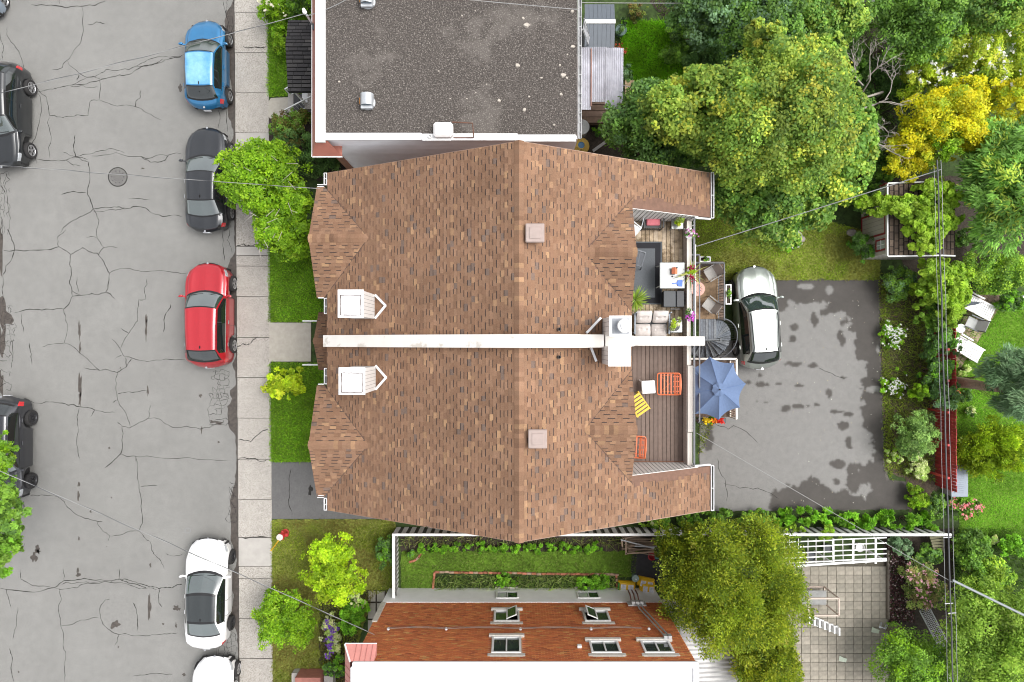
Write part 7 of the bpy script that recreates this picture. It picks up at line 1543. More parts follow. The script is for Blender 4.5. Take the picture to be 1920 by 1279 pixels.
m = MB(); m.tube([P(1786, 716, .1), P(1810, 718, .9), P(1845, 724, 2.2), P(1875, 728, 3.2)], [.26, .22, .19, .17], 12); m.build('trunk', mat('trunk_bark', (.30,.22,.16), rough=.95, var=.3, scale=12, bump=.6, bscale=25), tk, smooth=True)
m = MB(); m.lathe([(.17,0),(.14,.03),(.01,.035)], P(1862, 722, 3.0), 12); m.build('cut_face', mat('cut_wood', (.45,.20,.08), rough=.9, var=.2), tk)
pt = thing('terracotta_pot', 'tipped terracotta pot on soil below the leaning trunk', 'pot', tuple(P(1796, 738, .1)))
m = MB(); c = P(1796, 738, .25); m.x = Matrix.Translation(c) @ Matrix.Rotation(R(65), 4, 'X'); m.lathe([(.09,-.12),(.14,.10),(.155,.10),(.155,.14),(.13,.14),(.11,-.05)], (0,0,0), 16); m.build('pot', mat('terracotta', (.50,.16,.06), rough=.8), pt, smooth=True)
single('ball', 'white round lantern at the right edge by the dark leafy shrub', 'lantern', MB().lathe([(.02,-.2),(.17,-.12),(.2,0),(.17,.12),(.02,.2)], tuple(P(1919, 562, .5)), 14), whiteM, smooth=True)

# lower deck behind the house: slatted floor, rug, chairs, rails, spiral stair
ld_ = thing('lower_deck', 'small dark railed deck with two grey chairs below the upper terrace', 'deck', tuple(P(1335, 545, .1)))
DZ = 1.1; X0, X1 = 6.62, P(1357, 0, DZ).x; Y0, Y1 = P(0, 600, DZ).y, P(0, 494, DZ).y
k = 0; y = Y0
while y < Y1: m = MB(); m.bbox(((X0+X1)/2, y+.055, DZ-.02), (X1-X0, .105, .03), bv=.004); m.build('board', dkM[k % 2] if k % 3 else mat('dark_board', (.10,.075,.06), rough=.9, var=.2), ld_); y += .115; k += 1
m = MB(); rz1 = 2.0; xr0, xr1 = X0+.25, P(1358, 0, rz1).x; yr0, yr1 = P(0, 601, rz1).y, P(0, 493, rz1).y
for a, b in (((xr0, yr1), (xr1, yr1)), ((xr1, yr1), (xr1, yr0))):
    m.bar((*a, rz1), (*b, rz1), .05, .05); m.bar((*a, DZ+.1), (*b, DZ+.1), .03, .03); L_ = (Vector(b)-Vector(a)).length; n = int(L_/.11)
    for k in range(n+1): q = Vector(a).lerp(Vector(b), k/n); m.bar((q.x, q.y, DZ), (q.x, q.y, rz1), .014)
m.build('railing', greyrailM, ld_)
m = MB(); xw = P(1311.5, 0, 3.0).x; m.bar((xw, P(0, 478, 3).y, 3.0), (xw, P(0, 790, 3).y, 3.0), .05, .05); m.bar((xw, P(0, 478, 3).y, 3.0), (6.6, P(0, 478, 3).y, 3.0), .05, .05)
m.bar((xw, P(0, 478, 3).y, .1), (xw, P(0, 478, 3).y, 3.0), .05); m.bar((xw, P(0, 790, 3).y, .1), (xw, P(0, 790, 3).y, 3.0), .05); m.build('pipe_frame', greyrailM, ld_)
m = MB(); a = P(1312, 598, DZ); b = P(1348, 505, DZ); m.bbox(((a.x+b.x)/2-.1, (a.y+b.y)/2, DZ+.004), (b.x-a.x+.2, b.y-a.y, .012), bv=.003); single('rug', 'brown weathered outdoor rug on the lower deck under the grey chairs', 'rug', m, mat('brown_rug', (.24,.165,.10), rough=.95, var=.3, scale=5, big=.3, bigscale=1.6))
sling_chair('upper grey sling chair on the lower deck turned to the corner', 1333, 513, DZ, R(-58), greySl, mat('grey_frame', (.22,.21,.20), rough=.5), group='grey chairs on the lower deck', sc_=.92)
sling_chair('lower grey sling chair on the lower deck facing the round tray', 1330, 571, DZ, R(-128), greySl, bpy.data.materials['grey_frame'], group='grey chairs on the lower deck', sc_=.92)
ty = thing('side_table', 'round pink rimmed tray table with dark seeds pattern on the lower deck', 'table', tuple(P(1308, 542, DZ)))
c = P(1308, 542, DZ+.45); m = MB(); m.lathe([(.24,.0),(.24,.03),(.001,.031)], (c.x, c.y, c.z), 26); m.build('top', mat('tray_cream', (.62,.58,.52), rough=.5), ty); m = MB(); m.lathe([(.24,-.005),(.30,-.005),(.30,.035),(.24,.036)], (c.x, c.y, c.z), 26); m.build('rim', mat('tray_pink', (.55,.28,.23), rough=.5), ty)
for k in range(12): m = MB(); a = k*.5236; m.box((c.x+.16*math.cos(a), c.y+.16*math.sin(a), c.z+.034), (.075, .026, .006), rz=a); m.build('mark', trimM, ty)
m = MB(); m.lathe([(.04,0),(.03,.4)], (c.x, c.y, DZ+.02), 10); m.build('stem', ironM, ty)
def planter(label, px, py, z_, w_, d_, rz, fl):
    c = P(px, py, z_); r_ = thing('planter_box', label, 'planter', (c.x, c.y, z_-.2), rz, 'white railing planters'); m = MB()
    for s_ in (-1, 1): m.box((s_*(w_/2-.02), 0, .1), (.04, d_, .22)); m.box((0, s_*(d_/2-.02), .1), (w_-.08, .04, .22))
    m.build('box', whiteM, r_, world=False); m = MB(); m.box((0, 0, .08), (w_-.08, d_-.08, .16)); m.build('soil', darksoilM, r_, world=False)
    foliage('plant', r_, (0, 0, .22), (w_*.38, d_*.38, .12), fl, .09, LIME+DARK, 8, .5, int(px), world=False); return r_
planter('white planter box at the top corner of the lower deck', 1322, 486, 2.0, .46, .22, 0, 60); planter('white planter box hung on the outer rail beside the silver wagon', 1366, 552, 2.0, .24, .84, 0, 90)
# spiral stair
ss_ = thing('spiral_staircase', 'dark grey spiral staircase with fan shaped treads behind the terrace', 'staircase', tuple(P(1350, 637, .1)))
treadM = [mat('grey_tread_%d' % i, c, rough=.85, var=.28, scale=9) for i, c in enumerate([(.13,.145,.165),(.115,.125,.14),(.15,.16,.17)])]
cx0 = P(1338, 637, 2.2); C0 = Vector((cx0.x, cx0.y, 0)); Rr = .80
m = MB(); m.lathe([(.05,.1),(.05,3.2),(.001,3.2)], (C0.x, C0.y, 0), 12); m.build('pole', ironM, ss_)
for k in range(6): m = MB(); m.bbox((C0.x-.62+.11*k, C0.y+.42, 2.62), (.10, .82, .04), bv=.004); m.build('landing_board', treadM[k % 3], ss_)
nT = 15
for k in range(nT):
    a0 = R(88)-k*R(260)/nT; a1 = a0-R(260)/nT*1.25; z = 2.5-k*.155; m = MB()
    for q in range(3):
        b0 = a0+(a1-a0)*q/3; b1 = a0+(a1-a0)*(q+.86)/3
        m.prism([(C0.x+.05*math.cos(b1), C0.y+.05*math.sin(b1)), (C0.x+Rr*math.cos(b1), C0.y+Rr*math.sin(b1)), (C0.x+Rr*math.cos(b0), C0.y+Rr*math.sin(b0)), (C0.x+.05*math.cos(b0), C0.y+.05*math.sin(b0))], z-.035, z+gq.uniform(-.004, .004))
    m.build('tread', treadM[k % 3], ss_)
m = MB(); path = []; low = []
for k in range(41):
    a = R(88)-k/40*R(260); z = 2.5-k/40*nT*.155; path.append((C0.x+(Rr+.03)*math.cos(a), C0.y+(Rr+.03)*math.sin(a), z+.9)); low.append((C0.x+(Rr+.02)*math.cos(a), C0.y+(Rr+.02)*math.sin(a), z+.03))
m.tube(path, .022, 7); m.build('handrail', greyrailM, ss_, smooth=True)
m = MB(); m.tube(low, .03, 6); m.build('stringer', ironM, ss_)
m = MB()
for k in range(0, 41): m.bar(low[k], path[k], .012)
m.build('baluster', ironM, ss_)['kind'] = 'stuff'
m = MB(); m.bar((C0.x, C0.y, 3.15), (C0.x-.8, C0.y-.02, 3.2), .05); m.build('tie_bar', ironM, ss_)
# white deck with blue parasol
wd_ = thing('white_deck', 'small white railed deck under the blue parasol', 'deck', tuple(P(1345, 730, .1)))
X1 = P(1378, 0, DZ).x; Y0, Y1 = P(0, 782, DZ).y, P(0, 676, DZ).y; k = 0; x = 6.7
while x < X1: m = MB(); m.bbox((x+.05, (Y0+Y1)/2, DZ-.02), (.095, Y1-Y0, .03), bv=.004); m.build('board', dkM[k % 2], wd_); x += .105; k += 1
m = MB(); z1 = 2.0; xr1 = P(1381, 0, z1).x; yr0, yr1 = P(0, 786, z1).y, P(0, 673, z1).y
for a, b in (((6.8, yr1), (xr1, yr1)), ((xr1, yr1), (xr1, yr0))):
    m.bar((*a, z1), (*b, z1), .08, .05); m.bar((*a, DZ+.1), (*b, DZ+.1), .05, .04); L_ = (Vector(b)-Vector(a)).length; n = int(L_/.10)
    for k in range(n+1): q = Vector(a).lerp(Vector(b), k/n); m.bar((q.x, q.y, DZ), (q.x, q.y, z1), .035)
m.build('railing', creamM, wd_)
um = thing('parasol', 'open dusty blue octagonal parasol behind the terrace', 'parasol', tuple(P(1347, 731, .1)))
umM = mat('blue_canvas', (.12,.175,.30), rough=.9, var=.06, scale=10, bump=.12, bscale=40, translucent=.12)
c = P(1347, 730, 3.3); CT = Vector((c.x, c.y, 0)); n = 8; Rad = 1.30; ridge = []; 
m = MB(); rows_ = 9
def upt(k, t):
    a = R(8)+k*6.2832/n; return Vector((CT.x+Rad*t*math.cos(a), CT.y+Rad*t*math.sin(a), 3.42-.58*t-.10*t*t))
for k in range(n):
    for i in range(rows_):
        t0, t1 = i/rows_, (i+1)/rows_; sub = 6
        for s_ in range(sub):
            def pt(t, f):
                a = upt(k, t); b = upt(k+1, t); q = a.lerp(b, f); sag = 4*f*(1-f); d = (Vector((q.x, q.y, 0))-CT); 
                q -= Vector((d.x, d.y, 0))*.085*sag*t; q.z -= .085*sag*t; return q
            f0, f1 = s_/sub, (s_+1)/sub; m.poly([pt(t0, f0), pt(t1, f0), pt(t1, f1), pt(t0, f1)])
m.build('canopy', umM, um)
m = MB()
for k in range(n):
    for i in range(8): m.bar(upt(k, i/8)+Vector((0, 0, .004)), upt(k, (i+1)/8)+Vector((0, 0, .004)), .012, .006)
m.build('seam', mat('canvas_seam', (.085,.14,.28), rough=.9), um)['kind'] = 'stuff'
m = MB(); 
for k in range(n):
    for s_ in range(4):
        a = R(8)+k*6.2832/n; b = a+6.2832/n; f0, f1 = s_/4, (s_+1)/4; aa, bb = a+(b-a)*f0, a+(b-a)*f1; w0 = .27+.02*math.sin(aa*8); w1 = .27+.02*math.sin(bb*8)
        m.poly([(CT.x, CT.y, 3.49), (CT.x+w0*math.cos(aa), CT.y+w0*math.sin(aa), 3.37+.02*math.sin(aa*5)), (CT.x+w1*math.cos(bb), CT.y+w1*math.sin(bb), 3.37+.02*math.sin(bb*5))])
m.build('vent_flap', umM, um); m = MB(); m.lathe([(.03,0),(.03,.05),(.01,.08)], (CT.x, CT.y, 3.48), 10); m.build('finial', ironM, um)
m = MB(); m.lathe([(.022,DZ),(.022,3.3)], (CT.x, CT.y, 0), 10); m.build('pole', ironM, um)
for k in range(n): m = MB(); a = upt(k, .02); b = upt(k, .98); m.bar(a-Vector((0, 0, .05)), b-Vector((0, 0, .03)), .015); m.build('rib', ironM, um)
fb = thing('flower_box', 'row of yellow, orange and red flowers below the blue parasol', 'flowers', tuple(P(1335, 788, 1.2)))
for (px, cols) in [(1325, [(.70,.52,.02,1)]), (1337, [(.70,.20,.02,1)]), (1350, [(.62,.03,.02,1)])]:
    c = np.array(P(px, 789, 1.9)); pts = c+rng.normal(size=(70, 3))*np.array([.085, .06, .06]); V = leaf_quads(pts, unit(rng.normal(size=pts.shape)*.6+np.array([0, 0, 1.])), np.full(70, .09)*rng.uniform(.6, 1.3, 70), .8); fast_quads('bloom', V, pick_cols(70, cols), flowerM, fb)
c = P(1335, 789, 1.75); foliage('leaves', fb, c, (.6, .16, .12), 500, .10, BRIGHT, 12, .4, 411); m = MB(); m.bbox((c.x, c.y, 1.62), (1.2, .22, .2)); m.build('box', ironM, fb)

# ---- terrace furniture (upper terrace floor at FL)
Z = FL+.018
def rug():
    a = P(1188, 571, Z); b = P(1241, 453, Z); r_ = thing('rug', 'black bordered charcoal rug on the upper terrace boards', 'rug', ((a.x+b.x)/2, (a.y+b.y)/2, Z))
    cx, cy = (a.x+b.x)/2-.3, (a.y+b.y)/2; w_, h_ = b.x-a.x+.6, b.y-a.y
    for nm, k, z, mm in (('edge', 0, 0, mat('rug_edge', (.085,.095,.105), rough=.95)), ('border', .05, .006, mat('rug_black', (.014,.014,.018), rough=.9)), ('centre', .26, .012, mat('rug_grey', (.095,.103,.112), rough=.95, var=.12, scale=30))):
        m = MB(); m.box((cx, cy, Z+.004+z), (w_-2*k, h_-2*k, .008)); m.build(nm, mm, r_)
rug()
tb = thing('glass_table', 'square rounded glass table on the upper terrace with small objects on top', 'table', tuple(P(1260, 516, Z)))
TZ = Z+.72; a = P(1237, 541, TZ); b = P(1284, 492, TZ); cx, cy = (a.x+b.x)/2, (a.y+b.y)/2; w_, h_ = b.x-a.x, b.y-a.y
m = MB(); m.bbox((cx, cy, TZ-.02), (w_, h_, .035), bv=.06); m.build('top', mat('milky_glass', (.26,.27,.265), rough=.08, var=.07, scale=3, spec=.7), tb)
for sx in (-1, 1):
    for sy in (-1, 1): m = MB(); m.bar((cx+sx*w_*.48, cy+sy*h_*.42, Z), (cx+sx*w_*.40, cy+sy*h_*.36, TZ-.03), .035); m.build('leg', greySl2, tb)
bh2 = thing('birdhouse', 'small orange birdhouse ornament on the glass table', 'ornament', tuple(P(1264, 508, TZ)))
m = MB(); c = P(1264, 508, TZ+.1); orM = mat('orange_red', (.60,.18,.09), rough=.5); m.box((c.x, c.y, TZ+.09), (.15, .2, .18)); m.build('body', orM, bh2); m = MB(); m._add([(c.x-.1, c.y-.12, TZ+.17), (c.x+.1, c.y-.12, TZ+.17), (c.x+.1, c.y+.12, TZ+.17), (c.x-.1, c.y+.12, TZ+.17), (c.x, c.y-.12, TZ+.26), (c.x, c.y+.12, TZ+.26)], [[0,1,4],[1,2,5,4],[2,3,5],[3,0,4,5],[0,3,2,1]]); m.build('roof', orM, bh2); m = MB(); m.lathe([(.03,0),(.03,.04)], (c.x+.06, c.y+.1, TZ+.24), 8); m.build('chimney', trimM, bh2)
dp = thing('dustpan', 'bright blue plastic dustpan on the glass table', 'dustpan', tuple(P(1272, 531, TZ)))
m = MB(); c = P(1274, 531, TZ+.02); bl = mat('blue_plastic', (.012,.10,.62), rough=.35); m.prism([(c.x-.09, c.y-.03), (c.x-.05, c.y-.11), (c.x+.10, c.y-.12), (c.x+.10, c.y+.12), (c.x-.05, c.y+.11), (c.x-.09, c.y+.03)], TZ, TZ+.05); m.build('pan', bl, dp); m = MB(); m.bar((c.x-.08, c.y, TZ+.03), (c.x-.26, c.y-.02, TZ+.03), .035, .02); m.build('handle', bl, dp)
single('parasol_hole_cap', 'small dark cap at the middle of the glass table', 'cap', MB().lathe([(.03,0),(.03,.03),(.01,.04)], (cx, cy-.04, TZ), 10), trimM)
bx_ = thing('storage_bench', 'black lidded storage bench below the glass table', 'bench', tuple(P(1263, 560, Z)))
a = P(1244, 576, Z+.5); b = P(1283, 545, Z+.5); m = MB(); m.prism([(a.x+.03, a.y+.03), (b.x-.03, a.y+.03), (b.x-.03, b.y-.03), (a.x+.03, b.y-.03)], Z, Z+.46); blk = mat('black_plastic', (.025,.026,.03), rough=.5, var=.15); m.build('box', blk, bx_)
for (x0, x1, q) in ((0, .60, 0), (.62, 1.0, .01)): m = MB(); xa = a.x+(b.x-a.x)*x0; xb = a.x+(b.x-a.x)*x1; m.bbox(((xa+xb)/2, (a.y+b.y)/2, Z+.49+q), (xb-xa, b.y-a.y, .05), bv=.02); m.build('lid', blk if q else mat('black_lid', (.03,.034,.038), rough=.5, var=.15), bx_)
m = MB(); m.bar((a.x+.3, a.y-.06, Z+.3), (b.x-.1, a.y-.06, Z+.3), .03); m.build('handle', greyrailM, bx_)
# love seat
lv = thing('love_seat', 'two seat sofa with grey white tufted cushions against the party wall', 'sofa', tuple(P(1222, 606, Z)))
cush = mat('cushion', (.50,.455,.43), rough=.9, var=.14, scale=6, bump=.2, bscale=30)
x0 = P(1191, 0, Z+.45).x; x1 = P(1252, 0, Z+.45).x; ya = P(0, 629, Z+.45).y; yb3 = P(0, 586, Z+.8).y
m = MB(); m.box(((x0+x1)/2, (ya+yb3)/2, Z+.2), (x1-x0+.02, yb3-ya, .06)); m.build('base', ironM, lv)
for xx in (x0-.03, x1+.03): m = MB(); m.bar((xx, ya+.05, Z+.55), (xx, yb3, Z+.6), .05, .05); m.bar((xx, ya+.1, Z), (xx, ya+.1, Z+.55), .04); m.bar((xx, yb3-.05, Z), (xx, yb3, Z+.9), .04); m.build('arm', mat('steel_grey', (.20,.23,.27), rough=.5), lv)
def cushion(c, w_, d_, th, tilt, nm):
    m = MB(); n = 11; vs = []; fs = []; M = Matrix.Translation(c) @ Matrix.Rotation(tilt, 4, 'X')
    for i in range(n):
        for j in range(n):
            u, v = i/(n-1)*2-1, j/(n-1)*2-1; z = th*(1-abs(u)**4*.7)*(1-abs(v)**4*.7)
            for (bu, bv) in ((-.33, .1), (.33, .1)): z -= th*.75*math.exp(-((u-bu)**2+(v-bv)**2)/.02)
            z -= th*.22*math.exp(-((v-.1)/.10)**2)
            vs.append(M @ Vector((u*w_/2*(1-.05*abs(v)**3), v*d_/2*(1-.05*abs(u)**3), z)))
    for i in range(n-1):
        for j in range(n-1): fs.append([i*n+j, (i+1)*n+j, (i+1)*n+j+1, i*n+j+1])
    o = len(vs); vs += [M @ Vector((s_*w_/2*.95, t_*d_/2*.95, -.03)) for s_, t_ in ((-1,-1),(1,-1),(1,1),(-1,1))]; fs.append([o, o+1, o+2, o+3]); m._add(vs, fs); cu = m.build(nm, cush, lv, smooth=True)
    for bu in (-.33, .33): m = MB(); m.lathe([(.03,0),(.02,.012)], M @ Vector((bu*w_/2, .1*d_/2, th*.28)), 8); m.build('button', trimM, cu)
wc = (x1-x0)/2-.01; ym = (ya*.50+yb3*.50)
for s_ in (0, 1): cushion(Vector((x0+wc*(.5+s_)+.01*s_, (ya+ym)/2-.02, Z+.36)), wc-.02, (ym-ya)*1.15, .13, -.05, 'seat_cushion'); cushion(Vector((x0+wc*(.5+s_)+.01*s_, (ym+yb3)/2+.06, Z+.62)), wc-.03, (yb3-ym)*1.25, .12, .62, 'back_cushion')
# side tables with plants
def side_table(label, px, py, pal, sd_, fls, n):
    c = P(px, py, Z+.5); t = thing('side_table', label, 'table', (c.x, c.y, Z)); m = MB(); m.bbox((c.x, c.y, Z+.5), (.44, .46, .03), bv=.04); m.build('top', mat('milky_glass', (.26,.27,.265)), t)
    for sx in (-1, 1):
        for sy in (-1, 1): m = MB(); m.bar((c.x+sx*.18, c.y+sy*.19, Z), (c.x+sx*.18, c.y+sy*.19, Z+.49), .03); m.build('leg', greySl2, t)
    return c
c = side_table('small glass side table with a yellow green pot plant at the terrace top', 1270, 418, None, 0, None, 0)
p_ = thing('pot_plant', 'yellow green pot plant on the side table at the terrace top', 'plant', (c.x, c.y, Z+.52)); m = MB(); m.lathe([(.10,0),(.14,.18)], (c.x+.03, c.y, Z+.52), 14); m.build('pot', whiteM, p_); foliage('leaves', p_, (c.x+.03, c.y+.02, Z+.78), (.19, .17, .14), 170, .13, YELLOWG+PALE, 8, .5, 501, .5)
c = side_table('small glass side table with a bushy plant right of the sofa', 1268, 612, None, 0, None, 0)
p_ = thing('pot_plant', 'bushy pale green pot plant on the table right of the sofa', 'plant', (c.x-.1, c.y, Z+.52)); m = MB(); m.lathe([(.13,0),(.18,.2)], (c.x-.1, c.y, Z+.52), 14); m.build('pot', trimM, p_); foliage('leaves', p_, (c.x-.08, c.y+.06, Z+.82), (.30, .26, .2), 750, .085, PALE+YELLOWG, 16, .42, 502, .5)
# spiky plant
sp = thing('spiky_plant', 'spiky light green plant in a pot at the roof edge of the terrace', 'plant', tuple(P(1192, 564, Z))); c = P(1193, 562, Z+.6)
m = MB(); m.lathe([(.14,0),(.18,.34),(.16,.34),(.15,.28),(.01,.28)], (c.x, c.y, Z), 16); m.build('pot', ironM, sp)
n = 110; d = unit(rng.normal(size=(n, 3))*np.array([1, 1, .35])+np.array([0, 0, .55])); L_ = rng.uniform(.35, .62, n); ctr = np.array([c.x, c.y, Z+.36])+d*L_[:, None]*.5
V = leaf_quads(ctr, unit(np.cross(np.cross(d, np.array([0, 0, 1.])), d)), L_, .07, along=d, fold=.03); fast_quads('leaves', V, pick_cols(n, [(.34,.48,.06,3),(.24,.38,.05,2),(.45,.55,.15,1)]), leafM, sp)
# black chair with pink cushions, drying rack, dark chair under the roof edge
pc = thing('garden_chair', 'black mesh garden chair with pink cushions at the terrace top wall', 'chair', tuple(P(1224, 412, Z)))
c = P(1224, 413, Z+.45); pk = mat('pink_cushion', (.60,.17,.20), rough=.8, var=.1)
for (y0, z0, d_, tl) in ((-.02, .44, .34, 0), (.20, .60, .26, .9)): m = MB(); m.x = Matrix.Translation((c.x+.02, c.y+y0, Z+z0)) @ Matrix.Rotation(tl, 4, 'X'); m.bbox((0, 0, 0), (.50, d_, .08), bv=.03); m.build('cushion', pk, pc)
for s_ in (-1, 1):
    m = MB(); m.tube([(c.x+s_*.36, c.y-.30, Z), (c.x+s_*.36, c.y-.28, Z+.62), (c.x+s_*.36, c.y+.1, Z+.64), (c.x+s_*.36, c.y+.28, Z+.9)], .03, 7); m.build('arm', trimM, pc, smooth=True)
m = MB(); m.box((c.x, c.y-.06, Z+.38), (.66, .46, .03)); m.bar((c.x-.36, c.y+.28, Z+.9), (c.x+.36, c.y+.28, Z+.9), .04)
for k in range(9): m.bar((c.x-.32+k*.08, c.y-.30, Z+.20), (c.x-.32+k*.08, c.y-.29, Z+.40), .016)
m.bar((c.x-.36, c.y-.30, Z+.2), (c.x+.36, c.y-.30, Z+.2), .025); m.build('frame', trimM, pc)
dr = thing('folding_rack', 'white panel on a metal folding rack at the corner of the terrace', 'rack', tuple(P(1195, 430, Z)))
m = MB(); a = P(1201, 428, Z+.7); m._add([(a.x-.9, a.y+.55, Z+.7), (a.x, a.y, Z+.72), (a.x-.35, a.y-.45, Z+.68), (a.x-.95, a.y-.4, Z+.66)], [[0,1,2,3]]); m._add([(a.x-.9, a.y+.55, Z+.67), (a.x, a.y, Z+.69), (a.x-.35, a.y-.45, Z+.65), (a.x-.95, a.y-.4, Z+.63)], [[3,2,1,0]]); m.build('panel', whiteM, dr)
m = MB(); m.bar((a.x+.02, a.y, Z+.74), (a.x-.36, a.y-.48, Z+.70), .035); m.bar((a.x+.02, a.y, Z+.74), (a.x-.5, a.y+.45, Z+.75), .03); m.bar((a.x+.02, a.y, Z+.74), (a.x+.14, a.y+.55, Z+.9), .025); m.bar((a.x, a.y, Z), (a.x, a.y, Z+.74), .03); m.build('frame', galvM, dr)
dc = thing('folding_chair', 'dark folding chair frame standing on the charcoal rug', 'chair', tuple(P(1202, 482, Z)))
m = MB(); q = [P(1190, 467, Z+.55), P(1211, 474, Z+.5), P(1203, 500, Z+.5), P(1188, 496, Z+.5)]
for i in range(4): m.bar(q[i], q[(i+1) % 4], .03)
m.bar(q[1], q[1]+Vector((.05, .06, -.5)), .03); m.bar(q[2], q[2]+Vector((.05, -.06, -.5)), .03); m.bar((q[1]+q[0])/2, (q[2]+q[3])/2, .03); m.build('frame', mat('chair_dark', (.06,.065,.075), rough=.4, metal=.4), dc)
m = MB(); m.poly([q[0]-Vector((.3, 0, -.02)), q[1]+Vector((-.06, -.03, .01)), q[2]+Vector((-.06, .03, .01)), q[3]-Vector((.3, 0, -.02))]); m.build('seat', mat('chair_sling', (.075,.08,.09), rough=.8), dc)
# hanging flowers on the parapet
for i, (px, py, lab, cols, gn) in enumerate([(1293, 440, 'upper parapet flower pot with pink and white blooms', [(.62,.20,.50,2),(.72,.70,.70,2)], DARK+PALE[:1]), (1295, 512, 'middle parapet pot with dark red plumes and long yellow leaves', [(.28,.01,.05,3),(.34,.03,.06,1)], YELLOWG), (1294, 588, 'lower parapet flower pot with magenta blooms', [(.48,.07,.45,3),(.62,.16,.55,1)], DARK+PALE[:1])]):
    hp = thing('flower_pot', lab, 'flower pot', tuple(P(px, py, 5.45)), 0, 'flower pots on the terrace parapet'); c = P(px, py, 5.7); m = MB(); m.lathe([(.10,0),(.14,.2)], (c.x, c.y, 5.43), 14); m.build('pot', whiteM, hp)
    foliage('leaves', hp, (c.x, c.y, 5.72), (.21, .21, .14), 170, .10, gn, 8, .5, 510+i, .4)
    pts = np.array([c.x-.02, c.y, 5.84])+rng.normal(size=(46, 3))*np.array([.09, .09, .04])+np.array([.02, -.12 if i == 2 else (.1 if i == 0 else 0), 0])
    if i == 1: pts = np.array([c.x, c.y, 5.84])+rng.normal(size=(46, 3))*np.array([.07, .05, .04])+np.where(rng.uniform(size=(46, 1)) < .5, 1, -1)*np.array([[0, .17, 0]])
    V = leaf_quads(pts, unit(rng.normal(size=pts.shape)*.6+np.array([0, 0, 1.])), np.full(46, .085), .8); fast_quads('bloom', V, pick_cols(46, cols), flowerM, hp)
    if i == 1:
        n = 16; an = rng.uniform(0, 6.28, n); d = np.stack([np.cos(an), np.sin(an), rng.uniform(-.1, .3, n)], 1); L_ = rng.uniform(.4, .75, n); V = leaf_quads(np.array([c.x, c.y, 5.78])+d*L_[:, None]*.5, unit(np.tile([0, 0, 1.], (n, 1))+rng.normal(size=(n, 3))*.2), L_, .06, along=d, fold=.04); fast_quads('strap_leaf', V, pick_cols(n, [(.45,.46,.12,1),(.34,.40,.10,1)]), leafM, hp)
# brown half of the terrace: orange steel chairs, white stool, yellow folding chair
orS = mat('orange_steel', (.62,.13,.035), rough=.4, var=.06)
def spring_chair(label, px, py, rz):
    c = P(px, py, Z+.42); r_ = thing('slatted_chair', label, 'chair', (c.x, c.y, Z), rz, 'orange steel chairs on the terrace')
    W_, D_ = .84, .80
    def loop(pts, r=.020): m = MB(); m.tube(pts+[pts[0]], r, 7, cap=False); return m
    m = MB(); q = []
    for cxx, cyy, a0 in ((W_/2-.08, D_/2-.08, 0), (-W_/2+.08, D_/2-.08, 90), (-W_/2+.08, -D_/2+.08, 180), (W_/2-.08, -D_/2+.08, 270)):
        for k in range(5): a = R(a0+k*22.5); q.append((cxx+.08*math.cos(a), cyy+.08*math.sin(a), .42))
    loop(q).build('seat_frame', orS, r_, world=False, smooth=True)
    for k in range(5): m = MB(); x = -W_/2+.13+k*.125; m.box((x, 0, .425), (.045, D_-.08, .012)); m.build('slat', orS, r_, world=False)
    for k in range(4): m = MB(); y = -.27+k*.18; m.box((.27, y, .45), (.24, .035, .012)); m.build('back_slat', orS, r_, world=False)
    m = MB(); m.tube([(.20, -.37, .44), (.36, -.36, .72), (.38, 0, .76), (.36, .36, .72), (.20, .37, .44)], .02, 7); m.build('back_frame', orS, r_, world=False, smooth=True)
    for k in range(3): m = MB(); x = .24+k*.045; m.bar((x, -.36, .50+k*.09), (x, .36, .50+k*.09), .03, .012); m.build('back_bar', orS, r_, world=False)
    for s_ in (-1, 1):
        m = MB(); m.tube([(-.30, s_*.34, .42), (-.2, s_*.3, .02), (.2, s_*.3, .02), (.3, s_*.34, .42)], .016, 6); m.build('leg', orS, r_, world=False)
        m = MB(); m.bar((-.3, s_*.3, .30), (.1, -s_*.05, .36), .014); m.build('spring', orS, r_, world=False)
    return r_
spring_chair('orange slatted steel chair in the middle of the brown terrace', 1254, 720, 0); spring_chair('orange slatted steel chair half hidden by the lower roof edge', 1189, 838, R(-3))
ws = thing('stool', 'white square stool beside the orange chair on the brown terrace', 'stool', tuple(P(1215, 726, Z))); c = P(1216, 726, Z+.45); m = MB(); m.bbox((c.x, c.y, Z+.43), (.50, .48, .06), rz=.06, bv=.05); m.build('seat', mat('white_plastic', (.72,.71,.70)), ws)
for sx in (-1, 1):
    for sy in (-1, 1): m = MB(); m.bar((c.x+sx*.2, c.y+sy*.19, Z+.42), (c.x+sx*.25, c.y+sy*.23, Z), .045); m.build('leg', bpy.data.materials['white_plastic'], ws)
ye = thing('folding_chair', 'yellow wooden folding chair sticking out from under the roof edge', 'chair', tuple(P(1200, 755, Z)), 0); yM = mat('yellow_wood', (.60,.38,.02), rough=.5, var=.1)
c = P(1196, 757, Z+.45); dv = Vector((.42, .30, 0)).normalized(); pv_ = Vector((-dv.y, dv.x, 0))
for k in range(6): m = MB(); o = c+pv_*(-.36+.13*k); m.bar(o-dv*.32+Vector((0, 0, .02*k)), o+dv*.26+Vector((0, 0, .02*k)), .085, .025); m.build('slat', yM, ye)
for e in (.26, -.28): m = MB(); m.bar(c+dv*e-pv_*.42-Vector((0, 0, .03)), c+dv*e+pv_*.38+Vector((0, 0, .06)), .04, .04); m.build('side_rail', yM, ye)
for a, b in ((.24, -.36), (.24, .3), (-.25, -.36), (-.25, .3)): m = MB(); q = c+dv*a+pv_*b; m.bar((q.x, q.y, Z), (q.x, q.y, Z+.45), .04); m.build('leg', yM, ye)

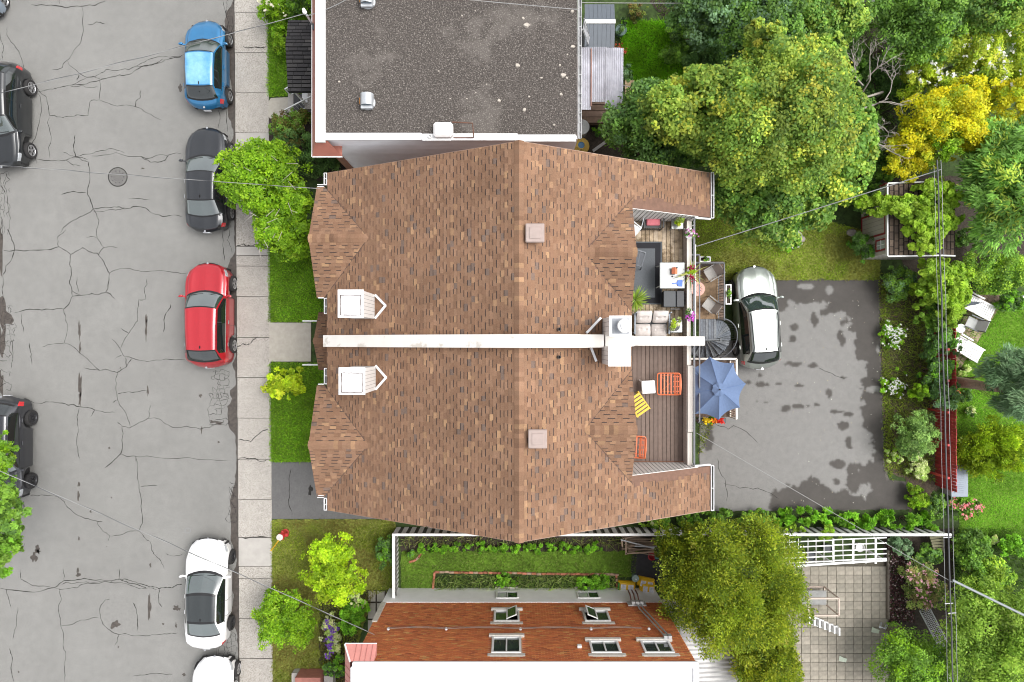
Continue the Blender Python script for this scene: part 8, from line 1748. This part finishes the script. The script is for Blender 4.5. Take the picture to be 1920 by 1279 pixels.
# ------------------------------------------------------------------ wires and masts
wireM = mat('wire', (.20,.20,.205), rough=.5, metal=.2); wire2 = mat('wire_black', (.05,.052,.058), rough=.6); paleW = mat('wire_pale', (.24,.24,.235), rough=.5)
def sagline(a, b, sag, n=16): a = Vector(a); b = Vector(b); return [a.lerp(b, i/n)-Vector((0, 0, sag*4*(i/n)*(1-i/n))) for i in range(n+1)]
def wire(name, label, pts, r_, m_, twist=None):
    root = thing(name, label, 'wire', tuple(pts[0])) ; m = MB(); m.tube(pts, r_, 6); m.build('cable', m_, root, smooth=True)
    if twist:
        m = MB(); q = []; n = len(pts)
        for i in range(n-1):
            for k in range(8): t = k/8; p = pts[i].lerp(pts[i+1], t); a = (i*8+k)*.40; q.append(p+Vector((.0, math.cos(a)*r_*1.7, math.sin(a)*r_*1.7)))
        m.tube(q, r_*.9, 5); m.build('strand', twist, root)
    return root
mast = thing('service_mast', 'grey metal service mast with white insulator on the gravel roof house front', 'mast', tuple(P(590, 55, 6)))
m = MB(); m.bar(P(592, 56, 6.2), P(575, 28, 6.9), .07, .05); m.build('arm', galvM, mast); m = MB(); m.lathe([(.05,0),(.08,.04),(.06,.12),(.02,.14)], P(572, 24, 6.9), 12); m.lathe([(.05,0),(.05,.1)], P(571, 20, 6.9), 10); m.build('insulator', whiteM, mast); m = MB(); m.box(P(592, 53, 6.4), (.16, .2, .3)); m.build('bracket', ironM, mast)
pole1 = (-23.6, 6.2, 8.6); pole2 = (-23.6, -1.2, 8.6)
wire('service_wire', 'twisted service wire from the street over the blue car to the upper house', sagline(pole1, P(571, 26, 6.9), .15), .009, paleW, wire2)
wire('service_wire', 'thin pale wire crossing the black sedan and lime tree to the brown roof', sagline(pole1, P(600, 354, 5.5), .15), .009, paleW, wire2)
pw3 = sagline(pole2, P(702, 1190, 4.9), .25)
wire('service_wire', 'service wire running from the lower left over the white sedan to the brick house', pw3, .011, paleW, wire2)
c = P(352, 995, 6.2); single('wire_loop', 'small ring of spare wire hanging on the wire above the white sedan', 'wire', MB().tube([(c.x+.10*math.cos(a*.35), c.y+.09*math.sin(a*.35), 6.2) for a in range(19)], .012, 6), wireM)
wire('roof_wire', 'white wire stretched across the top of the gravel roof', sagline(P(800, -8, 7.4), P(1085, 18, 7.1), .02), .013, paleW)
wire('drop_wire', 'short wire dropping over the top left corner of the gravel roof', sagline(P(575, 30, 6.9), P(655, -4, 7.3), .1), .015, paleW)
wire('garden_wire', 'white wire across the garden at the top beside the grey storage shed', sagline(P(1088, 5, 4), P(1640, 2, 4), .1), .015, paleW)
wire('garden_wire', 'pale wire from the canopy to the trees', sagline(P(1168, 160, 3), P(1240, 176, 3.6), .02), .016, paleW)
wire('house_wire', 'grey wire rising from the terrace parapet over the lawn to the garden shed', sagline(P(1306, 462, 5.2), P(1764, 318, 6.9), .12), .017, wireM)
wire('house_wire', 'thin pale wire slanting over the parking lot to the lower right', sagline(P(1306, 812, 5.0), P(1786, 1092, 7.0), .15), .010, paleW)
wire('thick_cable', 'thick grey cable leaving the lower right edge', sagline(P(1786, 1088, 7.0), P(1990, 1188, 7.2), .05), .042, mat('lead_cable', (.22,.24,.25), rough=.5, var=.1))
UT = thing('utility_lines', 'bundle of black utility lines running down the right side above the red fence', 'wire', tuple(P(1760, 640, 7)))
for (xa, xb, ya, yb4, r_, mm) in [(1757, 1788, 300, 1330, .026, wire2), (1751, 1778, 310, 1330, .008, wireM), (1764, 1797, 300, 1330, .010, wireM)]:
    m = MB(); m.tube([P(xa+(xb-xa)*t/20+(1 if t % 4 == 1 else 0), ya+(yb4-ya)*t/20, 7.0+.0*t) for t in range(21)], r_, 6); m.build('line', mm, UT, smooth=True)
for (px, py) in ((1775, 1008), (1778, 1132), (1784, 1150)): m = MB(); a = P(px, py, 7.0); m.bar(a-Vector((.12, 0, 0)), a+Vector((.16, .02, 0)), .025, .025); m.build('spreader', ladM, UT)
for i, (x, y, z) in enumerate((pole1, pole2)):
    m = MB(); m.tube([(x-.25, y, 0), (x-.25, y, 9.2)], [.16, .12], 10); single('utility_pole', ['wooden utility pole outside the left edge nearer the top', 'wooden utility pole outside the left edge nearer the middle'][i], 'utility pole', m, barkM)
